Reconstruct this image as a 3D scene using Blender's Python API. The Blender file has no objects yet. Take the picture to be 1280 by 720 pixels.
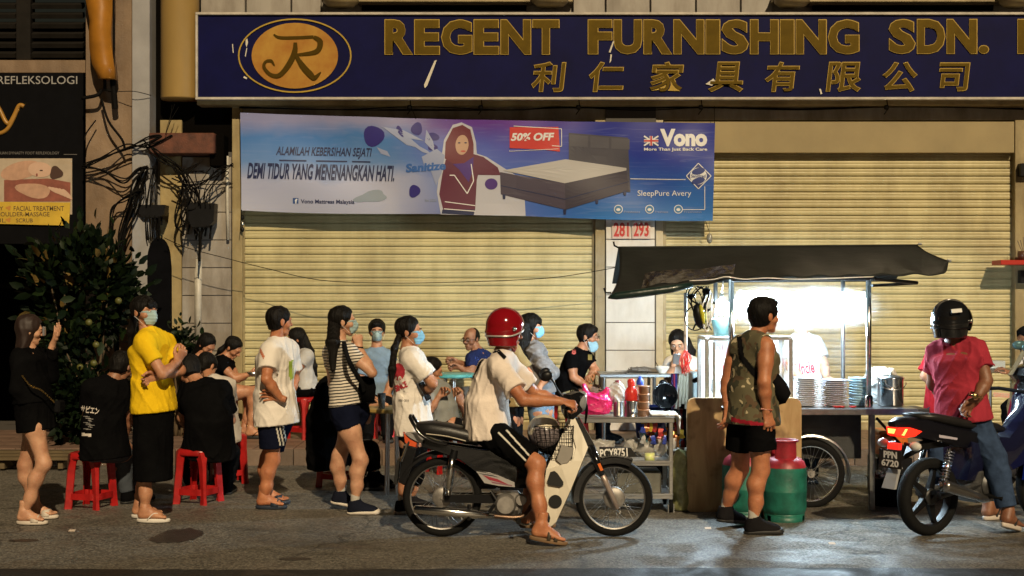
import bpy, bmesh, math, random
import numpy as np
from mathutils import Vector as V, Matrix
from mathutils.bvhtree import BVHTree

SC = bpy.context.scene
COL = SC.collection
R = math.radians
random.seed(7)

# ------------------------------------------------------------------ camera, sky, light, exposure
F = 1778.0          # focal length in photograph pixels (50 mm on a 36 mm wide sensor, 1280 px)
EYE = 1.7
HOR = 370.0
cam_d = bpy.data.cameras.new('camera')
cam = bpy.data.objects.new('camera', cam_d)
COL.objects.link(cam)
cam.location = (0, 0, EYE)
cam.rotation_euler = (R(90), 0, 0)
cam_d.lens = 50
cam_d.sensor_width = 36
cam_d.shift_y = (HOR - 360) / 1280
cam_d.clip_end = 500
SC.camera = cam

world = bpy.data.worlds.new('World')
SC.world = world
world.use_nodes = True
wn = world.node_tree
sky = wn.nodes.new('ShaderNodeTexSky')
sky.sky_type = 'NISHITA'
sky.sun_disc = False
SUN_EL, SUN_AZ = 34.0, 14.0      # the street lamp's direction: high, behind the camera and slightly to its right
sky.sun_elevation = R(1.0)
sky.sun_rotation = R(180 - SUN_AZ)
bg = wn.nodes['Background']
wn.links.new(sky.outputs['Color'], bg.inputs['Color'])
bg.inputs['Strength'].default_value = 0.010

sun_d = bpy.data.lights.new('street_light', 'SUN')
sun_d.energy = 3.5
sun_d.angle = R(0.8)
sun_d.color = (1.0, 0.79, 0.50)
sun = bpy.data.objects.new('street_light', sun_d)
COL.objects.link(sun)
sun.location = (3, -6, 8)
sd = V((-math.sin(R(SUN_AZ)) * math.cos(R(SUN_EL)), math.cos(R(SUN_AZ)) * math.cos(R(SUN_EL)), -math.sin(R(SUN_EL))))
sun.rotation_euler = sd.to_track_quat('-Z', 'Y').to_euler()

SC.view_settings.view_transform = 'Standard'
SC.view_settings.look = 'None'
SC.view_settings.exposure = 0.0
SC.view_settings.gamma = 1.0
SC.cycles.max_bounces = 8
SC.cycles.volume_bounces = 1

# ------------------------------------------------------------------ coordinates
def P(x, y, d):
    return V(((x - 640) * d / F, d, EYE - (y - HOR) * d / F))
def GD(y, h=0.0):
    return F * (EYE - h) / (y - HOR)
WALL = 16.3         # depth of the shop front
KERB = 14.25        # depth of the kerb face
WALK = 0.165        # height of the raised walk

# ------------------------------------------------------------------ materials
MATS = {}
def mat(name, col, rough=.7, metal=0, nz=0, nscale=8, bump=0, bscale=60, col2=None, emit=0, coat=0, alpha=1, trans=0, sss=0, stretch=None, ecol=None, spec=None):
    if name in MATS:
        return MATS[name]
    m = bpy.data.materials.new(name)
    m.use_nodes = True
    t = m.node_tree
    b = t.nodes['Principled BSDF']
    c = (*col, 1)
    b.inputs['Base Color'].default_value = c
    b.inputs['Roughness'].default_value = rough
    b.inputs['Metallic'].default_value = metal
    if coat: b.inputs['Coat Weight'].default_value = coat; b.inputs['Coat Roughness'].default_value = .08
    if alpha < 1: b.inputs['Alpha'].default_value = alpha
    if trans: b.inputs['Transmission Weight'].default_value = trans
    if spec is not None: b.inputs['Specular IOR Level'].default_value = spec
    if sss:
        b.inputs['Subsurface Weight'].default_value = sss
        b.inputs['Subsurface Radius'].default_value = (.012, .005, .003)
        b.inputs['Subsurface Scale'].default_value = 1
    if emit:
        b.inputs['Emission Color'].default_value = (*(ecol or col), 1)
        b.inputs['Emission Strength'].default_value = emit
    tc = t.nodes.new('ShaderNodeTexCoord')
    mp = t.nodes.new('ShaderNodeMapping')
    t.links.new(tc.outputs['Object'], mp.inputs['Vector'])
    if stretch: mp.inputs['Scale'].default_value = stretch
    if nz or col2:
        n = t.nodes.new('ShaderNodeTexNoise')
        n.inputs['Scale'].default_value = nscale
        n.inputs['Detail'].default_value = 6
        n.inputs['Roughness'].default_value = .6
        t.links.new(mp.outputs[0], n.inputs['Vector'])
        r = t.nodes.new('ShaderNodeValToRGB')
        r.color_ramp.elements[0].position = .32
        r.color_ramp.elements[1].position = .68
        lo = col2 or tuple(max(0, x * (1 - nz)) for x in col)
        r.color_ramp.elements[0].color = (*lo, 1)
        r.color_ramp.elements[1].color = (*[min(1, x * (1 + nz * .5)) for x in col], 1)
        t.links.new(n.outputs['Fac'], r.inputs['Fac'])
        t.links.new(r.outputs['Color'], b.inputs['Base Color'])
    if bump:
        n2 = t.nodes.new('ShaderNodeTexNoise')
        n2.inputs['Scale'].default_value = bscale
        n2.inputs['Detail'].default_value = 4
        t.links.new(mp.outputs[0], n2.inputs['Vector'])
        bp = t.nodes.new('ShaderNodeBump')
        bp.inputs['Strength'].default_value = min(1, bump)
        bp.inputs['Distance'].default_value = .012
        t.links.new(n2.outputs['Fac'], bp.inputs['Height'])
        t.links.new(bp.outputs['Normal'], b.inputs['Normal'])
    MATS[name] = m
    return m
def cloth(name, col, rough=.9, **k):
    return mat('cloth_' + name, col, rough, nz=k.pop('nz', .18), nscale=k.pop('nscale', 6), bump=.5, bscale=k.pop('bscale', 22), spec=.12 if col and max(col) > .04 else .02, **k)
def plastic(name, col, rough=.35, **k):
    return mat('plastic_' + name, col, rough, nz=.32, nscale=9, bump=.12, bscale=40, **k)
SKIN = lambda n='skin', c=(.48, .24, .135): mat(n, c, .5, nz=.3, nscale=11, bump=.2, bscale=80, sss=.14, col2=(c[0] * .74, c[1] * .62, c[2] * .58))
CHROME = mat('chrome', (.75, .74, .72), .16, 1, nz=.08)
STEEL = mat('stainless_steel', (.55, .55, .54), .32, 1, nz=.12, nscale=14, stretch=(1, 1, 8))
BLACKP = mat('black_plastic', (.007, .007, .008), .4, nz=.3, spec=.22)
BLACKM = mat('black_gloss_paint', (.008, .008, .009), .12, coat=.8)
RUBBER = mat('tyre_rubber', (.008, .008, .008), .8, nz=.3, bump=.3, spec=.15)
WHITEP = mat('white_plastic', (.75, .73, .69), .3, nz=.06, coat=.4)
CABLE = mat('cable_rubber', (.006, .0055, .005), .7, spec=.06)

# ------------------------------------------------------------------ object helpers
OFF = {}
def props(o, label=None, cat=None, group=None, kind=None):
    if label: o['label'] = label
    if cat: o['category'] = cat
    if group: o['group'] = group
    if kind: o['kind'] = kind
    return o
def thing(name, loc, label, cat, group=None):
    o = bpy.data.objects.new(name, None)
    COL.objects.link(o)
    o.location = loc
    o.empty_display_size = .1
    OFF[o.name] = V(loc)
    return props(o, label, cat, group)
def put(name, verts, faces, m, parent=None, smooth=False, tagp=None, mats=None, fm=None):
    """link one mesh object; verts are world coordinates, its origin sits at the base of the mesh"""
    vs = np.array(verts, dtype=float).reshape(-1, 3)
    po = OFF[parent.name] if parent else V((0, 0, 0))
    lo, hi = vs.min(0), vs.max(0)
    org = V(((lo[0] + hi[0]) / 2, (lo[1] + hi[1]) / 2, lo[2]))
    me = bpy.data.meshes.new(name)
    me.from_pydata((vs - np.array(org)).tolist(), [], [tuple(int(i) for i in f) for f in faces])
    if mats:
        for q in mats: me.materials.append(q)
        me.polygons.foreach_set('material_index', fm)
    else:
        me.materials.append(m)
    if smooth:
        me.polygons.foreach_set('use_smooth', [True] * len(me.polygons))
        if smooth == 'auto':
            try: me.set_sharp_from_angle(angle=R(42))
            except Exception: pass
    me.update()
    o = bpy.data.objects.new(name, me)
    COL.objects.link(o)
    o.location = org - po
    OFF[o.name] = org
    if parent: o.parent = parent
    if tagp: props(o, **tagp)
    return o
def frame(n):
    n = V(n).normalized()
    a = V((0, 0, 1)) if abs(n.z) < .9 else V((1, 0, 0))
    u = n.cross(a).normalized()
    return u, n.cross(u).normalized(), n
def spline(pts, k=6):
    pts = [V(p) for p in pts]
    if len(pts) < 3: return pts
    out = []
    for i in range(len(pts) - 1):
        p0 = pts[max(i - 1, 0)]; p1 = pts[i]; p2 = pts[i + 1]; p3 = pts[min(i + 2, len(pts) - 1)]
        for j in range(k):
            t = j / k
            out.append(.5 * ((2 * p1) + (p2 - p0) * t + (2 * p0 - 5 * p1 + 4 * p2 - p3) * t * t + (3 * p1 - p0 - 3 * p2 + p3) * t ** 3))
    out.append(pts[-1])
    return out
class MB:
    def __init__(s): s.v = []; s.f = []
    def add(s, vs, fs):
        n = len(s.v)
        s.v += [tuple(v) for v in vs]
        s.f += [tuple(i + n for i in f) for f in fs]
        return s
    def box(s, c, size, rot=None, bev=0):
        c = V(c); hx, hy, hz = [q / 2 for q in size]
        b = min(bev, hx * .9, hy * .9, hz * .9)
        vs = []
        if b <= 0:
            for x in (-hx, hx):
                for y in (-hy, hy):
                    for z in (-hz, hz): vs.append(V((x, y, z)))
            fs = [(0, 1, 3, 2), (4, 6, 7, 5), (0, 4, 5, 1), (2, 3, 7, 6), (0, 2, 6, 4), (1, 5, 7, 3)]
        else:
            for sx in (-1, 1):
                for sy in (-1, 1):
                    for sz in (-1, 1):
                        vs += [V((sx * hx, sy * (hy - b), sz * (hz - b))), V((sx * (hx - b), sy * hy, sz * (hz - b))), V((sx * (hx - b), sy * (hy - b), sz * hz))]
            I = lambda x, y, z, k: ((x * 2 + y) * 2 + z) * 3 + k
            fs = []
            for a in (0, 1):
                q = [I(a, 0, 0, 0), I(a, 1, 0, 0), I(a, 1, 1, 0), I(a, 0, 1, 0)]; fs.append(q if a else q[::-1])
                q = [I(0, a, 0, 1), I(1, a, 0, 1), I(1, a, 1, 1), I(0, a, 1, 1)]; fs.append(q[::-1] if a else q)
                q = [I(0, 0, a, 2), I(1, 0, a, 2), I(1, 1, a, 2), I(0, 1, a, 2)]; fs.append(q if a else q[::-1])
            for a in (0, 1):
                for c2 in (0, 1):
                    q = [I(a, c2, 0, 0), I(a, c2, 1, 0), I(a, c2, 1, 1), I(a, c2, 0, 1)]; fs.append(q)
                    q = [I(a, 0, c2, 0), I(a, 1, c2, 0), I(a, 1, c2, 2), I(a, 0, c2, 2)]; fs.append(q)
                    q = [I(0, a, c2, 1), I(1, a, c2, 1), I(1, a, c2, 2), I(0, a, c2, 2)]; fs.append(q)
            for a in (0, 1):
                for c2 in (0, 1):
                    for e in (0, 1): fs.append([I(a, c2, e, 0), I(a, c2, e, 1), I(a, c2, e, 2)])
        if rot is not None: vs = [rot @ v for v in vs]
        return s.add([v + c for v in vs], fs)
    def tube(s, pts, r, n=8, closed=False, flat=None):
        pts = [V(p) for p in pts]
        m = len(pts)
        rs = r if isinstance(r, (list, tuple)) else [r] * m
        if len(rs) != m: rs = [rs[0] + (rs[-1] - rs[0]) * i / (m - 1) for i in range(m)]
        vs = []; fs = []
        u = None
        for i, p in enumerate(pts):
            a = pts[(i - 1) % m] if (closed or i) else p
            b = pts[(i + 1) % m] if (closed or i < m - 1) else p
            t = (b - a)
            t = t.normalized() if t.length > 1e-9 else V((0, 0, 1))
            if u is None: u = frame(t)[0]
            else:
                u = u - t * u.dot(t)
                u = u.normalized() if u.length > 1e-6 else frame(t)[0]
            w = t.cross(u)
            for j in range(n):
                q = 2 * math.pi * j / n
                vs.append(p + (u * math.cos(q) + w * math.sin(q) * (flat or 1)) * rs[i])
        mm = m if closed else m - 1
        for i in range(mm):
            for j in range(n):
                i2 = (i + 1) % m
                fs.append((i * n + j, i * n + (j + 1) % n, i2 * n + (j + 1) % n, i2 * n + j))
        if not closed:
            fs.append(tuple(range(n))[::-1]); fs.append(tuple((m - 1) * n + j for j in range(n)))
        return s.add(vs, fs)
    def lathe(s, c, axis, prof, n=24, a0=0, a1=2 * math.pi):
        """prof: list of (radius, height along axis)"""
        c = V(c); u, w, k = frame(axis)
        full = abs(a1 - a0 - 2 * math.pi) < 1e-6
        nn = n if full else n + 1
        vs = []; fs = []
        for (r, h) in prof:
            for j in range(nn):
                q = a0 + (a1 - a0) * j / n
                vs.append(c + k * h + (u * math.cos(q) + w * math.sin(q)) * max(r, 1e-5))
        for i in range(len(prof) - 1):
            for j in range(n if full else n):
                j2 = (j + 1) % nn
                fs.append((i * nn + j, i * nn + j2, (i + 1) * nn + j2, (i + 1) * nn + j))
        return s.add(vs, fs)
    def prism(s, outline, ext):
        """outline: list of points in one plane, extruded by vector ext"""
        n = len(outline); e = V(ext)
        vs = [V(p) for p in outline] + [V(p) + e for p in outline]
        fs = [tuple(range(n)), tuple(range(n, 2 * n))[::-1]]
        fs += [(i, i + n, (i + 1) % n + n, (i + 1) % n) for i in range(n)]
        return s.add(vs, fs)
    def loft(s, secs, cap=True):
        """secs: list of rings (equal length lists of points)"""
        n = len(secs[0]); vs = [p for r in secs for p in r]; fs = []
        for i in range(len(secs) - 1):
            for j in range(n): fs.append((i * n + j, i * n + (j + 1) % n, (i + 1) * n + (j + 1) % n, (i + 1) * n + j))
        if cap: fs.append(tuple(range(n))[::-1]); fs.append(tuple((len(secs) - 1) * n + j for j in range(n)))
        return s.add(vs, fs)
    def ball(s, c, r, n=12):
        c = V(c); r = V(r) if not isinstance(r, (int, float)) else V((r, r, r))
        vs = []; fs = []
        m = n // 2
        for i in range(m + 1):
            a = math.pi * i / m
            for j in range(n):
                q = 2 * math.pi * j / n
                vs.append(c + V((r.x * math.sin(a) * math.cos(q), r.y * math.sin(a) * math.sin(q), r.z * math.cos(a))))
        for i in range(m):
            for j in range(n): fs.append((i * n + j, i * n + (j + 1) % n, (i + 1) * n + (j + 1) % n, (i + 1) * n + j))
        return s.add(vs, fs)
    def xf(s, M):
        s.v = [tuple(M @ V(v)) for v in s.v]; return s
    def put(s, name, m, parent=None, smooth='auto', **t):
        o = put(name, s.v, s.f, m, parent, smooth, t or None)
        bm = bmesh.new(); bm.from_mesh(o.data); bmesh.ops.recalc_face_normals(bm, faces=bm.faces); bm.to_mesh(o.data); bm.free()
        return o
def T(label, cat, group=None):
    d = dict(label=label, cat=cat)
    if group: d['group'] = group
    return d
def plate(pts, d, th, bevel=0):
    """a solid traced in the vertical plane at depth d, thickness th going away from the viewer"""
    m = MB(); return m.prism([P(x, y, d) for x, y in pts], (0, th, 0))
def text(body, box, d, m, parent, off=0.0, ext=.0015, name='lettering', shear=0, rotz=0, space=1, fit=True, plane=None):
    """flat lettering fitted to a pixel box on the vertical plane at depth d (or on plane: matrix from unit box)"""
    c = bpy.data.curves.new('t', 'FONT')
    c.body = body; c.offset = off; c.shear = shear; c.space_character = space; c.resolution_u = 3
    o = bpy.data.objects.new('t', c); COL.objects.link(o)
    bpy.context.view_layer.update()
    me = bpy.data.meshes.new_from_object(o.evaluated_get(bpy.context.evaluated_depsgraph_get()))
    bpy.data.objects.remove(o)
    v = np.array([q.co[:] for q in me.vertices]); f = [tuple(p.vertices) for p in me.polygons]
    bpy.data.meshes.remove(me)
    lo, hi = v.min(0), v.max(0)
    x0, y0, x1, y1 = box
    u = (v[:, 0] - lo[0]) / (hi[0] - lo[0]); w = (v[:, 1] - lo[1]) / max(hi[1] - lo[1], 1e-6)
    if plane is None:
        A, B = P(x0, y1, d), P(x1, y0, d)
        cx, cz = (A.x + B.x) / 2, (A.z + B.z) / 2
        X = A.x + (B.x - A.x) * u; Z = A.z + (B.z - A.z) * w
        cr, sr = math.cos(R(rotz)), math.sin(R(rotz))
        X, Z = cx + (X - cx) * cr - (Z - cz) * sr, cz + (X - cx) * sr + (Z - cz) * cr
        vs = [(X[i], d, Z[i]) for i in range(len(v))]; nv = V((0, -ext, 0))
    else:
        o0, ex, ey = plane
        vs = [tuple(o0 + ex * float(u[i]) + ey * float(w[i])) for i in range(len(v))]
        nv = ex.cross(ey).normalized() * ext
    n = len(vs)
    # a slab: front face + rim from boundary edges
    fr = [tuple(V(q) + nv) for q in vs]
    cnt = {}
    for p in f:
        for i in range(len(p)):
            e = (p[i], p[(i + 1) % len(p)]); k = (min(e), max(e)); cnt.setdefault(k, []).append(e)
    fs = [tuple(i + n for i in p) for p in f] + [(e[0][0], e[0][1], e[0][1] + n, e[0][0] + n) for e in cnt.values() if len(e) == 1]
    return put(name, vs + fr, fs, m, parent)
# ------------------------------------------------------------------ bodies grown from smooth distance fields
class Fld:
    def __init__(s, lo, hi, h):
        s.lo = np.array(lo, dtype=np.float32); s.h = h
        s.n = np.ceil((np.array(hi) - s.lo) / h).astype(int) + 1
        s.v = np.full(s.n, .2, dtype=np.float32)
        s.ax = [s.lo[i] + h * np.arange(s.n[i], dtype=np.float32) for i in range(3)]
    def blk(s, lo, hi):
        a = np.clip(((np.array(lo) - s.lo) / s.h).astype(int), 0, s.n); b = np.clip(((np.array(hi) - s.lo) / s.h).astype(int) + 2, 0, s.n)
        if (b <= a).any(): return None
        sl = tuple(slice(a[i], b[i]) for i in range(3))
        return sl, s.ax[0][sl[0]][:, None, None], s.ax[1][sl[1]][None, :, None], s.ax[2][sl[2]][None, None, :]
    def comb(s, sl, d, k, sub):
        v = s.v[sl]
        if sub:
            d = -d; h = np.maximum(k - np.abs(v - d), 0) / k; s.v[sl] = np.maximum(v, d) + h * h * k * .25
        else:
            h = np.maximum(k - np.abs(v - d), 0) / k; s.v[sl] = np.minimum(v, d) - h * h * k * .25
    def cone(s, a, b, ra, rb, k=.03, sub=False, cuts=()):
        a = np.array(a, dtype=float); b = np.array(b, dtype=float); m = max(ra, rb) + k + .03
        q = s.blk(np.minimum(a, b) - m, np.maximum(a, b) + m)
        if q is None: return s
        sl, X, Y, Z = q; n = b - a; L2 = max(float(n @ n), 1e-9)
        t = np.clip(((X - a[0]) * n[0] + (Y - a[1]) * n[1] + (Z - a[2]) * n[2]) / L2, 0, 1)
        d = np.sqrt((X - a[0] - t * n[0]) ** 2 + (Y - a[1] - t * n[1]) ** 2 + (Z - a[2] - t * n[2]) ** 2) - (ra + (rb - ra) * t)
        for p, nn in cuts: d = np.maximum(d, (X - p[0]) * nn[0] + (Y - p[1]) * nn[1] + (Z - p[2]) * nn[2])
        s.comb(sl, d.astype(np.float32), k, sub); return s
    def chain(s, pts, rs, k=.03, **w):
        for i in range(len(pts) - 1): s.cone(pts[i], pts[i + 1], rs[i], rs[i + 1], k, **w)
        return s
    def econe(s, a, b, lat, wa, da, wb, db, rr=.03, k=.03, sub=False):
        a = np.array(a, dtype=float); b = np.array(b, dtype=float); n = b - a; L = max(np.linalg.norm(n), 1e-6); n = n / L
        u = np.array(lat, dtype=float); u = u - n * (u @ n); u /= max(np.linalg.norm(u), 1e-9); w = np.cross(n, u)
        m = max(wa, da, wb, db) + k + .03
        q = s.blk(np.minimum(a, b) - m, np.maximum(a, b) + m)
        if q is None: return s
        sl, X, Y, Z = q; X = X - a[0]; Y = Y - a[1]; Z = Z - a[2]
        x = X * u[0] + Y * u[1] + Z * u[2]; y = X * w[0] + Y * w[1] + Z * w[2]; t = (X * n[0] + Y * n[1] + Z * n[2])
        tc = np.clip(t / L, 0, 1); W = wa + (wb - wa) * tc; D = da + (db - da) * tc
        dr = (np.sqrt((x / W) ** 2 + (y / D) ** 2) - 1) * np.minimum(W, D)
        e = np.maximum(np.maximum(-t, t - L), 0)
        d = np.where(e > 0, np.sqrt(np.maximum(dr + rr, 0) ** 2 + e * e) - rr, dr)
        s.comb(sl, d.astype(np.float32), k, sub); return s
    def ell(s, c, r, M=None, k=.02, sub=False):
        """ellipsoid; M: 3 axis vectors"""
        c = np.array(c, dtype=float); m = max(r) + k + .02
        q = s.blk(c - m, c + m)
        if q is None: return s
        sl, X, Y, Z = q; X = X - c[0]; Y = Y - c[1]; Z = Z - c[2]
        if M is None: x, y, z = X, Y, Z
        else: x, y, z = [X * float(v[0]) + Y * float(v[1]) + Z * float(v[2]) for v in M]
        k0 = np.sqrt((x / r[0]) ** 2 + (y / r[1]) ** 2 + (z / r[2]) ** 2); k1 = np.sqrt((x / r[0] ** 2) ** 2 + (y / r[1] ** 2) ** 2 + (z / r[2] ** 2) ** 2)
        d = k0 * (k0 - 1) / np.maximum(k1, 1e-4)
        s.comb(sl, d.astype(np.float32), k, sub); return s
    def cut(s, p, n, k=.008):
        X, Y, Z = s.ax[0][:, None, None], s.ax[1][None, :, None], s.ax[2][None, None, :]
        d = (X - p[0]) * n[0] + (Y - p[1]) * n[1] + (Z - p[2]) * n[2]
        h = np.maximum(k - np.abs(s.v - d), 0) / k
        s.v = (np.maximum(s.v, d) + h * h * k * .25).astype(np.float32); return s
    def folds(s, amp, seed, fr=(12, 12, 5), pts=()):
        """cloth folds: warped ridges, running down and across"""
        r = np.random.RandomState(seed)
        X, Y, Z = s.ax[0][:, None, None], s.ax[1][None, :, None], s.ax[2][None, None, :]
        wx = np.sin(5.3 * Z + r.rand() * 6) + .6 * np.sin(9 * Z + 7 * Y + r.rand() * 6); wy = np.sin(6.1 * Z + 4 * X + r.rand() * 6)
        a = np.zeros((1, 1, 1))
        for i in range(4):
            kx, ky, kz = r.uniform(-1, 1) * fr[0] * 3, r.uniform(-1, 1) * fr[1] * 3, r.uniform(-1, 1) * fr[2] * 3
            q = np.sin(kx * X + ky * Y + kz * Z + 1.7 * wx + 1.2 * wy + r.rand() * 6)
            a = a + 1.15 * (1 - np.abs(q)) ** 3 - .3
        g = .5 + .5 * np.sin(7 * X + 5 * Z + r.rand() * 6) * np.sin(6 * Y - 8 * Z + r.rand() * 6)
        s.v = (s.v - amp * a * g).astype(np.float32); return s
    def mesh(s):
        v = s.v; v[0] = v[-1] = .1; v[:, 0] = v[:, -1] = .1; v[:, :, 0] = v[:, :, -1] = .1
        ins = v < 0
        nx, ny, nz = [q - 1 for q in v.shape]
        cnt = np.zeros((nx, ny, nz), dtype=np.int8)
        for i in (0, 1):
            for j in (0, 1):
                for k in (0, 1): cnt += ins[i:nx + i, j:ny + j, k:nz + k]
        act = (cnt > 0) & (cnt < 8)
        idx = np.argwhere(act)
        if not len(idx): return np.zeros((0, 3)), np.zeros((0, 4), int)
        im = np.full(act.shape, -1, dtype=np.int64); im[act] = np.arange(len(idx))
        acc = np.zeros((len(idx), 3)); num = np.zeros(len(idx))
        C = [(i, j, k) for i in (0, 1) for j in (0, 1) for k in (0, 1)]
        cv = {c: v[idx[:, 0] + c[0], idx[:, 1] + c[1], idx[:, 2] + c[2]] for c in C}
        for a in range(3):
            for c in C:
                if c[a]: continue
                b = list(c); b[a] = 1; b = tuple(b)
                va, vb = cv[c], cv[b]; m = (va < 0) != (vb < 0)
                t = np.where(m, va / np.where(m, va - vb, 1), 0)
                p = np.array(c, dtype=float)[None, :].repeat(len(idx), 0); p[:, a] += t
                acc[m] += p[m]; num[m] += 1
        verts = s.lo + s.h * (idx + acc / num[:, None])
        faces = []
        for a in range(3):
            b, c = (a + 1) % 3, (a + 2) % 3
            sl0 = [slice(1, -1)] * 3; sl1 = [slice(1, -1)] * 3
            sl0[a] = slice(0, -1); sl1[a] = slice(1, None)
            A, B = ins[tuple(sl0)], ins[tuple(sl1)]
            e = np.argwhere(A != B)
            if not len(e): continue
            o = e + 1; o[:, a] -= 1
            fl = A[e[:, 0], e[:, 1], e[:, 2]]
            q = []
            for (db, dc) in ((-1, -1), (0, -1), (0, 0), (-1, 0)):
                w = o.copy(); w[:, b] += db; w[:, c] += dc
                q.append(im[w[:, 0], w[:, 1], w[:, 2]])
            q = np.stack(q, 1)
            q[~fl] = q[~fl][:, ::-1]
            faces.append(q)
        return verts, np.concatenate(faces)
def nput(name, vf, m, parent, **t):
    """fast mesh object from numpy verts/quads (world coordinates)"""
    vs, fs = vf
    po = np.array(OFF[parent.name]) if parent else np.zeros(3)
    if len(vs) == 0: return None
    lo, hi = vs.min(0), vs.max(0); org = np.array([(lo[0] + hi[0]) / 2, (lo[1] + hi[1]) / 2, lo[2]])
    me = bpy.data.meshes.new(name)
    me.vertices.add(len(vs)); me.vertices.foreach_set('co', (vs - org).astype(np.float32).ravel())
    me.loops.add(len(fs) * 4); me.loops.foreach_set('vertex_index', fs.astype(np.int32).ravel())
    me.polygons.add(len(fs)); me.polygons.foreach_set('loop_start', np.arange(0, len(fs) * 4, 4, dtype=np.int32))
    me.polygons.foreach_set('use_smooth', np.ones(len(fs), dtype=bool))
    me.update(calc_edges=True); me.validate()
    me.materials.append(m)
    o = bpy.data.objects.new(name, me); COL.objects.link(o)
    o.location = V(org - po); OFF[o.name] = V(org)
    if parent: o.parent = parent
    if t: props(o, **t)
    return o
def join(*vfs):
    vs = []; fs = []; n = 0
    for v, f in vfs:
        if len(v): vs.append(v); fs.append(f + n); n += len(v)
    return np.concatenate(vs), np.concatenate(fs)
def xform(vf, M):
    v, f = vf
    if len(v) == 0: return vf
    A = np.array([[M[i][j] for j in range(3)] for i in range(3)]); t = np.array([M[i][3] for i in range(3)])
    return v @ A.T + t, f
def basis(x, y, z, o):
    return Matrix(((x[0], y[0], z[0], o[0]), (x[1], y[1], z[1], o[1]), (x[2], y[2], z[2], o[2]), (0, 0, 0, 1)))
lerp = lambda a, b, t: a + (b - a) * t

def head_mesh(h, male):
    f = Fld((-.11, -.13, -.17), (.11, .15, .15), h)
    f.ell((0, -.012, .03), (.073, .094, .088), k=.01)
    f.econe((0, .026, .01), (0, .038, -.075), (1, 0, 0), .064, .062, .044 if male else .04, .042, .02, .03)
    f.ell((0, .062, -.098), (.022, .02, .016), k=.03)
    f.cone((0, .088, .012), (0, .108, -.022), .007, .012, .014)
    f.cone((-.012, .093, -.027), (.012, .093, -.027), .008, .008, .01)
    f.cone((-.018, .083, -.056), (.018, .083, -.056), .008, .008, .01)
    f.cone((-.016, .081, -.067), (.016, .081, -.067), .007, .007, .008)
    for sx in (-1, 1):
        f.ell((sx * .03, .098, .01), (.017, .014, .011), k=.014, sub=True)
        f.cone((sx * .015, .089, .024), (sx * .045, .08, .026), .008, .007, .014)
        f.ell((sx * .03, .08, .008), (.013, .012, .012), k=.004)
        f.ell((sx * .077, -.008, -.005), (.009, .018, .032), k=.008)
        f.ell((sx * .047, .052, -.025), (.02, .025, .02), k=.025)
    return f.mesh()
def hand_mesh(h, curl, spread=.12, s=1.0):
    f = Fld((-.05, -.09, -.11), (.21, .12, .05), h)
    f.econe((-.015, 0, 0), (.088, .002, 0), (0, 1, 0), .027, .019, .041, .013, .012, .015)
    f.cone((-.04, 0, 0), (.0, 0, 0), .025, .024, .012)
    base = [(.086, .031), (.092, .010), (.089, -.011), (.08, -.031)]
    ln = [(.042, .026, .02), (.046, .03, .022), (.043, .028, .021), (.034, .02, .018)]
    for i, ((bx, by), L) in enumerate(zip(base, ln)):
        p = np.array([bx - .01, by, 0.]); a = 0; c = curl[i] if isinstance(curl, (list, tuple)) else curl
        sp = (1.5 - i) * spread
        for j in range(3):
            a += c * (1.1, 1.45, 1.0)[j] + .08
            q = p + L[j] * np.array([math.cos(a) * math.cos(sp), math.cos(a) * math.sin(sp), -math.sin(a)])
            f.cone(p, q, .0092 - .0008 * j, .0084 - .0008 * j, .006); p = q
    c = curl[4] if isinstance(curl, (list, tuple)) and len(curl) > 4 else (curl if not isinstance(curl, (list, tuple)) else .4)
    p0 = np.array([.012, .022, -.006]); p1 = p0 + np.array([.036, .03 - .012 * c, -.008 - .018 * c]); p2 = p1 + np.array([.03, .014 - .022 * c, -.01 - .012 * c]); p3 = p2 + np.array([.022, .004 - .018 * c, -.006])
    f.chain([p0, p1, p2, p3], [.015, .0115, .01, .0085], .012)
    return f.mesh()
def foot_mesh(h, bare):
    f = Fld((-.09, -.07, -.02), (.22, .07, .17), h)
    f.cone((0, 0, .15), (0, 0, .075), .036, .034, .02)
    f.cone((-.018, 0, .036), (0, 0, .08), .034, .034, .02)
    f.econe((-.02, 0, .03), (.12, 0, .022), (0, 1, 0), .034, .03, .046, .02, .02, .03)
    f.cone((.005, 0, .075), (.1, .004, .034), .034, .02, .03)
    for i, y in enumerate((.03, .012, -.004, -.019, -.033)):
        L = (.062, .06, .053, .045, .035)[i]; r = (.013, .0095, .009, .0085, .008)[i]
        f.cone((.115, y, .019), (.115 + L * .7, y * 1.15, .012 + r * .3), r * 1.1, r, .005 if bare else .012)
    f.cut((0, 0, .004), (0, 0, -1))
    return f.mesh()
_cache = {}
def cached(k, fn):
    if k not in _cache: _cache[k] = fn()
    return _cache[k]

def parse(J, d):
    out = {}
    for t in J.split(';'):
        w = t.split()
        if len(w) < 3: continue
        out[w[0]] = (float(w[1]), float(w[2]), float(w[3]) if len(w) > 3 else 0.0)
    return {k: np.array(P(x, y, d + dd)) for k, (x, y, dd) in out.items()}

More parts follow.
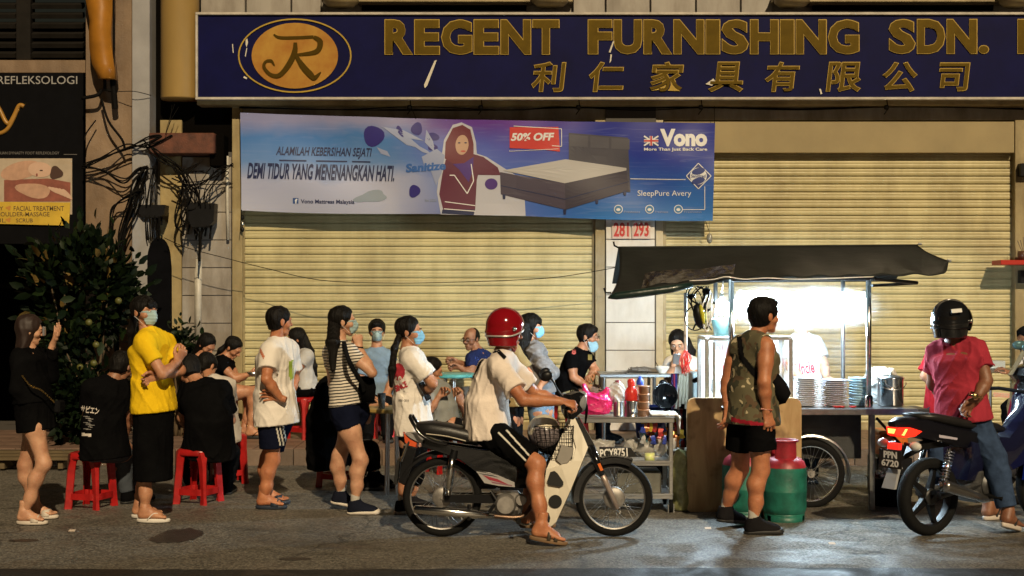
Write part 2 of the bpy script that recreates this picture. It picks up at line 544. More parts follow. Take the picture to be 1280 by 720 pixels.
def person(label, d, J, yaw, pitch=0, roll=0, h=.009, s=1.0, skin=None, male=False, zg=0.0, W=1.0,
           top=None, bottom=None, hair=None, mask=None, shoes=None, hands=(.35, .35), hdir=None, eyes=False, glasses=False, seed=1, group=None, fat=0.0, name='person'):
    """J: joints as 'name px py depth-offset'; N is the side nearer the viewer, F the farther one"""
    j = parse(J, d)
    skin = skin or SKIN()
    feet = [j[k] for k in ('tN', 'tF') if k in j] or [j['pelvis']]
    root = thing(name, (float(j['pelvis'][0]), float(j['pelvis'][1]), zg), label, 'person', group)
    allp = np.array(list(j.values())); lo = allp.min(0) - .27; hi = allp.max(0) + .27; lo[2] = max(lo[2], zg - .03)
    nz = lambda v: v / max(np.linalg.norm(v), 1e-9)
    neck, pel = j['neck'], j['pelvis']
    sN, sF, hN, hF = j['sN'], j['sF'], j['hN'], j['hF']
    lat_s, lat_h = nz(sF - sN), nz(hF - hN)
    lat_m = nz(lat_s + lat_h)
    waist = j.get('waist', lerp(pel, neck, .36)); chest = lerp(waist, neck, .62)
    def torso(f, g, k=.06, w=W):
        f.econe(lerp(pel, waist, -.08), waist, lat_h, (.158 * w + g) * s, (.105 + g + fat) * s, (.128 * w + g) * s, (.09 + g + fat) * s, .05, k)
        f.econe(waist, chest, lat_m, (.128 * w + g) * s, (.09 + g + fat * .9) * s, (.155 * w + g) * s, (.108 + g + fat * .3) * s, .06, k)
        f.cone(lerp(sN, sF, .1), lerp(sN, sF, .9), .052 * s + g, .052 * s + g, k)
        nb = lerp(neck, (sN + sF) / 2, .35)
        f.cone(nb, lerp(sN, nb, .25), .05 * s + g * .8, .045 * s + g, k); f.cone(nb, lerp(sF, nb, .25), .05 * s + g * .8, .045 * s + g, k)
    # ---- body
    f = Fld(lo, hi, h)
    torso(f, 0)
    C = j['head']
    f.cone(neck, lerp(neck, C, .75), (.054 if male else .047) * s, (.054 if male else .046) * s, .03)
    m = 1.12 if male else 1.0
    for q in 'NF':
        sh = j['s' + q]
        if 'e' + q in j:
            e = j['e' + q]; w = j['w' + q]
            f.cone(sh, lerp(sh, e, .45), .050 * s * m, .045 * s * m, .03); f.cone(lerp(sh, e, .45), e, .045 * s * m, .036 * s * m, .02)
            f.cone(e, lerp(e, w, .35), .036 * s * m, .037 * s * m, .02); f.cone(lerp(e, w, .35), w, .037 * s * m, .0245 * s * m, .02)
        hp = j['h' + q]
        if 'k' + q in j:
            kn = j['k' + q]; an = j['a' + q]
            f.cone(hp, lerp(hp, kn, .4), .088 * s, .079 * s, .05); f.cone(lerp(hp, kn, .4), kn, .079 * s, .051 * s, .05)
            ax = nz(an - kn); bk = nz(np.cross(ax, nz(np.cross(nz(kn - hp) + 1e-3, ax) + 1e-6)))
            t = j.get('t' + q, an + np.array([.1, 0, 0])); fw = t - an; fw[2] = 0; fw = nz(fw)
            cf = lerp(kn, an, .3) - fw * .018 * s
            f.chain([kn, cf, lerp(kn, an, .68), an], [.050 * s, .051 * s, .041 * s, .033 * s], .05)
    parts = [f.mesh()]
    # ---- head
    f0 = V((math.sin(R(yaw)), -math.cos(R(yaw)), 0)); r0 = V((-math.cos(R(yaw)), -math.sin(R(yaw)), 0))   # r0: the head's own left
    f1 = f0 * math.cos(R(pitch)) - V((0, 0, 1)) * math.sin(R(pitch))
    u1 = r0.cross(f1) * -1
    if u1.z < 0: u1 = -u1
    rr = Matrix.Rotation(R(roll), 3, f1); r1 = rr @ r0; u1 = rr @ u1
    HM = basis(r1 * s, f1 * s, u1 * s, V(C))
    hh = .0055 if h < .01 else .008
    parts.append(xform(cached(('head', hh, male), lambda: head_mesh(hh, male)), HM))
    # ---- hands
    for i, q in enumerate('NF'):
        if 'w' + q not in j: continue
        w, e = V(j['w' + q]), V(j['e' + q])
        dx = (w - e).normalized(); th = V((0, 0, 1)); sg = 1
        if hdir and hdir.get(q):
            hd = hdir[q]
            if len(hd) > 0 and hd[0] is not None: dx = V(hd[0]).normalized()
            if len(hd) > 1 and hd[1] is not None: th = V(hd[1])
            if len(hd) > 2: sg = hd[2]
        else:
            th = V((f0.x, f0.y, .5))
        ty = (th - dx * th.dot(dx)).normalized(); tz = dx.cross(ty) * sg
        c = hands[i]
        key = tuple(c) if isinstance(c, (list, tuple)) else c
        hm = cached(('hand', key, h), lambda: hand_mesh(.0045 if h < .01 else .006, c))
        parts.append(xform(hm, basis(dx * s, ty * s, tz * s, w)))
    # ---- feet
    feetM = {}
    for q in 'NF':
        if 't' + q not in j: continue
        an = j['a' + q]; t = j['t' + q]; fw = V(t - an); fw.z = 0; fw.normalize()
        gz = j['g' + q][2] if 'g' + q in j else zg + (.028 if shoes and shoes[0] != 'bare' else .004)
        lat = V((-fw.y, fw.x, 0)) * (1 if q == 'F' else -1)
        tip = V((0, 0, 1))
        pz = an[2] - gz - .075
        if pz > .03:    # heel lifted: pitch the foot
            a = min(.9, pz / .2); tip = Matrix.Rotation(a, 3, lat if q == 'N' else lat) @ V((0, 0, 1))
            fw2 = (fw * math.cos(a) - V((0, 0, 1)) * math.sin(a)); tip = fw * math.sin(a) + V((0, 0, 1)) * math.cos(a)
            Mf = basis(fw2 * s, lat * s, tip * s, V(an) - tip * .075 * s)
        else:
            Mf = basis(fw * s, lat * s, tip * s, V((an[0], an[1], gz)))
        feetM[q] = Mf
        bare = bool(shoes) and shoes[0] in ('slide', 'flop', 'strap')
        if not (shoes and shoes[0] == 'sneaker'):
            parts.append(xform(cached(('foot', h, bare), lambda: foot_mesh(.005 if h < .01 else .007, bare)), Mf))
    body = nput('body', join(*parts), skin, root)
    # ---- top
    if top:
        g = top.get('g', .018); fr = top.get('sleeve', .55); drop = top.get('hem', .06)
        f = Fld(lo - .02, hi + .02, h)
        torso(f, g, .05)
        upv = nz(waist - pel); hemc = pel - upv * drop * s
        f.econe(hemc, waist, lat_h, (.165 * W + g + top.get('flare', .01)) * s, (.118 + g + fat) * s, (.132 * W + g) * s, (.1 + g + fat) * s, .02, .04)
        lg = top.get('loose', .022)
        for q in 'NF':
            if 'e' + q not in j: continue
            sh, e, w = j['s' + q], j['e' + q], j['w' + q]
            if fr <= 0: continue
            if fr <= 1:
                end = lerp(sh, e, fr); n = nz(e - sh)
                f.cone(sh, lerp(sh, e, fr + .05), .052 * s * m + .012, .042 * s * m + lg, .035, cuts=[(end, n)])
            else:
                f.cone(sh, e, .052 * s * m + .012, .042 * s * m + lg * .7, .035)
                end = lerp(e, w, fr - 1); n = nz(w - e)
                f.cone(e, end, .042 * s * m + lg * .7, .03 * s + lg * .6, .03, cuts=[(end, n)])
        f.folds(top.get('fold', .007), seed)
        X, Y, Z = f.ax[0][:, None, None], f.ax[1][None, :, None], f.ax[2][None, None, :]
        f.cut(hemc, -upv)
        up = nz(C - neck)
        f.cone(neck + up * .012 * s, C, (.06 if male else .057) * s, .075 * s, .006, sub=True)
        if fr <= 0:   # sleeveless: open arm holes
            for q in 'NF':
                f.ell(j['s' + q] + (j['s' + q] - (sN + sF) / 2) * .22, (.062 * s, .062 * s, .085 * s), k=.012, sub=True)
        ob = nput(top.get('name', 'shirt'), f.mesh(), top['m'], root)
        j['_top'] = ob
    if bottom:
        f = Fld(lo - .02, hi + .02, h)
        g = bottom.get('g', .012); kind = bottom['kind']
        upv = nz(waist - pel)
        f.econe(lerp(pel, waist, -.12), lerp(pel, waist, bottom.get('rise', .3)), lat_h, (.158 * W + .005) * s, (.108 + .005 + fat) * s, (.138 * W + .003) * s, (.095 + .003 + fat) * s, .03, .03)
        if kind == 'skirt':
            hc = j['hem']
            f.econe(hc, pel, lat_h, bottom['w'][0], bottom['w'][1], (.165 * W + g) * s, (.12 + g + fat) * s, .01, .03)
            f.folds(.006, seed + 5, (16, 16, 1)); f.cut(hc, nz(hc - pel))
        else:
            for q in 'NF':
                if 'k' + q not in j: continue
                hp, kn, an = j['h' + q], j['k' + q], j['a' + q]
                if kind == 'shorts':
                    fr = bottom.get('len', .8); fl = bottom.get('flare', .03)
                    end = lerp(hp, kn, fr); n = nz(kn - hp)
                    f.cone(hp, end + n * .06, .09 * s + g, lerp(.088, .056, fr) * s + fl, .04, cuts=[(end, n)])
                else:
                    fl = bottom.get('flare', .018); fe = bottom.get('len', 1.93) - 1
                    f.cone(hp, kn, .09 * s + g, .058 * s + fl, .04); end = lerp(kn, an, fe); n = nz(an - kn)
                    cf = lerp(kn, an, .3)
                    f.cone(kn, cf, .058 * s + fl, .058 * s + fl * .9, .03); f.cone(cf, end + n * .04, .058 * s + fl * .9, .042 * s + fl, .03, cuts=[(end, n)])
            f.folds(bottom.get('fold', .006), seed + 5, (12, 12, 9))
        j['_bot'] = nput(bottom.get('name', kind), f.mesh(), bottom['m'], root)
    # ---- hair
    if hair:
        f = Fld((-.13, -.16, -.2), (.13, .15, .17), .006 if h < .01 else .009)
        vol = hair.get('v', .008)
        f.ell((0, -.014, .032), (.078 + vol, .096 + vol, .09 + vol), k=.01)
        st = hair['style']
        if st == 'short':
            f.econe((0, -.03, .0), (0, -.045, -.06), (1, 0, 0), .072, .065, .05, .04, .02, .03)
            f.ell((0, .112, -.035), (.085, .078, .1), k=.012, sub=True)
            f.ell((0, .04, -.07), (.12, .05, .06), k=.015, sub=True)
            f.ell((0, .02, -.12), (.14, .14, .055), k=.02, sub=True)
            for sx in (-1, 1): f.ell((sx * .08, -.004, -.012), (.016, .022, .036), k=.008, sub=True)
            if hair.get('front'): f.econe((-.04, .058, .088), (.04, .06, .086), (0, 1, .2), .026, .016, .026, .016, .01, .025)
        elif st == 'bald':
            f.ell((0, .06, .06), (.085, .115, .12), k=.01, sub=True); f.ell((0, .0, -.1), (.14, .14, .06), k=.02, sub=True); f.ell((0, .08, -.03), (.12, .07, .09), k=.01, sub=True)
        else:
            f.ell((0, .098, -.02), (.088, .07, .1), k=.014, sub=True)
            if hair.get('bangs'): f.econe((-.04, .078, .05), (.04, .078, .05), (0, 0, 1), .03, .014, .03, .014, .01, .02)
            if st == 'tied': f.ell((0, .01, -.105), (.14, .11, .07), k=.03, sub=True)
            if st == 'long':
                f.econe((0, -.03, .0), (0, -.035, -.17), (1, 0, 0), .084, .075, .075, .05, .02, .03)
                f.ell((0, .1, -.12), (.09, .085, .1), k=.02, sub=True)
        # strands: fine ridges
        X, Y, Z = f.ax[0][:, None, None], f.ax[1][None, :, None], f.ax[2][None, None, :]
        f.v = (f.v - .0013 * np.sin(150 * X + 3 * np.sin(18 * Y) + 2 * np.sin(21 * Z)) - .0013 * np.sin(130 * Y + 2 * np.sin(24 * Z)) - .0025 * np.sin(31 * X + 4) * np.sin(37 * Y + 23 * Z)).astype(np.float32)
        hp_ = [xform(f.mesh(), HM)]
        if 'tail' in hair:
            tl = parse(';'.join('p%d %s' % (i, q) for i, q in enumerate(hair['tail'].split(','))), d)
            pts = [tl['p%d' % i] for i in range(len(tl))]; pa = np.array(pts)
            f = Fld(pa.min(0) - .1, pa.max(0) + .1, .007 if h < .01 else .01)
            rs = hair['r']
            for i in range(len(pts) - 1):
                f.econe(pts[i], pts[i + 1], hair.get('lat', (0, 1, 0)), rs[i], rs[i] * .75, rs[i + 1], rs[i + 1] * .75, .02, .03)
            X, Y, Z = f.ax[0][:, None, None], f.ax[1][None, :, None], f.ax[2][None, None, :]
            f.v = (f.v - .0012 * np.sin(230 * X + .6 * np.sin(9 * Z)) - .0012 * np.sin(210 * Y + .6 * np.sin(8 * Z))).astype(np.float32)
            hp_.append(f.mesh())
        nput('hair', join(*hp_), hair.get('m') or mat('black_hair', (.006, .0048, .004), .55, nz=.6, nscale=40, stretch=(1, 1, .08), bump=.9, bscale=95, spec=.16), root)
    # ---- face mask
    if mask:
        f = Fld((-.1, -.04, -.16), (.1, .17, .05), .005 if h < .01 else .007)
        f.econe((0, .03, .0), (0, .042, -.08), (1, 0, 0), .07, .068, .052, .052, .015, .02)
        f.ell((0, .085, -.035), (.03, .042, .045), k=.03)
        f.cut((0, 0, -.002 + (mask.get('lo', 0))), (0, -.28, .96)); f.cut((0, .028, 0), (0, -.94, -.33)); f.cut((0, 0, -.108), (0, 0, -1))
        X, Y, Z = f.ax[0][:, None, None], f.ax[1][None, :, None], f.ax[2][None, None, :]
        f.v = (f.v - .0014 * np.sin(260 * Z)).astype(np.float32)
        off = mask.get('down', 0)
        M2 = HM @ Matrix.Translation((0, .0 - off * .2, -off))
        mk = nput('face_mask', xform(f.mesh(), M2), mask.get('m') or cloth('surgical_blue', (.30, .52, .66)), root)
        lp = MB()
        for sx in (-1, 1):
            for zz, z2 in ((-.012, .012), (-.085, -.03)):
                a = [HM @ V((sx * .062, .045, zz - off)), HM @ V((sx * .074, .018, (zz + z2) / 2 - off * .5)), HM @ V((sx * .084, -.018, z2))]
                lp.tube(spline(a, 4), .0016, 5)
        lp.put('ear_loop', WHITEP, root)
    if eyes:
        for sx in (-1, 1):
            MB().ball((0, 0, 0), (.011, .006, .0075), 10).xf(HM @ Matrix.Translation((sx * .03, .0895, .008))).put('eye', mat('eye_white', (.7, .66, .6), .25), root, True)
            MB().ball((0, 0, 0), (.0052, .004, .0055), 8).xf(HM @ Matrix.Translation((sx * .03, .0935, .008))).put('iris', mat('eye_dark', (.01, .006, .004), .1), root, True)
            MB().tube([(sx * .014, .0955, .027), (sx * .03, .0955, .031), (sx * .047, .085, .027)], .0035, 6).xf(HM).put('eyebrow', mat('black_hair', 0), root, True)
    if glasses:
        g = MB()
        for sx in (-1, 1):
            ring = [HM @ V((sx * .033 + .021 * math.cos(a), .108, .006 + .016 * math.sin(a))) for a in np.linspace(0, 2 * math.pi, 17)[:-1]]
            g.tube(ring, .0022, 5, closed=True)
            g.tube([HM @ V((sx * .054, .107, .01)), HM @ V((sx * .079, .07, .008)), HM @ V((sx * .082, -.01, .004))], .002, 5)
        g.tube([HM @ V((-.012, .108, .01)), HM @ V((.012, .108, .01))], .002, 5)
        g.put('glasses', BLACKP, root)
    # ---- shoes
    if shoes and shoes[0] != 'bare':
        kind, m1, m2 = shoes
        for q, Mf in feetM.items():
            if kind == 'sneaker':
                f = Fld((-.09, -.075, -.02), (.24, .075, .16), .006)
                f.cone((0, 0, .11), (0, 0, .075), .043, .042, .02); f.cone((-.022, 0, .04), (-.008, 0, .09), .036, .04, .02)
                f.econe((-.02, 0, .036), (.15, 0, .028), (0, 1, 0), .042, .04, .05, .032, .03, .03); f.cone((.0, 0, .075), (.12, .0, .04), .04, .03, .03)
                f.cut((0, 0, .018), (0, 0, -1)); f.cut((0, 0, .115), (-.25, 0, .97))
                f.cone((.0, 0, .12), (.0, 0, .1), .036, .036, .004, sub=True)
                Ms = Mf @ Matrix.Translation((0, 0, -.028)) 
                sh = nput('shoe', xform(f.mesh(), Ms), m1, root)
                f = Fld((-.09, -.075, -.03), (.24, .075, .07), .006)
                f.econe((-.025, 0, .02), (.155, 0, .02), (0, 1, 0), .045, .04, .053, .035, .045, .03)
                f.cut((0, 0, .002), (0, 0, -1)); f.cut((0, 0, .026), (-.1, 0, .99))
                nput('sole', xform(f.mesh(), Ms), m2, sh)
                f = Fld((-.09, -.06, .0), (.1, .06, .2), .007)
                f.cone((0, 0, .145), (0, 0, .09), .036, .036, .01)
                nput('sock', xform(f.mesh(), Ms), cloth('sock', (.5, .47, .42)), root)
            else:
                ol = []
                for a in np.linspace(0, 2 * math.pi, 29)[:-1]:
                    x = math.cos(a); y = math.sin(a)
                    ol.append(V((.065 + .125 * x, y * (.043 + .006 * x), 0)))
                mm = MB(); n = len(ol)
                rings = [[p * sc + V((.065 * (1 - sc), 0, z)) for p in ol] for sc, z in ((.94, -.024), (1.0, -.018), (1.02, -.004), (.98, .004))]
                mm.loft(rings).xf(Mf); sh = mm.put('sandal', m1, root, True)
                st = MB()
                def band(x0, x1, hh_, w=.047):
                    secs = []
                    for k in range(11):
                        a = math.pi * k / 10
                        y = w * math.cos(a); z = max(0, math.sin(a)) ** .7 * hh_
                        secs.append([V((x0, y, z - .002)), V((x1, y, z * .86 - .002)), V((x1, y * .93, z * .86 - .007)), V((x0, y * .93, z - .007))])
                    st.loft(secs)
                if kind == 'slide': band(.065, .125, .062)
                elif kind == 'strap': band(.05, .075, .072); band(.095, .12, .056)
                else:
                    for sy in (-1, 1): st.tube(spline([V((.03, sy * .045, 0)), V((.075, sy * .034, .045)), V((.125, .016, .036)), V((.135, .016, .01))], 5), .008, 6, flat=.5)
                    st.tube([V((.12, .016, .04)), V((.14, .016, .0))], .006, 6)
                st.xf(Mf).put('strap', m2, sh, True)
    j['_root'] = root; j['_HM'] = HM; j['_body'] = body
    return j
def on_cloth(o, m, name, vf, parent, lift=.003):
    """lay a flat print on a garment: points are moved along the view axis until they meet the cloth"""
    dg = bpy.context.evaluated_depsgraph_get()
    bpy.context.view_layer.update()
    t = BVHTree.FromPolygons([o.matrix_world @ v.co for v in o.data.vertices], [tuple(p.vertices) for p in o.data.polygons])
    eye = V((0, 0, EYE)); out = []
    for p in vf[0]:
        dr = (V(p) - eye).normalized(); hit = t.ray_cast(eye, dr)
        out.append(hit[0] - dr * lift if hit[0] else None)
    fs = [f for f in vf[1] if all(out[i] is not None for i in f)]
    if not fs: return None
    used = sorted({i for f in fs for i in f}); im = {u: k for k, u in enumerate(used)}
    return put(name, [out[u] for u in used], [tuple(im[i] for i in f) for f in fs], m, parent, True)
def print_shape(pts, d, k=5):
    """fill a pixel polygon with a fine grid of small faces (so that it can follow cloth)"""
    xs = [p[0] for p in pts]; ys = [p[1] for p in pts]; st = k
    def ins(x, y):
        c = False; n = len(pts)
        for i in range(n):
            x1, y1 = pts[i]; x2, y2 = pts[(i + 1) % n]
            if (y1 > y) != (y2 > y) and x < (x2 - x1) * (y - y1) / (y2 - y1) + x1: c = not c
        return c
    vs = []; fs = []; im = {}
    nx = int((max(xs) - min(xs)) / st) + 1; ny = int((max(ys) - min(ys)) / st) + 1
    def vid(i, k2):
        if (i, k2) not in im: im[(i, k2)] = len(vs); vs.append(P(min(xs) + i * st, min(ys) + k2 * st, d))
        return im[(i, k2)]
    for i in range(nx):
        for k2 in range(ny):
            if ins(min(xs) + (i + .5) * st, min(ys) + (k2 + .5) * st): fs.append((vid(i, k2), vid(i + 1, k2), vid(i + 1, k2 + 1), vid(i, k2 + 1)))
    return vs, fs
def text_vf(body, box, d, off=0, shear=0, rot=0):
    o = text(body, box, d, WHITEP, None, off=off, shear=shear, rotz=rot)
    me = o.data; org = o.location
    vs = [v.co + org for v in me.vertices]; n = len(vs) // 2
    fs = [tuple(p.vertices) for p in me.polygons if min(p.vertices) >= n]
    bpy.data.objects.remove(o); bpy.data.meshes.remove(me)
    return vs, fs
# ------------------------------------------------------------------ the setting
def ST(**k): return dict(kind='structure', **k)
# asphalt
def asphalt(name, c1, c2, sp):
    m = bpy.data.materials.new(name); m.use_nodes = True; t = m.node_tree; b = t.nodes['Principled BSDF']
    tc = t.nodes.new('ShaderNodeTexCoord'); N = t.nodes.new; L = t.links.new
    def noise(sc, det=5, dist=0):
        n = N('ShaderNodeTexNoise'); n.inputs['Scale'].default_value = sc; n.inputs['Detail'].default_value = det; n.inputs['Distortion'].default_value = dist
        L(tc.outputs['Object'], n.inputs['Vector']); return n
    def ramp(src, p0, c0, p1, c1_):
        r = N('ShaderNodeValToRGB'); r.color_ramp.elements[0].position = p0; r.color_ramp.elements[1].position = p1
        r.color_ramp.elements[0].color = (*c0, 1); r.color_ramp.elements[1].color = (*c1_, 1); L(src, r.inputs['Fac']); return r
    def mix(a, bb, fac, typ='MIX'):
        x = N('ShaderNodeMixRGB'); x.blend_type = typ; L(a, x.inputs['Color1']); L(bb, x.inputs['Color2'])
        if isinstance(fac, float): x.inputs['Fac'].default_value = fac
        else: L(fac, x.inputs['Fac'])
        return x
    base = ramp(noise(1.3, 8, .4).outputs['Fac'], .35, c1, .65, c2)
    v = N('ShaderNodeTexVoronoi'); v.inputs['Scale'].default_value = 75; L(tc.outputs['Object'], v.inputs['Vector'])
    bw = N('ShaderNodeRGBToBW'); L(v.outputs['Color'], bw.inputs['Color'])
    stones = ramp(bw.outputs[0], .3, tuple(q * .6 for q in c1), .85, tuple(min(1, q * sp) for q in c2))
    m1 = mix(base.outputs['Color'], stones.outputs['Color'], .55)
    fine = ramp(noise(170, 2).outputs['Fac'], .35, (.55, .55, .55), .7, (1.5, 1.45, 1.35))
    m2 = mix(m1.outputs[0], fine.outputs['Color'], .7, 'MULTIPLY')
    st = ramp(noise(.75, 7, 1.2).outputs['Fac'], .56, (1, 1, 1), .66, (.42, .41, .4))
    m3 = mix(m2.outputs[0], st.outputs['Color'], .6, 'MULTIPLY')
    st2 = ramp(noise(5.5, 5, .5).outputs['Fac'], .62, (1, 1, 1), .7, (.5, .48, .45))
    m4 = mix(m3.outputs[0], st2.outputs['Color'], .55, 'MULTIPLY')
    cv = N('ShaderNodeTexVoronoi'); cv.feature = 'DISTANCE_TO_EDGE'; cv.inputs['Scale'].default_value = .42; wob = N('ShaderNodeVectorMath'); wob.operation = 'MULTIPLY_ADD'; L(noise(3, 6).outputs['Color'], wob.inputs[0]); wob.inputs[1].default_value = (.5, .5, .5); L(tc.outputs['Object'], wob.inputs[2]); L(wob.outputs[0], cv.inputs['Vector'])
    cr = ramp(cv.outputs['Distance'], .0, (.25, .25, .25), .009, (1, 1, 1)); m4 = mix(m4.outputs[0], cr.outputs['Color'], .8, 'MULTIPLY')
    L(m4.outputs[0], b.inputs['Base Color'])
    rr = ramp(noise(2.2, 6, .8).outputs['Fac'], .4, (.5, .5, .5), .62, (.86, .86, .86)); L(rr.outputs['Color'], b.inputs['Roughness'])
    bp = N('ShaderNodeBump'); bp.inputs['Strength'].default_value = .9; bp.inputs['Distance'].default_value = .004
    mx = mix(v.outputs['Distance'], noise(60, 3).outputs['Fac'], .5); L(mx.outputs[0], bp.inputs['Height']); L(bp.outputs[0], b.inputs['Normal'])
    return m
ROAD = asphalt('worn_asphalt', (.074, .068, .059), (.128, .117, .099), 2.4)
put('ground', [(-80, -40, -.02), (80, -40, -.02), (80, 120, -.02), (-80, 120, -.02)], [(0, 1, 2, 3)], mat('bare_ground', (.05, .045, .04), .9, nz=.3), tagp=ST())
put('road', [(-30, -30, 0), (30, -30, 0), (30, KERB + .15, 0), (-30, KERB + .15, 0)], [(0, 1, 2, 3)], ROAD, tagp=ST())
random.seed(3)
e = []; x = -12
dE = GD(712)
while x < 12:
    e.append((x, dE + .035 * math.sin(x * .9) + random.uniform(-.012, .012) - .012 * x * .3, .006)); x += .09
put('dark_road_strip', [(-12, -6, .006)] + e + [(12, -6, .006)], [tuple(range(len(e) + 2))[::-1]], asphalt('dark_asphalt', (.012, .011, .011), (.02, .019, .018), 1.6), tagp=ST())  # darker strip of road with a ragged far edge
# oil stains soaked in the asphalt
for (px, py, rx, ry) in ((222, 670, .17, .30), (30, 676, .1, .06), (368, 699, .11, .05)):
    dd = GD(py); c = V(((px - 640) * dd / F, dd, .003)); n = 40
    vs = [c + V((rx * (1 + random.uniform(-.12, .12)) * math.cos(a), ry * (1 + random.uniform(-.12, .12)) * math.sin(a), 0)) for a in np.linspace(0, 2 * math.pi, n + 1)[:-1]]
    m_ = mat('oil_stain', (.035, .03, .025), .45, nz=.4, nscale=14, bump=.5, bscale=120)
    put('oil_stain', vs, [tuple(range(n))], m_, tagp=ST())
# raised walk: slab, kerb stones, floor tiles
walk = MB().box((0, (KERB + .06 + WALL + 1.3) / 2, WALK / 2 - .006), (26, WALL + 1.3 - KERB - .06, WALK - .012)).put('pavement', mat('mortar', (.07, .06, .05), .9), None, **ST())
kst = [mat('kerb_stone_%d' % i, c, .85, nz=.25, nscale=7, bump=.3) for i, c in enumerate(((.15, .105, .075), (.19, .13, .09), (.12, .085, .06)))]
x = -9.0; i = 0
while x < 9:
    w = .296
    MB().box((x + w / 2, KERB + .03 + random.uniform(-.003, .003), .0775), (w - .006, .06, WALK - .002), bev=.006).put('kerb_stone', kst[(i * 7 + i // 3) % 3], walk); x += w; i += 1
tile_me = None; i = 0
x = -8.8
while x < 8.8:
    for k in range(5):
        y = KERB + .06 + .2 + k * .4
        if y > WALL - .05: break
        if tile_me is None:
            o = MB().box((x, y, WALK - .008), (.392, .392, .016), bev=.003).put('floor_tile', mat('floor_tile', (.20, .125, .09), .55, nz=.3, nscale=3, bump=.15), walk); tile_me = o; z0 = o.location.z
        else:
            o = tile_me.copy(); COL.objects.link(o); o.parent = walk; o.location = (x - OFF[walk.name].x, y - OFF[walk.name].y, z0)
    x += .4

CREAM = mat('cream_plaster', (.37, .30, .155), .8, nz=.22, nscale=2.5, bump=.2)  # plaster tones also lowered to stand for lamplight fading with distance
DIRTYDIMW = mat('dirty_dim_white_plaster', (.36, .33, .28), .8, nz=.3, nscale=2.2, bump=.2, stretch=(1, 1, .4))
BEIGE = mat('beige_wall', (.24, .165, .105), .85, nz=.25, nscale=2, bump=.25)
DARKV = mat('dark_void', (.004, .0035, .003), .95, spec=0)  # near-black colour stands for the unlit depth of openings
WTILE = mat('white_wall_tile', (.66, .64, .60), .35, nz=.14, nscale=1.6, bump=.05)
SLATM = mat('cream_shutter_paint', (.49, .43, .225), .42, nz=.02, nscale=1, bump=.05)
def worldly(m, amt=.35):
    """grime streaks and small differences from piece to piece, laid out in place coordinates so nothing repeats"""
    t = m.node_tree; b = t.nodes['Principled BSDF']; src = b.inputs['Base Color'].links[0].from_socket
    g = t.nodes.new('ShaderNodeNewGeometry'); mp = t.nodes.new('ShaderNodeMapping'); mp.inputs['Scale'].default_value = (1.6, 1, .5); t.links.new(g.outputs['Position'], mp.inputs[0])
    n = t.nodes.new('ShaderNodeTexNoise'); n.inputs['Scale'].default_value = 1.6; n.inputs['Detail'].default_value = 7; n.inputs['Roughness'].default_value = .65; t.links.new(mp.outputs[0], n.inputs['Vector'])
    r = t.nodes.new('ShaderNodeValToRGB'); r.color_ramp.elements[0].position = .34; r.color_ramp.elements[0].color = (1 - amt, 1 - amt * 1.1, 1 - amt * 1.2, 1); r.color_ramp.elements[1].position = .6; r.color_ramp.elements[1].color = (1.08, 1.08, 1.08, 1); t.links.new(n.outputs['Fac'], r.inputs[0])
    x = t.nodes.new('ShaderNodeMixRGB'); x.blend_type = 'MULTIPLY'; x.inputs[0].default_value = 1; t.links.new(src, x.inputs[1]); t.links.new(r.outputs[0], x.inputs[2])
    oi = t.nodes.new('ShaderNodeObjectInfo'); mr = t.nodes.new('ShaderNodeMapRange'); mr.inputs['To Min'].default_value = .93; mr.inputs['To Max'].default_value = 1.05; t.links.new(oi.outputs['Random'], mr.inputs['Value'])
    y = t.nodes.new('ShaderNodeVectorMath'); y.operation = 'SCALE'; t.links.new(x.outputs[0], y.inputs[0]); t.links.new(mr.outputs[0], y.inputs['Scale']); t.links.new(y.outputs[0], b.inputs['Base Color'])
    n2 = t.nodes.new('ShaderNodeTexNoise'); n2.inputs['Scale'].default_value = 9; n2.inputs['Detail'].default_value = 8; t.links.new(g.outputs['Position'], n2.inputs['Vector'])
    mr2 = t.nodes.new('ShaderNodeMapRange'); mr2.inputs['To Min'].default_value = .3; mr2.inputs['To Max'].default_value = .62; t.links.new(n2.outputs['Fac'], mr2.inputs['Value']); t.links.new(mr2.outputs[0], b.inputs['Roughness'])
worldly(SLATM, .24); worldly(WTILE, .16); worldly(CREAM, .4); worldly(DIRTYDIMW, .45); worldly(BEIGE, .3)
def wbox(name, x0, y0, x1, y1, dfront, dback, m, parent=None, bev=.004, **t):
    """box on the facade: pixel box at its front depth"""
    a, b = P(x0, y0, dfront), P(x1, y1, dfront)
    if y1 >= 900: b.z = WALK if dfront > KERB else 0
    z0, z1 = min(a.z, b.z), max(a.z, b.z)
    return MB().box(((a.x + b.x) / 2, (dfront + dback) / 2, (z0 + z1) / 2), (b.x - a.x, dback - dfront, z1 - z0), bev=bev).put(name, m, parent, **t)
BLD = thing('shop_building', (0, WALL + .3, 0), 'cream and white shop building with two closed roller shutters', 'building')
W0 = WALL
# core walls behind everything
wbox('wall', 187, -330, 1500, 900, W0 + .12, W0 + .6, DIRTYDIMW, BLD)
wbox('lintel', 296, 118, 1500, 150, W0 - .02, W0 + .11, DIRTYDIMW, BLD)
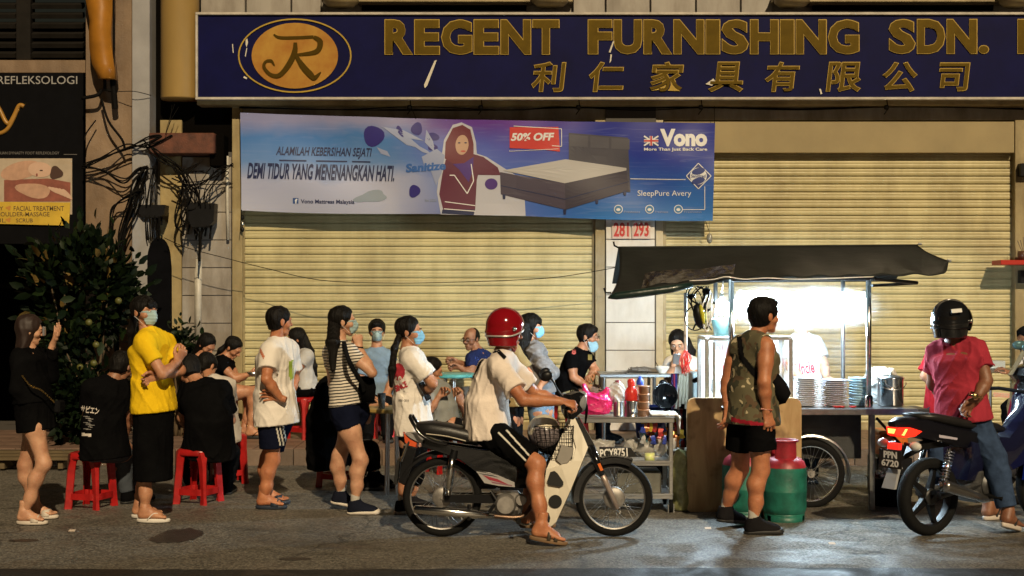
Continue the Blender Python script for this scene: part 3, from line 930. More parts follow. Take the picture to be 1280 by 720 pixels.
# roller shutters
def shutter(x0, x1, ytop, label):
    a, b = P(x0, ytop, W0 + .05), P(x1, ytop, W0 + .05)
    sh = thing('roller_shutter', ((a.x + b.x) / 2, W0 + .06, WALK), label, 'shutter')
    pitch = .0905; first = None; n = int((a.z - WALK) / pitch); c = 0
    for k in range(n):
        z = a.z - (k + 1) * pitch
        if first is None:
            m = MB(); w = b.x - a.x; L = []
            prof = [(0.018, 0), (-.003, .001), (-.0065, .008), (-.0085, .024), (-.0085, .040), (-.0068, .043), (-.0085, .046), (-.0085, .066), (-.006, .076), (-.002, .0795), (.018, .0805), (.018, pitch)]
            r0 = [V((a.x, W0 + .06 + y, z + zz)) for y, zz in prof]; r1 = [p + V((w, 0, 0)) for p in r0]
            vs = r0 + r1; q = len(prof)
            m.add(vs, [(i_, i_ + 1, q + i_ + 1, q + i_) for i_ in range(q - 1)])
            first = m.put('slat', SLATM, sh); zf = first.location.z; z1 = z
        else:
            o = first.copy(); COL.objects.link(o); o.parent = sh
            o.location = (first.location.x, first.location.y + random.uniform(-.0015, .0015), zf + (z - z1)); o.rotation_euler.z = random.uniform(-.0006, .0006)
    MB().box(((a.x + b.x) / 2, W0 + .05, WALK + .03), (b.x - a.x, .03, .06 + (a.z - WALK - n * pitch) * 2), bev=.004).put('bottom_rail', CREAM, sh)
    for px_ in (x0 - 2, x1 + 2):
        c_ = P(px_, ytop, W0 + .05)
        MB().box((c_.x, W0 + .05, (a.z + WALK) / 2), (.045, .07, a.z - WALK)).put('guide_rail', CREAM, sh)
    return sh
shutter(306, 741, 150, 'cream roller shutter with fine ribs behind the mattress banner')
SH2 = shutter(832, 1265, 190, 'pale cream roller shutter behind the lit food cart')
wbox('shutter_box', 830, 152, 1268, 191, W0 - .06, W0 + .09, mat('cream_hood_paint', (.30, .235, .115), .5, nz=.15, nscale=2), SH2)
# posts and tiled pillars
wbox('door_post', 290, 128, 303, 900, W0 - .05, W0 + .11, CREAM, BLD)
wbox('door_post', 744, 150, 757, 900, W0 - .05, W0 + .11, CREAM, BLD)
wbox('door_post', 820, 150, 829, 900, W0 - .04, W0 + .11, mat('pale_cream_paint', (.55, .48, .33), .6, nz=.15), BLD)
wbox('door_post', 1269, 150, 1288, 900, W0 - .05, W0 + .11, CREAM, BLD)
wbox('wall', 1288, 150, 1500, 900, W0 - .03, W0 + .11, CREAM, BLD)
def tiles(x0, x1, ylist, dfront, parent, m, name='wall_tile'):
    for a, b in zip(ylist[:-1], ylist[1:]):
        wbox(name, x0 + .6, a + .45, x1 - .6, b - .45, dfront, dfront + .05, m, parent, bev=.003)
pl = wbox('pillar', 757, 130, 820, 900, W0 - .06, W0 + .115, mat('grout_grey', (.09, .085, .08), .9), BLD)
yb = HOR + (EYE - WALK) * F / (W0 - .1)
tiles(757, 819, [160] + [195 + 34.7 * i for i in range(10)] + [yb], W0 - .1, pl, WTILE)
for k, (x0, x1, s_) in enumerate(((765, 788, '281'), (790, 813, '293'))):
    q = thing('house_number_plate', P((x0 + x1) / 2, 299, W0 - .12), 'plate with the red house number ' + ('two eight one, the nearer to the brown post' if s_ == '281' else 'two nine three, the nearer to the pale shutter'), 'number plate')
    wbox('plate', x0, 275.5, x1, 298.5, W0 - .122, W0 - .103, mat('pinkish_plate', (.62, .50, .46), .4, nz=.1), q, bev=.002)
    text(s_, (x0 + 2, 278, x1 - 2, 296), W0 - .1225, mat('red_paint', (.50, .035, .03), .5), q, off=.03)
wt = wbox('pillar', 227, 190, 290, 900, W0 - .0, W0 + .115, mat('grout_grey', (.09, .085, .08), .9), BLD)
tiles(227, 289.5, [196, 230.6] + [265.3 + 34.7 * i for i in range(8)] + [yb + 3], W0 - .04, wt, mat('aged_dim_white_tile', (.34, .31, .27), .5, nz=.25, nscale=2, bump=.1)); worldly(mat('aged_dim_white_tile', 0), .4)  # tile tone is age plus a cut for weaker lamplight at this end
wbox('wall', 200, 150, 227, 900, W0 - .02, W0 + .11, mat('stained_yellow_wall', (.34, .26, .12), .85, nz=.4, nscale=3), BLD)
wbox('white_pillar', 165, -330, 187, 900, W0 - .25, W0 + .5, mat('cool_white_plaster', (.30, .295, .30), .7, nz=.2, nscale=2.5), BLD)  # pillar tone lowered to stand for weaker lamplight here
wbox('side_pillar', 107, -330, 164.7, 900, W0 - .15, W0 + .6, BEIGE, BLD)
# left neighbour: dark open shop front
NB = thing('neighbour_shop', (P(50, 0, W0).x, W0 + .4, 0), 'dark open shop front with louvred top and black spa signs', 'building')
a = P(-200, 75, W0 + .3); b = P(107, 75, W0 + .3)
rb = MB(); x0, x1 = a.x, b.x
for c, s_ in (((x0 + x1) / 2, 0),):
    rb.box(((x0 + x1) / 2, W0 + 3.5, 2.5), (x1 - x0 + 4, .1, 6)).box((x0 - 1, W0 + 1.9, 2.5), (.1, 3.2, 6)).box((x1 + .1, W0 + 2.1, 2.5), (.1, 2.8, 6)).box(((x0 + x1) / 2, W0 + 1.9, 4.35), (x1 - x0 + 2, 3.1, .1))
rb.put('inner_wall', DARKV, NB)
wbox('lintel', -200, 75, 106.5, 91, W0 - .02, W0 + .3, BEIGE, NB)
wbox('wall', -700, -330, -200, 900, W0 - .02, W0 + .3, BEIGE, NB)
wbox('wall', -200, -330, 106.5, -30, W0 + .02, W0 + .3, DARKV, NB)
LOUV = mat('dark_louvre', (.014, .012, .010), .8, nz=.3, spec=.1)
for k in range(9):
    for (x0, x1) in ((-199, -30), (-27, 20), (38, 104)):
        c0, c1 = P(x0, -30 + k * 12.2, W0 + .1), P(x1, -30 + k * 12.2, W0 + .1)
        MB().box(((c0.x + c1.x) / 2, W0 + .12, c0.z), (c1.x - c0.x, .09, .05), rot=Matrix.Rotation(R(28), 3, 'X')).put('louvre', LOUV, NB)
wbox('mullion', 20, -30, 38, 75, W0 + .04, W0 + .2, LOUV, NB)
# black shop sign and poster
SG = thing('shop_sign', P(50, 300, W0 - .05), 'black spa sign reading REFLEKSOLOGI with gold letter y', 'sign')
wbox('board', -60, 91.5, 104, 305, W0 - .06, W0 - .01, mat('sign_black', (.004, .004, .005), .7, nz=.2, spec=.05), SG)
text('REFLEKSOLOGI', (-3, 95, 96.5, 105), W0 - .0605, mat('sign_grey_letters', (.30, .29, .28), .6), SG)
text('PREMIUM GUAN DYNASTY FOOT REFLEXOLOGY', (-22, 189.5, 74, 193), W0 - .0605, mat('sign_dim_letters', (.14, .13, .12), .6), SG)
MB().box(P(88, 193, W0 - .062), (.15, .003, .006)).put('underline', MATS['sign_dim_letters'], SG)
GOLD = mat('gold_script', (.38, .19, .03), .4, nz=.3, nscale=5)
m = MB(); w_ = [P(x, y, W0 - .066) for x, y in ((-6, 128), (1, 140), (7, 152), (12, 154), (18, 144), (24, 132), (30, 133))]
m.tube(spline(w_, 5), [.02, .03, .034, .03, .026, .02, .012] and .026, 8); m.tube(spline([P(x, y, W0 - .066) for x, y in ((22, 136), (14, 154), (6, 164), (-6, 167), (-14, 160))], 5), .024, 8)
m.put('script_letter', GOLD, SG, True)
PO = thing('massage_poster', P(44, 283, W0 - .08), 'poster of a massage above a yellow strip listing facial treatment', 'poster')
dp = W0 - .075
wbox('sheet', -30, 198, 90, 268, dp, dp + .008, mat('poster_cream', (.42, .34, .25), .6, nz=.15), PO, bev=0)
def flatshape(name, pts, d, m_, parent, th=.0015):
    return plate(pts, d, th).put(name, m_, parent)
def blob(cx, cy, rx, ry, n=20, rot=0, wob=0):
    o_ = []
    for k in range(n):
        a_ = 2 * math.pi * k / n; r_ = 1 + wob * math.sin(3 * a_ + cx)
        x_, y_ = rx * r_ * math.cos(a_), ry * r_ * math.sin(a_)
        o_.append((cx + x_ * math.cos(rot) - y_ * math.sin(rot), cy + x_ * math.sin(rot) + y_ * math.cos(rot)))
    return o_
SKP = mat('poster_skin', (.46, .27, .18), .6, nz=.2, nscale=12); SKD = mat('poster_skin_shade', (.24, .07, .045), .6, nz=.3, nscale=9)
flatshape('printed_back', [(5, 225), (60, 223), (88, 228), (88, 252), (5, 252)], dp - .002, SKD, PO)
flatshape('printed_arm', blob(26, 213, 26, 11, rot=-.25), dp - .003, SKP, PO)
flatshape('printed_face', blob(50, 212, 15, 9.5, rot=.1), dp - .005, mat('poster_face', (.55, .36, .26), .6, nz=.1), PO)
flatshape('printed_hair', blob(70, 216, 8, 8, wob=.15), dp - .006, mat('poster_hair', (.05, .02, .012), .6), PO)
flatshape('printed_shoulder', blob(42, 238, 22, 9, rot=.15, wob=.1), dp - .004, SKP, PO)
for k in range(5): flatshape('printed_finger', blob(68 + k * 4, 238 + k * 1.2, 9, 2.2, rot=.5 + .08 * k), dp - .0055 - k * .0006, MATS['poster_face'], PO)
flatshape('printed_eye', blob(51.5, 213, 2.2, .8), dp - .0075, MATS['poster_hair'], PO); flatshape('printed_lips', blob(46, 218.5, 1.2, 1.9), dp - .0075, SKD, PO)
ys = thing('yellow_price_strip', P(40, 282, dp), 'yellow cloth strip listing facial treatment, shoulder massage and scrub', 'sign')
flatshape('strip', [(-30, 252), (88, 253), (86, 282), (-30, 279)], dp - .012, mat('strip_yellow', (.55, .36, .03), .7, nz=.2, nscale=4), ys, .004)
SBR = mat('strip_brown', (.12, .075, .02), .7)
text('BEAUTY', (-22, 258, 4, 263), dp - .0125, SBR, ys, off=.01); text('FACIAL TREATMENT', (17, 257.5, 80, 263.5), dp - .0125, SBR, ys, off=.01)
text('SHOULDER-MASSAGE', (-8, 265, 62, 270.5), dp - .0125, SBR, ys, off=.01)
text('NAIL', (-16, 273, 7, 278), dp - .0125, SBR, ys, off=.01); text('SCRUB', (20, 273, 41, 278), dp - .0125, SBR, ys, off=.01)
for yy in (260, 275): flatshape('tick_mark', blob(10.5, yy, 3, 2.6, wob=.3), dp - .0135, mat('strip_amber', (.45, .2, .03), .6), ys)
# amber hanging ribbon sign on the pillar
am = thing('amber_sign', P(125, 100, W0 - .3), 'curved amber light-box sign hanging on the beige pillar', 'sign')
AMB = mat('amber_sheet', (.36, .15, .016), .35, nz=.25, nscale=4, coat=.3)
sec = []
for k, (cx, cy, w_) in enumerate(((118, -60, 22), (121, -20, 18), (124, 10, 15), (125, 26, 13), (124, 40, 13), (125, 60, 13.5), (128, 80, 13), (133, 98, 10))):
    a = P(cx - w_, cy, W0 - .42); b = P(cx + w_, cy, W0 - .42); bl = .05 * math.sin(k * 1.4)
    sec.append([a, (a + b) / 2 + V((0, -.05 + bl * .6, 0)), b, b + V((0, .16, 0)), a + V((0, .16, 0))])
MB().loft(sec).put('ribbon', AMB, am, True)
MB().tube([P(142, y, W0 - .36) for y in (-60, 0, 40, 80, 96)], .012, 6).tube([P(131, 98, W0 - .34), P(131, 112, W0 - .3), P(143, 114, W0 - .3)], .02, 6).tube([P(141, 100, W0 - .3), P(144, 136, W0 - .28)], .035, 8).put('bracket', CABLE, am)
# yellow round column, and a near-black sheet painted as a dark recess
MB().lathe(P(225, 125, W0 - .12), (0, 0, 1), [(0, 0), (.205, 0), (.215, .02), (.215, 3)], 32).put('round_column', mat('yellow_column_paint', (.36, .235, .075), .5, nz=.15, nscale=2, stretch=(1, 1, .5)), BLD, True)
wbox('dark_recess_sheet', 187.3, -330, 300, 192, W0 + .03, W0 + .11, DARKV, BLD)
# upper storey: panels, window bays, corbels
PANEL = mat('white_cladding', (.34, .315, .28), .6, nz=.2, nscale=2, stretch=(1, 1, .3)); worldly(PANEL, .4)  # cladding tone also lowered for lamplight fading up the wall
xs = [250, 307, 364, 402]
def panels(xs):
    for a, b in zip(xs[:-1], xs[1:]): wbox('cladding_panel', a + 1, -330, b - 1, 20, W0 + .02, W0 + .1, PANEL, BLD)
panels(xs); panels([716, 757, 813, 870, 926, 966]); panels([1300, 1357, 1414, 1471])
def bay(x0, x1):
    w = wbox('window', x0 + 46, -200, x1 - 56, 6, W0 - .02, W0 + .1, mat('window_frame_brown', (.15, .11, .06), .6, nz=.2), BLD)
    n = max(2, int((x1 - x0 - 100) / 50))
    for k in range(n):
        xa = x0 + 52 + k * (x1 - x0 - 114) / n
        wbox('pane', xa, -190, xa + (x1 - x0 - 114) / n - 5, 1, W0 - .035, W0 - .022, mat('window_dark_glass', (.03, .03, .026), .12, coat=.5), w)
    wbox('window_ledge', x0, -6, x1, 2, W0 - .12, W0 + .1, CREAM, BLD)
    for cx in (x0 + 24, x1 - 28):
        m_ = MB(); c_ = P(cx, 4, W0 - .2); m_.lathe(c_ + V((0, 0, -.04)), (0, 0, 1), [(0, 0), (.15, .005), (.2, .05), (.21, .15), (.18, .2), (0, .2)], 20).put('corbel', CREAM, BLD, True)
    wbox('painted_shadow_strip', x0 + 50, 6.5, x1 - 58, 13, W0 + .0, W0 + .02, DARKV, BLD)  # solid near-black strip painted as shade below the window
bay(402, 716); bay(966, 1300)
# ---- big blue shop sign
BS = thing('shop_signboard', P(760, 124, W0 - .3), 'long navy signboard with gold REGENT FURNISHING letters and round R emblem', 'sign')
dS = W0 - .30
NAVY = mat('navy_board', (.003, .004, .050), .5, nz=.25, nscale=3, spec=.1)
wbox('board', 247, 18, 1420, 121.5, dS + .01, W0 - .0, NAVY, BS, bev=0)
FRM = mat('weathered_white_frame', (.50, .46, .40), .6, nz=.25)
for bx in ((244, 15, 1420, 18.3), (244, 121.2, 1420, 124.5), (244, 18.4, 247, 121.1)): wbox('frame', *bx, dS - .02, dS + .08, FRM, BS)
wbox('underside_tray', 246, 124.8, 1420, 131, dS + .06, W0 - .01, CREAM, BS)
GFACE = mat('dull_gold', (.115, .072, .004), .6, spec=.1, nz=.25, nscale=6); GEDGE = mat('bright_gold_edge', (.42, .28, .04), .35, nz=.1)
def letters(word, x0, x1, y0, y1, weights=None, off=.045, d=dS, nm='letter'):
    wd = {'I': .5, 'M': 1.25, 'W': 1.3, 'N': 1.08, '.': .36, 'G': 1.1, 'E': .9, 'F': .85, 'T': .95, 'S': .95}
    ws = [wd.get(c, 1) for c in word]; sp = .06; tot = sum(ws) + sp * (len(word) - 1) * 1; x = x0
    for c, w in zip(word, ws):
        px = (x1 - x0) * w / tot
        ya = y0 if c != '.' else y1 - (y1 - y0) * .24
        bb = (x, ya, x + px, y1)
        e_ = text(c, (bb[0] - .4, bb[1] - .4, bb[2] + .4, bb[3] + .4), d + .003, GEDGE, BS, off=off + .008, ext=.006, name=nm)
        text(c, (bb[0] + .6, bb[1] + .6, bb[2] - .6, bb[3] - .6), d - .004, GFACE, e_, off=off - .006, ext=.003, name='letter_face')
        x += px + (x1 - x0) * sp / tot
letters('REGENT', 481, 699, 24.5, 68); letters('FURNISHING', 735, 1074, 24.5, 67.5); letters('SDN.', 1111, 1236, 24, 67); letters('BHD.', 1272, 1400, 24, 67)
for c, cx in zip('利仁家具有限公司', (686, 758, 833, 907, 978, 1054, 1125, 1194)):
    bb = (cx - 21, 78, cx + 21, 114) if c not in '司' else (cx - 19, 79, cx + 18, 113)
    e_ = text(c, (bb[0] - 1, bb[1] - 1, bb[2] + 1, bb[3] + 1), dS + .003, GEDGE, BS, off=.026, ext=.006, name='letter', shear=.1)
    text(c, bb, dS - .004, GFACE, e_, off=.010, ext=.003, name='letter_face', shear=.1)
oc = P(368.5, 69.5, dS)
def ellring(rx, ry, w, y): 
    m_ = MB(); N_ = 56; o_ = []; i_ = []
    for k in range(N_):
        a_ = 2 * math.pi * k / N_; s_ = dS / F
        o_.append(oc + V((rx * s_ * math.cos(a_), y, ry * s_ * math.sin(a_)))); i_.append(oc + V(((rx - w) * s_ * math.cos(a_), y, (ry - w) * s_ * math.sin(a_))))
    vs = o_ + i_ + [p + V((0, .012, 0)) for p in o_ + i_]
    fs = [(k, (k + 1) % N_, N_ + (k + 1) % N_, N_ + k) for k in range(N_)] + [(k, 2 * N_ + k, 2 * N_ + (k + 1) % N_, (k + 1) % N_) for k in range(N_)]
    return m_.add(vs, fs)
ellring(71, 46.5, 1.8, -.004).put('emblem_ring', GEDGE, BS)
flatshape('emblem_disc', blob(368.5, 69.5, 54, 41, 56), dS - .004, mat('emblem_amber', (.40, .235, .045), .5, nz=.3, nscale=3, col2=(.33, .13, .022), spec=.15), BS, .012)
EMB = mat('emblem_dark', (.07, .042, .006), .7, spec=.03)
m = MB()
def stroke(pts, rs):
    m.tube(spline([P(x, y, dS - .008) for x, y in pts], 6), [r * dS / F for r in rs for _ in range(6)][:-5] if False else 2.6 * dS / F, 8, flat=.16)
RB = [0]
def ribbon(pts, ws):
    """calligraphic stroke: closed outline around a centre line"""
    c = spline([V((x, y, 0)) for x, y in pts], 6); n_ = len(c); up = []; dn = []
    for k, p in enumerate(c):
        t_ = (c[min(k + 1, n_ - 1)] - c[max(k - 1, 0)]).normalized(); w_ = np.interp(k / (n_ - 1), np.linspace(0, 1, len(ws)), ws)
        nn = V((-t_.y, t_.x, 0)) * w_; up.append(p + nn); dn.append(p - nn)
    RB[0] += .0025; U = [P(p.x, p.y, dS - .008 - RB[0]) for p in up]; D = [P(p.x, p.y, dS - .008 - RB[0]) for p in dn]
    e_ = V((0, .008, 0)); vs = U + D + [q + e_ for q in U] + [q + e_ for q in D]
    fs = []
    for k in range(n_ - 1): fs += [(k, k + 1, n_ + k + 1, n_ + k), (k, 2 * n_ + k, 2 * n_ + k + 1, k + 1), (n_ + k, n_ + k + 1, 3 * n_ + k + 1, 3 * n_ + k)]
    fs += [(0, n_, 3 * n_, 2 * n_)]
    m.add(vs, fs)
ribbon([(342, 43), (350, 47), (372, 47), (392, 46)], [1, 2, 2, 2]); ribbon([(392, 46), (400, 52), (396, 64), (376, 68), (364, 68)], [2, 3.6, 3.2, 1.8, 1])
ribbon([(369, 53), (368, 66), (360, 82), (349, 94), (338, 93), (330, 84), (332, 77), (339, 76), (343, 82)], [2, 3.6, 3.4, 2.8, 2.2, 2, 1.6, 1.8, .6])
ribbon([(368, 66), (378, 82), (387, 92), (393, 97), (401, 90)], [1.5, 3.6, 4, 3, .5])
m.put('emblem_letter', EMB, BS)
SCR = mat('scratch_white', (.62, .58, .5), .7)
for pts in ([(543, 76), (546, 75), (534, 107), (531, 110), (530, 106)], [(307, 50), (309, 48), (310, 53), (308, 59), (307, 55)], [(308, 60), (309, 60), (307, 71), (306, 70)], [(290, 55), (291, 55), (292, 66), (291, 66)], [(305, 95), (309, 97), (308, 99), (304, 97)], [(766, 52), (768, 51), (763, 66), (761, 65)], [(763, 68), (765, 68), (764, 76), (762, 79)], [(882, 105), (892, 98), (895, 104), (890, 107)], [(1000, 30), (1001, 30), (1000, 36), (999, 36)], [(1024, 111), (1026, 111), (1028, 117), (1026, 118)]):
    flatshape('paint_scratch', pts, dS - .001 if pts[0][0] < 700 else dS - .006, SCR, BS, .009)
# ---- mattress banner
BN = thing('advertising_banner', P(597, 275, W0 - .16), 'blue and white mattress sale banner hung over the cream shutter', 'banner')
dB = W0 - .2
bm_ = bpy.data.materials.new('banner_print'); bm_.use_nodes = True; t = bm_.node_tree; b = t.nodes['Principled BSDF']; b.inputs['Roughness'].default_value = .42
tc = t.nodes.new('ShaderNodeTexCoord'); sp = t.nodes.new('ShaderNodeSeparateXYZ'); t.links.new(tc.outputs['Object'], sp.inputs[0])
nn = t.nodes.new('ShaderNodeTexNoise'); nn.inputs['Scale'].default_value = 1.6; nn.inputs['Detail'].default_value = 3; t.links.new(tc.outputs['Object'], nn.inputs['Vector'])
def vmath(op, a_, b_):
    n_ = t.nodes.new('ShaderNodeMath'); n_.operation = op
    for k, q in enumerate((a_, b_)):
        if isinstance(q, (int, float)): n_.inputs[k].default_value = q
        else: t.links.new(q, n_.inputs[k])
    return n_.outputs[0]
def cramp(src, els):
    r_ = t.nodes.new('ShaderNodeValToRGB'); cr = r_.color_ramp
    while len(cr.elements) < len(els): cr.elements.new(.5)
    for e_, (p_, c_) in zip(cr.elements, els): e_.position = p_; e_.color = (*c_, 1)
    t.links.new(src, r_.inputs['Fac']); return r_.outputs['Color']
ux = vmath('ADD', vmath('MULTIPLY', sp.outputs['X'], 1 / 5.4), .5)
uz = vmath('MULTIPLY', sp.outputs['Z'], 1 / 1.15)
uzz = vmath('ADD', uz, vmath('MULTIPLY', vmath('SUBTRACT', nn.outputs['Fac'], .5), .35))
left = cramp(uzz, [(0, (.36, .38, .50)), (.40, (.38, .41, .58)), (.58, (.12, .24, .52)), (.8, (.05, .17, .46)), (.97, (.22, .23, .42))])
mid = cramp(uzz, [(0, (.05, .10, .44)), (.35, (.07, .16, .52)), (.7, (.07, .10, .45)), (.95, (.12, .04, .30))])
right = cramp(uzz, [(0, (.02, .16, .50)), (.3, (.015, .10, .42)), (.62, (.010, .03, .30)), (.95, (.012, .02, .26))])
def mixc(a_, b_, f_):
    x_ = t.nodes.new('ShaderNodeMixRGB'); t.links.new(a_, x_.inputs[1]); t.links.new(b_, x_.inputs[2]); t.links.new(f_, x_.inputs[0]); return x_.outputs[0]
f1 = cramp(vmath('ADD', ux, vmath('MULTIPLY', nn.outputs['Fac'], .1)), [(.36, (0, 0, 0)), (.52, (1, 1, 1))]); f2 = cramp(ux, [(.58, (0, 0, 0)), (.75, (1, 1, 1))])
wv = t.nodes.new('ShaderNodeTexNoise'); wv.inputs['Scale'].default_value = 3; wv.inputs['Distortion'].default_value = 1.5
mp_ = t.nodes.new('ShaderNodeMapping'); mp_.inputs['Rotation'].default_value = (0, R(35), 0); mp_.inputs['Scale'].default_value = (.6, 1, 7); t.links.new(tc.outputs['Object'], mp_.inputs['Vector']); t.links.new(mp_.outputs[0], wv.inputs['Vector'])
strk = cramp(wv.outputs['Fac'], [(.55, (0, 0, 0)), (.8, (.25, .25, .25))])
c0 = mixc(mixc(left, mid, f1), right, f2)
wh = t.nodes.new('ShaderNodeRGB'); wh.outputs[0].default_value = (.25, .3, .55, 1)
t.links.new(mixc(c0, wh.outputs[0], strk), b.inputs['Base Color'])
nx_, nz_ = 120, 24; vs = []; fs = []
def bpt(u, v, lift=0):
    """u along the banner, v up: slightly sagging and rippled cloth"""
    top = lerp(141, 153.5, u) + 2.5 * math.sin(math.pi * u) ; bot = lerp(263, 276, u) + 1.5 * math.sin(math.pi * u * 3)
    x = lerp(300.5 + (1 - v) * 1, 894 - (1 - v) * 3, u); y = lerp(bot, top, v)
    rip = .010 * math.sin(22 * u + 5 * v) + .007 * math.sin(51 * u - 9 * v) * (v ** 2 + .2) + .006 * math.sin(9 * v + 13 * u)
    p = P(x, y, dB); p.y += rip - lift; return p
for i in range(nx_ + 1):
    for k in range(nz_ + 1): vs.append(bpt(i / nx_, k / nz_))
for i in range(nx_):
    for k in range(nz_): q = i * (nz_ + 1) + k; fs.append((q, q + nz_ + 1, q + nz_ + 2, q + 1))
nv_ = len(vs); vs2 = vs + [v + V((0, .004, 0)) for v in vs]; fs2 = fs + [tuple(i + nv_ for i in f[::-1]) for f in fs]
BNM = put('sheet', vs2, fs2, bm_, BN, True)
def onban(vf, name, m_, lift=.004):
    """lay print on the banner cloth"""
    out = []
    for p in vf[0]:
        X = p[0] * F / p[1] + 640; Y = (EYE - p[2]) * F / p[1] + HOR
        u = (X - 300.5) / 592; top = lerp(141, 153.5, u); bot = lerp(263, 276, u); v = (bot - Y) / (bot - top)
        rip = .010 * math.sin(22 * u + 5 * v) + .007 * math.sin(51 * u - 9 * v) * (max(v, 0) ** 2 + .2) + .006 * math.sin(9 * v + 13 * u)
        q = P(X, Y, dB + rip - lift); out.append(q)
    return put(name, out, vf[1], m_, BN)
def bpoly(pts, name, m_, lift=.004):
    cx = sum(p[0] for p in pts) / len(pts); cy = sum(p[1] for p in pts) / len(pts)
    vs_ = [P(cx, cy, dB)]; fs_ = []; K = 4; n_ = len(pts); 
    dense = []
    for i in range(n_):
        a_, b_ = pts[i], pts[(i + 1) % n_]; L_ = max(1, int(math.hypot(b_[0] - a_[0], b_[1] - a_[1]) / 6))
        for q in range(L_): dense.append((lerp(a_[0], b_[0], q / L_), lerp(a_[1], b_[1], q / L_)))
    n_ = len(dense)
    for r_ in range(1, K + 1):
        for p in dense: vs_.append(P(lerp(cx, p[0], r_ / K), lerp(cy, p[1], r_ / K), dB))
    for i in range(n_):
        fs_.append((0, 1 + i, 1 + (i + 1) % n_))
        for r_ in range(K - 1): fs_.append((1 + r_ * n_ + i, 1 + (r_ + 1) * n_ + i, 1 + (r_ + 1) * n_ + (i + 1) % n_, 1 + r_ * n_ + (i + 1) % n_))
    return onban((vs_, fs_), name, m_, lift)
def btext(s_, box, m_, off=.02, shear=0, rot=0, lift=.006): return onban(text_vf(s_, box, dB, off, shear, rot), 'lettering', m_, lift)
INK = lambda n, c, r=.5: mat('ink_' + n, c, r)
btext('ALAMILAH KEBERSIHAN SEJATI', (345, 184, 465, 198), INK('navy', (.012, .02, .08)), .018, .25, -1.0)
for x0, x1 in ((349, 383), (395, 434), (440, 463)): bpoly([(x0, 199.5 + (x0 - 349) * .018), (x1, 199.5 + (x1 - 349) * .018), (x1, 201.2 + (x1 - 349) * .018), (x0, 201.2 + (x0 - 349) * .018)], 'underline', INK('navy', 0))
btext('DEMI TIDUR YANG MENENANGKAN HATI.', (309, 205, 493, 225), INK('navy', 0), .03, .25, -1.2)
btext('Vono Mattress Malaysia', (376, 249.5, 443, 256), INK('navy', 0), .02, 0, -.6)
bpoly([(366, 247.5), (373, 247.5), (373, 254.5), (366, 254.5)], 'blue_badge', INK('fb', (.03, .08, .25))); btext('f', (368.5, 248.5, 371.8, 254.5), INK('white', (.7, .72, .76)), .03, lift=.008)
btext('Sanitize', (507, 203, 557, 214), INK('blue', (.03, .12, .42)), .04, .1, 4)
# splash and bubbles
BUB = INK('bubble', (.035, .03, .20), .3)
for (x, y, rx, ry, r_) in ((467, 170, 13, 13, 0), (521, 161, 7, 8, .2), (500, 164, 3, 8, -.5), (518, 239, 7, 8, .4), (541, 171, 8, 5, 0), (541, 184, 6, 4, 0)): bpoly(blob(x, y, rx, ry, 18, r_, .08), 'printed_bubble', BUB)
bpoly(blob(464, 246, 20, 7, 22, -.15, .2), 'printed_smoke', INK('smoke', (.22, .27, .34)))
for pts in ([(480, 160), (512, 172), (528, 186), (508, 181)], [(471, 184), (484, 189), (488, 196), (476, 192)], [(497, 168), (534, 188), (541, 194), (528, 190)], [(533, 162), (541, 176), (545, 192), (531, 178)], [(476, 158), (505, 163), (530, 176), (505, 172)]): bpoly(pts, 'printed_splash', INK('splash', (.27, .32, .52)))
bpoly([(527, 196), (546, 186), (556, 194), (552, 216), (545, 232), (538, 212), (530, 206)], 'printed_splash', INK('splash', 0), .0045)
# woman in headscarf
bpoly([(551, 268), (546, 240), (550, 210), (555, 175), (566, 156), (577, 153), (590, 159), (595, 178), (596, 192), (608, 196), (630, 210), (650, 222), (656, 250), (657, 270), (600, 269)], 'printed_halo', INK('halo', (.44, .46, .56)), .0035)
MAR = INK('maroon', (.10, .015, .045)); 
bpoly([(557, 200), (566, 192), (590, 192), (604, 196), (622, 209), (626, 219), (612, 214), (600, 209), (596, 225), (594, 262), (554, 262), (549, 243), (553, 217)], 'printed_dress', MAR, .005)
bpoly([(553, 262), (594, 262), (592, 269), (552, 267)], 'printed_belt', INK('navy', 0), .005)
bpoly([(556, 198), (557, 178), (566, 160), (578, 156), (588, 162), (592, 180), (592, 196), (580, 206), (566, 204)], 'printed_scarf', INK('scarf', (.13, .02, .035)), .006)
bpoly([(566, 205), (580, 204), (592, 196), (591, 212), (586, 228), (574, 212)], 'printed_collar', INK('violet', (.06, .02, .20)), .0065)
bpoly(blob(577.5, 181, 8.2, 12.5, 20, .08), 'printed_face', INK('face', (.46, .30, .22)), .007)
for x in (574, 582): bpoly(blob(x, 178.5, 1.7, .8, 10), 'printed_eye', INK('navy', 0), .0085)
bpoly(blob(579, 189, 3.2, 1.1, 10), 'printed_mouth', INK('lips', (.45, .08, .07)), .0085)
def bline(pts, w, m_, lift=.007):
    for a_, b_ in zip(pts[:-1], pts[1:]):
        dx, dy = b_[0] - a_[0], b_[1] - a_[1]; L_ = math.hypot(dx, dy) or 1; nx, ny = -dy / L_ * w, dx / L_ * w
        bpoly([(a_[0] + nx, a_[1] + ny), (b_[0] + nx, b_[1] + ny), (b_[0] - nx, b_[1] - ny), (a_[0] - nx, a_[1] - ny)], 'printed_line', m_, lift)
WL = INK('white', 0)
bline([(562, 219), (568, 219), (577, 232), (584, 242), (592, 226), (589, 205)], .6, WL); bline([(556, 252), (594, 257)], .5, WL); bline([(555, 261), (594, 264)], .5, WL)
bpoly(blob(614, 230, 8, 7), 'printed_bubble', INK('violet', 0), .006)
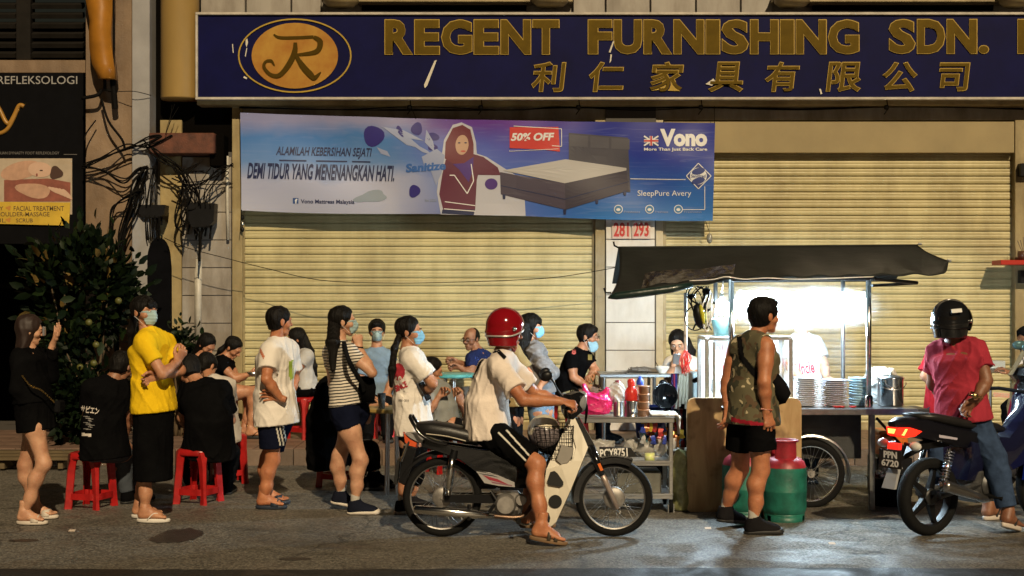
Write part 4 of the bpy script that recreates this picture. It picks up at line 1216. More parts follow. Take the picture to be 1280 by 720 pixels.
# bed
bpoly([(711, 166), (785, 172), (788, 240), (711, 236)], 'printed_headboard', INK('bedgrey', (.055, .055, .08)), .005)
for k in range(3): bpoly([(712 + k * 26, 168 + k * 2), (735 + k * 26, 170 + k * 2), (735 + k * 26, 184 + k * 1.5), (712 + k * 26, 183 + k * 1.5)], 'printed_cushion', INK('bedgrey2', (.075, .075, .10)), .0065)
bpoly([(625, 215), (706, 229), (783, 212), (786, 238), (707, 262), (626, 243)], 'printed_bed_base', INK('bedside', (.06, .05, .085)), .007)
bpoly([(706, 229), (783, 212), (786, 238), (707, 262)], 'printed_bed_side', INK('bedside2', (.04, .035, .06)), .008)
bpoly([(628, 213), (707, 199), (783, 210), (783, 213), (706, 229)], 'printed_mattress', INK('mattress', (.42, .42, .44)), .009)
bline([(626, 232), (706, 249), (786, 227)], .5, INK('navy', 0), .0095)
for x, y in ((630, 246), (706, 265), (746, 252), (781, 241)): bpoly([(x - 2, y - 3), (x + 2, y - 3), (x + 1.5, y + 3), (x - 1.5, y + 3)], 'printed_bed_leg', INK('navy', 0), .0095)
bpoly([(637, 159), (698, 158.5), (700, 189.5), (680, 187), (637, 185)], 'printed_red_label', INK('red', (.52, .04, .035)), .006)
btext('50% OFF', (638.5, 166, 693, 176), WL, .04, .2, .5, .009)
bline([(642, 157.5), (702, 161), (702, 183), (690, 182)], .4, WL); bline([(637, 188), (637, 189), (698, 186)], .3, WL)
btext('Vono', (825, 161, 884, 183), WL, .05); btext('More Than Just Back Care', (805, 184.5, 884, 189.5), WL, .02)
bpoly([(805, 170), (823, 170), (823, 182), (805, 182)], 'printed_flag', INK('flagblue', (.03, .05, .22)), .006)
for pts in ([(805, 170), (823, 182)], [(805, 182), (823, 170)]): bline(pts, 1.0, WL, .007)
bline([(805, 176), (823, 176)], 1.9, WL, .0075); bline([(814, 170), (814, 182)], 1.9, WL, .0078)
bline([(805, 176), (823, 176)], 1.1, INK('red', 0), .0085); bline([(814, 170), (814, 182)], 1.1, INK('red', 0), .0088)
btext('SleepPure Avery', (797, 238, 864, 247), WL, .0)
bline([(788, 223.5), (857, 224.5)], .4, WL); bline([(881, 233), (881, 262), (848, 262)], .4, WL)
bpoly([(858, 220), (873, 204), (889, 220), (873, 236)], 'printed_diamond', INK('flagblue', 0), .0055)
bline([(858, 220), (873, 204), (889, 220), (873, 236), (858, 220)], .5, WL); bpoly(blob(873, 220, 10.5, 10.5), 'printed_seal', WL, .0065)
bpoly(blob(873, 214, 8.5, 4.2, 16, -.25), 'printed_seal_mark', INK('flagblue', 0), .008); bpoly(blob(873, 226, 8.5, 4, 16, -.25), 'printed_seal_mark', INK('flagblue', 0), .008); btext('Sanitized', (864, 218, 882, 222), INK('flagblue', 0), .02, lift=.009)
for x, w_ in ((773, 20), (812, 16), (848, 22)):
    bpoly(blob(x, 261.5, 5.5, 5.5, 20), 'printed_badge', WL, .006); bpoly(blob(x, 261.5, 4.6, 4.6, 20), 'printed_badge_face', INK('badge', (.04, .18, .42)), .0075); bpoly(blob(x, 262, 2.6, 1.8, 12), 'printed_badge_mark', WL, .009)
    btext('Freshness', (x + 7, 263.5, x + 7 + w_, 266), INK('splash', 0), .0)
btext('Siti 2020', (531, 249, 546, 252), INK('smoke', 0), .0)
m = MB()
for x, y, x2, y2 in ((301, 142, 299, 134), (520, 148, 512, 130), (893, 154, 893, 131), (302, 262, 300, 292), (882, 276, 886, 288)): m.tube([P(x, y, dB), P(x2, y2, dB + .05)], .004, 5)
m.put('tie_cord', CABLE, BN)
MB().ball(P(887, 298, dB), (.035, .035, .06)).tube([P(887, 276, dB), P(887, 292, dB)], .003, 5).put('hanging_bulb', mat('dull_glass', (.25, .24, .2), .15), BN)
for q, (x, y) in enumerate(((303, 272), (303, 280), (303, 287))): MB().ball(P(x, y, W0 - .1), (.022, .022, .03)).put('padlock', STEEL if q % 2 else BLACKP, BN)
# ---- meter boxes, cables, conduit
MBX = thing('electric_meter_box', P(248, 195, W0 - .3), 'rusty brown electric meter box under the yellow column', 'meter box')
wbox('case', 186, 166, 268, 192, W0 - .34, W0 + .02, mat('rusty_brown', (.11, .035, .018), .7, nz=.5, nscale=9, bump=.3), MBX, bev=.01)
wbox('side_case', 262, 168, 280, 208, W0 - .26, W0 + .0, DARKV, MBX, bev=.01)
for k, (x0, y0, x1, y1) in enumerate(((172, 256, 206, 272), (233, 254, 268, 284))):
    jb = thing('junction_box', P((x0 + x1) / 2, y1, W0 - .3), ('black cable box on the grey-white pillar with short pipes below', 'square black cable box on the tiled wall above the conduit')[k], 'junction box')
    a, b = P(x0, y0, W0 - .32), P(x1, y1, W0 - .32)
    mm = MB().prism([V((a.x, a.y, a.z)), V((b.x, a.y, a.z)), V((b.x - .01, a.y, lerp(a.z, b.z, .75))), V((b.x - .08, a.y, b.z)), V((a.x + .06, a.y, b.z)), V((a.x + .01, a.y, lerp(a.z, b.z, .6)))], (0, .2, 0)); mm.put('case', BLACKP, jb)
    mt = MB()
    for q in range(6):
        x = lerp(x0 + 4, x1 - 4, q / 5); mt.tube([P(x, y1 - 3, W0 - .22), P(x + random.uniform(-3, 3), y1 + random.uniform(8, 16), W0 - .22)], .012, 6)
    mt.put('gland', CABLE, jb)
cd = thing('conduit_pipe', P(248, 425, W0 - .08), 'white plastic conduit running down the tiled wall', 'pipe')
MB().tube([P(248.5, 324, W0 - .09), P(247.5, 430, W0 - .09)], .036, 12).tube([P(247, 326, W0 - .09), P(244.5, 342, W0 - .09), P(244.5, 440, W0 - .09)], .014, 8).tube([P(284, 195, W0 - .09), P(284, 250, W0 - .09), P(285, 300, W0 - .09)], .018, 8).put('pipe', mat('old_white_pvc', (.5, .47, .4), .5, nz=.2), cd, True)
dk = thing('cable_duct_cover', P(197, 425, W0 - .3), 'tall black round-topped cover standing against the pillar', 'duct cover')
ol = [(184, 425), (184, 330)] + [(197.5 - 13.5 * math.cos(a), 325 - 28 * math.sin(a)) for a in np.linspace(.1, math.pi - .1, 12)] + [(212, 335), (213, 425)]
a_ = [P(x, y, W0 - .36) for x, y in ol]; lowz = WALK
for q in a_:
    if q.z < P(0, 420, W0 - .36).z: q.z = lowz
MB().prism(a_, (0, .1, 0)).put('cover', mat('matt_black_sheet', (.004, .004, .005), .8, nz=.3, spec=.03), dk)
random.seed(11)
CB = thing('cable_bundle', P(200, 280, W0 - .3), 'tangle of black cables strung across the pillars', 'cables')
def cab(pts, r=.011, d=W0 - .33, jit=2.0, parent=CB, name='cable', m_=None):
    r *= .72; q = spline([P(x + random.uniform(-jit, jit), y + random.uniform(-jit, jit), d + random.uniform(-.06, .06)) for x, y in pts], 5)
    return MB().tube(q, r, 5).put(name, m_ or CABLE, parent, True)
for k in range(5): cab([(104, 205 + k * 1.5), (130, 196), (160, 186 - k), (186, 172 + k * 3), (215, 168)], .012)
for k in range(4): cab([(104, 208), (130, 214), (155, 224 + k * 2), (172, 212), (184, 209)], .011)
for k in range(4): cab([(182, 176 + k * 2), (200, 190 + k * 3), (222, 206 + k * 3), (236, 222 + k * 4), (246, 240 + k), (250, 256)], .012)
for k in range(8): cab([(146, 520), (146, 400), (147 + k * .8, 320), (150 + k, 290), (158 + k * 2, 250 + k * 2), (166 + k * 2, 228), (178 + k, 212)], .014, jit=2.5)
for k in range(4): cab([(141, 340), (136 + k, 285), (142, 260), (156, 246 + k), (176, 236)], .011)
for k in range(6): cab([(176 + k * 3.5, 258), (180 + k * 3, 240 + random.uniform(-5, 5)), (178 + k * 4, 222 + random.uniform(-9, 9)), (192, 208)], .010, jit=3)
for k in range(9): cab([(238 + k * 3, 256), (240 + k * 3, 238), (222 + k * 8, 222 + random.uniform(-8, 8)), (248 + k * 4, 208 + random.uniform(-10, 10))], .008, jit=3)
for k in range(8): cab([(180 + k * 3, 270), (184 + k * 2, 284), (186 + k * 2, 300)], .010)
for k in range(4): cab([(240 + k * 6, 283), (248 + k * 1.5, 292), (249 + k * .6, 308), (248.5, 326)], .012, jit=1)
for k in range(8): cab([(214 + random.uniform(0, 25), 205 + random.uniform(0, 20)), (225 + random.uniform(0, 20), 240 + random.uniform(-10, 20)), (228 + random.uniform(-8, 8), 262 + random.uniform(0, 20)), (232, 288 + random.uniform(-20, 8))], .012, jit=5)
for k in range(5): cab([(222, 228 + k * 3), (250, 226 + k * 2), (275, 216 - k * 2), (292, 204 + k)], .008)
cab([(205, 297), (235, 310), (280, 322), (330, 335), (400, 350), (480, 354), (560, 353), (640, 350), (700, 346), (770, 334)], .006, W0 - .5, .5)
cab([(120, 150), (108, 166), (104, 176)], .012); cab([(126, 122), (135, 150), (152, 176), (156, 186)], .02); cab([(104, 122), (122, 120), (128, 114)], .03); cab([(145, 114), (168, 113), (188, 119)], .006)
for k in range(3): cab([(208, 168), (212, 150), (216 + k * 4, 132)], .005)
cw = thing('overhead_wire', P(700, 134, W0 - .1), 'thin sagging black wires running below the signboard', 'wire')
for k in range(3): cab([(300, 133 + k), (420, 138 - k), (520, 134 + 2 * k), (640, 137), (700, 133 + k), (800, 137 - k), (880, 134), (1000, 136 + k), (1120, 133), (1280, 136)], .008, W0 - .12, 1.2, cw)
for x in (512, 601, 723, 876, 1108): MB().tube([P(x, 120, W0 - .32), P(x + 2, 136, W0 - .2), P(x - 3, 143, W0 - .15)], .006, 5).ball(P(x, 134, W0 - .2), .03).put('cable_tie', CABLE, cw)
# red altar shelf on the far post
al = thing('altar_shelf', P(1266, 332, W0 - .3), 'small red altar shelf with incense pot fixed beside the pale shutter', 'shelf')
wbox('shelf_board', 1251, 325, 1300, 331, W0 - .35, W0 - .05, mat('red_lacquer', (.42, .025, .015), .35, nz=.1), al)
MB().lathe(P(1279, 325, W0 - .2), (0, 0, 1), [(0, 0), (.05, 0), (.065, .05), (.06, .1), (.05, .1)], 14).put('pot', mat('brown_pot', (.09, .04, .02), .4), al, True)
m = MB()
for k in range(5): m.tube([P(1279 + k, 318, W0 - .2), P(1272 + k * 3.5, 296 + random.uniform(0, 8), W0 - .2)], .004, 5)
m.put('incense_stick', mat('stick_grey', (.12, .1, .09), .7), al)
for yy in (212, 346): wbox('dark_fitting', 1276, yy - 8, 1290, yy + 8, W0 - .15, W0 - .05, BLACKP, al)
# ---- plants
def plant(name, c, rad, n, seed, label, lsize, cols, base, cat='plant', stems=7):
    rnd = random.Random(seed)
    root = thing(name, base, label, cat)
    c = V(c); clumps = []
    for k in range(max(6, n // 110)):
        a_ = rnd.uniform(0, 6.28); z_ = rnd.uniform(-1, 1); q = rnd.uniform(.45, 1) ** .6
        clumps.append(c + V((rad[0] * q * math.cos(a_) * math.sqrt(1 - z_ * z_ * .8), rad[1] * q * math.sin(a_) * math.sqrt(1 - z_ * z_ * .8), rad[2] * z_ * q)))
    bins = [MB() for _ in cols]
    for k in range(n):
        cl = clumps[k % len(clumps)]; p = cl + V((rnd.gauss(0, .10), rnd.gauss(0, .10), rnd.gauss(0, .11))) * (rad[0] / .5 + .35)
        d_ = (p - c + V((0, -.15, .12)) + V((rnd.gauss(0, .3), rnd.gauss(0, .3), rnd.gauss(0, .3)))).normalized()
        u, w, _ = frame(d_); a_ = rnd.uniform(0, 6.28); s_ = u * math.cos(a_) + w * math.sin(a_); nn_ = d_.cross(s_)
        L_ = lsize * rnd.uniform(.6, 1.25); W_ = L_ * .24
        vs_ = [p, p + d_ * L_ * .3 + s_ * W_ + nn_ * L_ * .05, p + d_ * L_ * .7 + s_ * W_ * .85 - nn_ * L_ * .02, p + d_ * L_ - nn_ * L_ * .14, p + d_ * L_ * .7 - s_ * W_ * .85 - nn_ * L_ * .02, p + d_ * L_ * .3 - s_ * W_ + nn_ * L_ * .05, p + d_ * L_ * .35, p + d_ * L_ * .7 - nn_ * L_ * .05]
        b_ = rnd.choices(range(len(cols)), weights=[q[1] for q in cols])[0]
        bins[b_].add(vs_, [(0, 1, 6), (1, 2, 7, 6), (2, 3, 7), (3, 4, 7), (4, 5, 6, 7), (5, 0, 6)])
    for b_, (m_, _) in zip(bins, cols):
        if b_.v: put('foliage', b_.v, b_.f, m_, root, True, dict(kind='stuff'))
    m_ = MB()
    for k in range(stems):
        cl = clumps[k % len(clumps)]; b0 = V(base) + V((rnd.uniform(-.06, .06), rnd.uniform(-.06, .06), 0))
        m_.tube(spline([b0, lerp(b0, cl, .4) + V((rnd.uniform(-.08, .08), 0, .1)), cl], 4), [.022, .006], 6)
    m_.put('stem', mat('plant_stem', (.09, .06, .03), .8, nz=.2), root, True)
    return root
LG = mat('leaf_shaded_green', (.004, .0095, .003), .55, nz=.4, nscale=6, spec=.12); LG2 = mat('leaf_green', (.010, .020, .005), .5, nz=.35, nscale=6, spec=.2); LY = mat('leaf_yellowish', (.17, .11, .03), .6, nz=.4, nscale=6, spec=.2)  # greens cut well down: the shade of this corner is in the colour
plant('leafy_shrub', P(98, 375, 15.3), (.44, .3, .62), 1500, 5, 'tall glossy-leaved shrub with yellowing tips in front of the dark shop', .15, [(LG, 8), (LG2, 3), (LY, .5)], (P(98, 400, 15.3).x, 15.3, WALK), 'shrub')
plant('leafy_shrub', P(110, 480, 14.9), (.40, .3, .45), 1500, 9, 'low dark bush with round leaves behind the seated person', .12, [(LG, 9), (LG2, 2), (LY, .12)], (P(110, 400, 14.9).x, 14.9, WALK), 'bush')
plant('potted_plant', P(222, 430, 15.6), (.16, .16, .25), 500, 13, 'small green plant against the pillar beside the tiled wall', .09, [(LG, 5), (LG2, 4)], (P(222, 430, 15.6).x, 15.6, WALK), 'plant')
m = MB(); yb_ = thing('yellow_fruit_plant', P(112, 490, 14.5), 'round yellow-green fruits hanging among dark leaves', 'fruit'); 
for x, y in ((111, 403), (120, 431), (117, 454), (100, 459), (148, 376)): MB().ball(P(x, y, 14.6), (.036, .03, .036)).put('fruit', mat('fruit_yellow_green', (.10, .10, .02), .5, nz=.3, nscale=20), yb_, True)
# low bench in the dark shop front
bn = thing('wooden_bench', P(45, 600, 13.8), 'low wooden bench in the dark behind the standing woman', 'bench')
for k in range(3): MB().box(P(45, 565 + k * 4, 14.1 - k * .14), (.8, .12, .03), bev=.004).put('slat', mat('old_bench_wood', (.12, .085, .04), .7, nz=.3, stretch=(1, 8, 8)), bn)
for x in (10, 82):
    c_ = P(x, 575, 13.98); MB().box((c_.x, 13.98, .01 + (c_.z) / 2), (.05, .34, c_.z - .02), bev=.004).put('leg', MATS['old_bench_wood'], bn)
# ------------------------------------------------------------------ people
S1 = SKIN(); SD = SKIN('skin_deep', (.30, .145, .08)); SL = SKIN('skin_light', (.56, .32, .20)); SR = SKIN('skin_ruddy', (.46, .19, .09)); SB = SKIN('skin_brown', (.22, .10, .055))
BK = cloth('black', (.0045, .0045, .005), nz=.35); BK2 = cloth('charcoal', (.009, .009, .010), nz=.3); NV = cloth('navy', (.007, .009, .022))
WH = cloth('white', (.76, .71, .65), nz=.07); WH2 = cloth('off_white', (.60, .55, .50), nz=.1)
def sole(c, n): return mat('sole_' + n, c, .6, nz=.15)
HB = mat('brown_hair', (.022, .010, .007), .6, nz=.3, nscale=30, stretch=(1, 1, .1))
def extra(j, mb, name, m, **t): return mb.put(name, m, j['_root'], True, **t)

# woman in black at the far left edge, one hand raised
j = person('woman in black mini dress raising one hand beside the leafy shrub', GD(654), 'head 37 413; neck 35 436; sN 25 447 -.08; sF 50 446 .18; eN 22 486 -.14; wN 40 508 -.1; eF 64 470 .16; wF 66 430 .02; pelvis 41 500; hN 35 506 -.07; hF 50 506 .09; kN 55 580 -.08; aN 30 641 -.08; tN 62 650 -.08; kF 31 582 .15; aF 44 630 .2; tF 66 638 .2; hem 46 538',
    115, 8, 0, s=.93, skin=SL, seed=11, top=dict(m=BK, sleeve=1.9, hem=.02, name='jacket'), bottom=dict(kind='skirt', m=BK, w=(.17, .14)), hair=dict(style='long', m=HB, v=.012), shoes=('slide', sole((.62, .55, .47), 'cream'), mat('strap_cream', (.62, .55, .47), .5, nz=.1)), hands=(.3, .05),
    hdir={'F': ((.35, .1, 1), (.75, -.7, 0))})
m = MB(); pts = spline([P(28, 470, GD(654) - .17), P(38, 482, GD(654) - .22), P(52, 488, GD(654) - .2), P(67, 502, GD(654) - .13)], 7)
for k, p in enumerate(pts): m.box(p, (.016, .006, .012), rot=Matrix.Rotation(.6 + k % 2, 3, 'Y'), bev=.002)
cb = thing('chain_bag', P(70, 500, GD(654)), 'small black shoulder bag on a gold chain worn by the woman in black', 'bag'); m.put('chain', mat('gold_chain', (.55, .38, .14), .25, 1), cb)
MB().box(P(74, 508, GD(654) - .02), (.05, .14, .09), bev=.012).put('bag_body', BK2, cb)
ph = thing('mobile_phone', P(55, 420, GD(654) + .05), 'phone held up to the ear by the woman in black', 'phone'); MB().box(P(55, 414, GD(654) - .06), (.016, .04, .07), bev=.004).put('case', mat('phone_silver', (.35, .36, .38), .25, .5), ph)

# woman in yellow
j = person('woman in yellow t-shirt and face mask standing with folded arms', GD(652), 'head 180 390; neck 182 414; sN 180 428 -.16; sF 208 429 .13; eN 203 468 -.22; wN 222 452 -.05; eF 226 463 .05; wF 196 471 -.13; pelvis 192 505; hN 185 508 -.08; hF 201 508 .09; kN 184 575 -.05; aN 181 636 -.05; tN 214 650 -.05; kF 186 570 .13; aF 174 632 .16; tF 200 640 .16; hem 191 600; waist 190 478',
    62, 2, 0, s=1.0, skin=S1, seed=21, W=1.02, fat=.015, top=dict(m=cloth('yellow', (.80, .52, .012), nz=.12), sleeve=.62, hem=.06, loose=.022, g=.026), bottom=dict(kind='skirt', m=BK, w=(.165, .14), name='long_skirt'),
    hair=dict(style='tied', bangs=True, tail='168 392 .08,164 415 .12,163 445 .14', r=[.035, .04, .015]), mask=dict(m=cloth('mask_pale_teal', (.36, .50, .52))), eyes=True, shoes=('flop', sole((.70, .66, .60), 'white'), mat('strap_white', (.72, .68, .62), .5, nz=.1)), hands=(.5, .45),
    hdir={'N': ((.45, .1, .85), (-.5, -.6, .3)), 'F': ((-.8, -.5, -.2), (0, 0, 1))})

# man in white t-shirt and navy shorts
dm = GD(635)
j = person('man in white t-shirt and navy striped shorts with one hand on his hip', dm, 'head 349 402; neck 345 425; sN 337 440 -.13; sF 362 438 .12; eN 333 474 -.26; wN 351 498 -.2; eF 368 474 .2; wF 360 500 .1; pelvis 345 518; hN 338 521 -.09; hF 353 521 .08; kN 341 575 -.06; aN 329 625 -.06; tN 361 633 -.06; kF 334 573 .17; aF 334 620 .2; tF 354 627 .2; waist 343 492',
    125, 3, 0, s=1.0, skin=SR, male=True, seed=33, W=1.08, fat=.02, top=dict(m=WH, sleeve=.68, hem=.08, loose=.036, g=.032, fold=.008, flare=.02), bottom=dict(kind='shorts', m=NV, len=.72, flare=.04, g=.012),
    hair=dict(style='short'), mask=dict(), shoes=('slide', sole((.02, .03, .05), 'navy'), mat('strap_navy', (.02, .03, .05), .5)), hands=(.25, .3), hdir={'N': ((-1, .15, .25), (0, -.2, 1))})
for k in range(3):
    x = 342 + k * 4.2
    on_cloth(j['_bot'], mat('white_piping', (.6, .57, .5), .8), 'stripe', print_shape([(x, 522), (x + 2.1, 522), (x + 9.6, 557), (x + 7.5, 557)], dm - .4, 1.0), j['_root'])
on_cloth(j['_top'], mat('print_green', (.30, .42, .05), .8), 'chest_print', print_shape([(361, 452), (367, 450), (368, 472), (362, 477)], dm - .4, 1.5), j['_root'])
on_cloth(j['_top'], mat('print_orange', (.5, .16, .08), .8), 'shoulder_print', print_shape([(320, 432), (324, 431), (331, 446), (329, 449)], dm - .4, 1.2), j['_root'])

# woman in striped top
ds = GD(641)
st = bpy.data.materials.new('cloth_striped'); st.use_nodes = True; t = st.node_tree; b = t.nodes['Principled BSDF']; b.inputs['Roughness'].default_value = .9
tc = t.nodes.new('ShaderNodeTexCoord'); wv = t.nodes.new('ShaderNodeTexWave'); wv.bands_direction = 'Z'; wv.inputs['Scale'].default_value = 13.5; wv.inputs['Distortion'].default_value = 1.2; wv.inputs['Detail Scale'].default_value = 1.2
mp = t.nodes.new('ShaderNodeMapping'); mp.inputs['Rotation'].default_value = (0, R(6), 0); t.links.new(tc.outputs['Object'], mp.inputs[0]); t.links.new(mp.outputs[0], wv.inputs['Vector'])
rp = t.nodes.new('ShaderNodeValToRGB'); rp.color_ramp.elements[0].position = .30; rp.color_ramp.elements[0].color = (.035, .033, .035, 1); rp.color_ramp.elements[1].position = .42; rp.color_ramp.elements[1].color = (.68, .62, .52, 1)
t.links.new(wv.outputs['Fac'], rp.inputs[0]); t.links.new(rp.outputs[0], b.inputs['Base Color'])
WS = sole((.66, .60, .52), 'trainer')
j = person('woman in striped top and navy shorts lifting a fist towards her mask', ds, 'head 428 402; neck 424 428; sN 438 441 -.15; sF 413 441 .14; eN 465 466 -.2; wN 449 434 -.1; eF 416 480 .24; wF 438 492 .26; pelvis 436 512; hN 429 515 -.08; hF 446 515 .09; kN 451 576 -.08; aN 444 622 -.08; tN 471 637 -.08; kF 424 570 .12; aF 426 615 .15; tF 446 630 .15; waist 432 482',
    105, 0, 0, s=1.0, skin=SL, seed=44, top=dict(m=st, sleeve=.45, hem=-.04, loose=.018, g=.014, fold=.006), bottom=dict(kind='shorts', m=NV, len=.32, flare=.02, g=.016),
    hair=dict(style='tied', tail='418 402 -.03,416 428 -.16,416 462 -.2', r=[.05, .05, .02], lat=(1, 0, 0)), mask=dict(m=cloth('mask_pale_teal', 0)), shoes=('sneaker', cloth('shoe_navy', (.012, .014, .024)), WS), hands=(1.15, .4), hdir={'N': ((-.15, 0, 1), (-1, -.2, 0))})
hb = thing('shoulder_bag', P(458, 500, ds), 'black shoulder bag hanging from the woman in the striped top', 'bag')
m = MB(); m.loft([[P(450, 470, ds - .1), P(467, 470, ds - .1), P(467, 470, ds + .0), P(450, 470, ds + .0)], [P(448, 486, ds - .14), P(470, 484, ds - .14), P(470, 486, ds + .02), P(448, 486, ds + .02)], [P(452, 503, ds - .12), P(468, 501, ds - .12), P(468, 503, ds), P(452, 503, ds)]]).put('bag_body', BK, hb, True)
q = spline([P(430, 428, ds - .16), P(434, 445, ds - .29), P(442, 462, ds - .28), P(452, 478, ds - .2), P(455, 490, ds - .15)], 6); MB().tube(q, .018, 8, flat=.35).put('strap', BK2, hb, True)
MB().tube([P(443, 435, ds - .12), P(455, 437, ds - .12)], .001, 4).tube([P(444.5, 433.5, ds - .135), P(453.5, 434.5, ds - .135), P(453.5, 434.5, ds - .07), P(444.5, 433.5, ds - .07)], .006, 6, closed=True).put('wrist_band', BK2, j['_root'])

# woman in white t-shirt with a red print on her back
dw = GD(641)
j = person('woman with long ponytail in white t-shirt with red print on the back', dw, 'head 511 415; neck 508 437; sN 514 450 -.17; sF 520 449 .16; eN 541 480 -.16; wN 529 495 -.04; eF 541 478 .2; wF 533 494 .1; pelvis 517 530; hN 513 532 -.08; hF 522 532 .1; kN 512 583 -.05; aN 503 624 -.05; tN 526 637 -.05; kF 520 582 .12; aF 513 622 .15; tF 535 633 .15; waist 513 498',
    88, 2, 0, s=1.0, skin=S1, seed=55, W=1.0, fat=.01, top=dict(m=WH, sleeve=.7, hem=.075, loose=.036, g=.024, fold=.009, flare=.015), bottom=dict(kind='trousers', m=BK, len=1.55, name='trousers'),
    hair=dict(style='tied', tail='500 418 -.02,493 436 -.08,490 462 -.2,489 482 -.21', r=[.035, .032, .036, .022]), mask=dict(m=cloth('surgical_bright', (.22, .50, .74))), eyes=True, shoes=('sneaker', cloth('shoe_black', (.014, .013, .014)), WS), hands=(.6, .5), hdir={'N': ((.1, -.2, 1), (-1, 0, 0))})
RP = mat('print_red', (.50, .03, .05), .8, nz=.3, nscale=30)
on_cloth(j['_top'], RP, 'back_print', print_shape(blob(498, 465, 8, 11), dw - .45, 1.0), j['_root'])
on_cloth(j['_top'], mat('print_white', (.62, .56, .5), .8), 'back_print', text_vf('60', (493, 470, 503, 482), dw - .5, .03, rot=12), j['_root'], .007)
on_cloth(j['_top'], RP, 'back_print', text_vf('SINCE', (493, 479, 509, 487), dw - .45, .04, rot=25), j['_root'], .0075)
on_cloth(j['_top'], mat('print_grey', (.15, .13, .12), .8), 'back_print', text_vf('1956 - 2016', (498, 499, 511, 502), dw - .45, .03), j['_root'])
ph = thing('mobile_phone', P(532, 500, dw - .18), 'dark phone in the hand of the woman with the long ponytail', 'phone'); MB().box(P(531, 489, dw - .13), (.075, .012, .15), rot=Matrix.Rotation(R(-25), 3, 'Y') @ Matrix.Rotation(R(60), 3, 'Z'), bev=.005).put('case', BLACKM, ph)

# rider with the red helmet, astride the white motorbike
db = GD(671)
RIDER = j = person('rider in red helmet and white t-shirt astride the white motorbike', db, 'head 633 416; neck 628 441; sN 623 458 -.21; sF 634 454 .18; eN 654 500 -.33; wN 702 502 -.31; eF 668 492 .3; wF 703 503 .3; pelvis 610 538; hN 617 543 -.12; hF 619 541 .12; kN 671 580 -.26; aN 676 657 -.36; tN 709 677 -.36; kF 670 578 .26; aF 660 638 .24; tF 694 646 .24; waist 607 502; gF 660 655 .24',
    112, 5, 0, s=1.06, skin=SR, male=True, seed=66, W=1.12, fat=.02, top=dict(m=cloth('pinkish_white', (.80, .70, .62), nz=.08), sleeve=.72, hem=.05, loose=.034, g=.022, fold=.010), bottom=dict(kind='shorts', m=BK, len=.86, flare=.03, g=.018),
    shoes=('strap', mat('sandal_tan', (.20, .12, .06), .7, nz=.2), mat('strap_dark_brown', (.05, .035, .02), .6)), hands=((.55, .8, .8, .85, .5), (.8,) * 5), hdir={'N': ((1, .1, -.25), (.3, .6, .3)), 'F': ((1, 0, -.2), (0, -1, 0))})
for k, o_ in enumerate((0, 10)):
    on_cloth(j['_bot'], mat('white_piping', 0), 'stripe', print_shape([(622 + o_, 541 - k * 3), (624 + o_, 540 - k * 3), (660 + o_ * .7, 577 - k * 3), (658 + o_ * .7, 578 - k * 3)], db - .7, .8), j['_root'])
def helmet(label, c, yaw, r, mshell, mtrim, full=False, visor=False):
    root = thing('motorcycle_helmet', c, label, 'helmet')
    f = Fld((-.19, -.21, -.2), (.19, .22, .2), .006)
    f.ell((0, -.005, .02), (r, r * 1.12, r * 1.06), k=.01); f.econe((0, -.02, -.02), (0, -.01, -.12), (1, 0, 0), r * .96, r * 1.05, r * .86, r * .9, .02, .03)
    if full: f.ell((0, .125, -.035), (r * .8, .09, .062), k=.012, sub=True)
    else: f.ell((0, .135, -.09), (r * .85, .10, .12), k=.012, sub=True)
    f.ell((0, -.005, -.11), (r * .68, r * .8, .1), k=.01, sub=True); f.cut((0, 0, -.125), (0, 0, -1))
    f0 = V((math.sin(R(yaw)), -math.cos(R(yaw)), 0)); r0 = V((-math.cos(R(yaw)), -math.sin(R(yaw)), 0)); M = basis(r0, f0, V((0, 0, 1)), V(c))
    nput('shell', xform(f.mesh(), M), mshell, root)
    # rim trim
    tr = MB(); N_ = 40
    pts = []
    for k in range(N_ + 1):
        a = R(-250 + 320 * k / N_ + 55); x, y = math.cos(a), math.sin(a)
        pts.append(M @ V((x * r * 1.0, -.008 + y * r * 1.1, -.052 + .045 * max(0, y) ** 1.5)))
    tr.tube(pts, .0065, 6); tr.put('trim', mtrim, root, True)
    if visor:
        v = MB(); rings = []
        for i in range(9):
            e_ = R(-28 + 62 * i / 8); ring = []
            for k in range(25):
                a = R(15 + 150 * k / 24); rr_ = r * 1.13
                ring.append(M @ V((rr_ * 1.0 * math.cos(a) * math.cos(e_), -.005 + rr_ * 1.1 * math.sin(a) * math.cos(e_), .0 + rr_ * 1.02 * math.sin(e_))))
            rings.append(ring)
        vs = [p for q_ in rings for p in q_]; fs = [(i * 25 + k, i * 25 + k + 1, (i + 1) * 25 + k + 1, (i + 1) * 25 + k) for i in range(8) for k in range(24)]
        v.add(vs, fs); v.put('visor', mat('smoked_visor', (.05, .055, .06), .05, coat=1), root, True)
    kb = MB()
    for sx in (-1, 1): kb.ball(M @ V((sx * r * 1.03, .03, .0)), .017)
    kb.put('hinge', CHROME, root, True)
    sp_ = MB()
    for sx in (-1, 1): sp_.tube([M @ V((sx * .085, -.01, -.11)), M @ V((sx * .06, .05, -.15)), M @ V((0, .06, -.165))], .009, 6, flat=.3)
    sp_.put('chin_strap', cloth('strap_pinkish', (.45, .16, .17)) if not full else BK2, root, True)
    return root
helmet('glossy red helmet worn by the rider on the white motorbike', P(632, 410.5, db), 105, .123, mat('red_lacquer_shell', (.24, .005, .010), .1, coat=1, nz=.05), mat('chrome_trim', (.8, .77, .74), .25, .6))
sb = thing('sling_strap', P(600, 480, db - .2), 'black sling strap across the back of the rider in the red helmet', 'strap')
q = [P(585, 478, db - .1), P(589, 466, db - .27), P(597, 455, db - .34), P(608, 446, db - .36), P(621, 438.5, db - .31), P(631, 438, db - .2)]
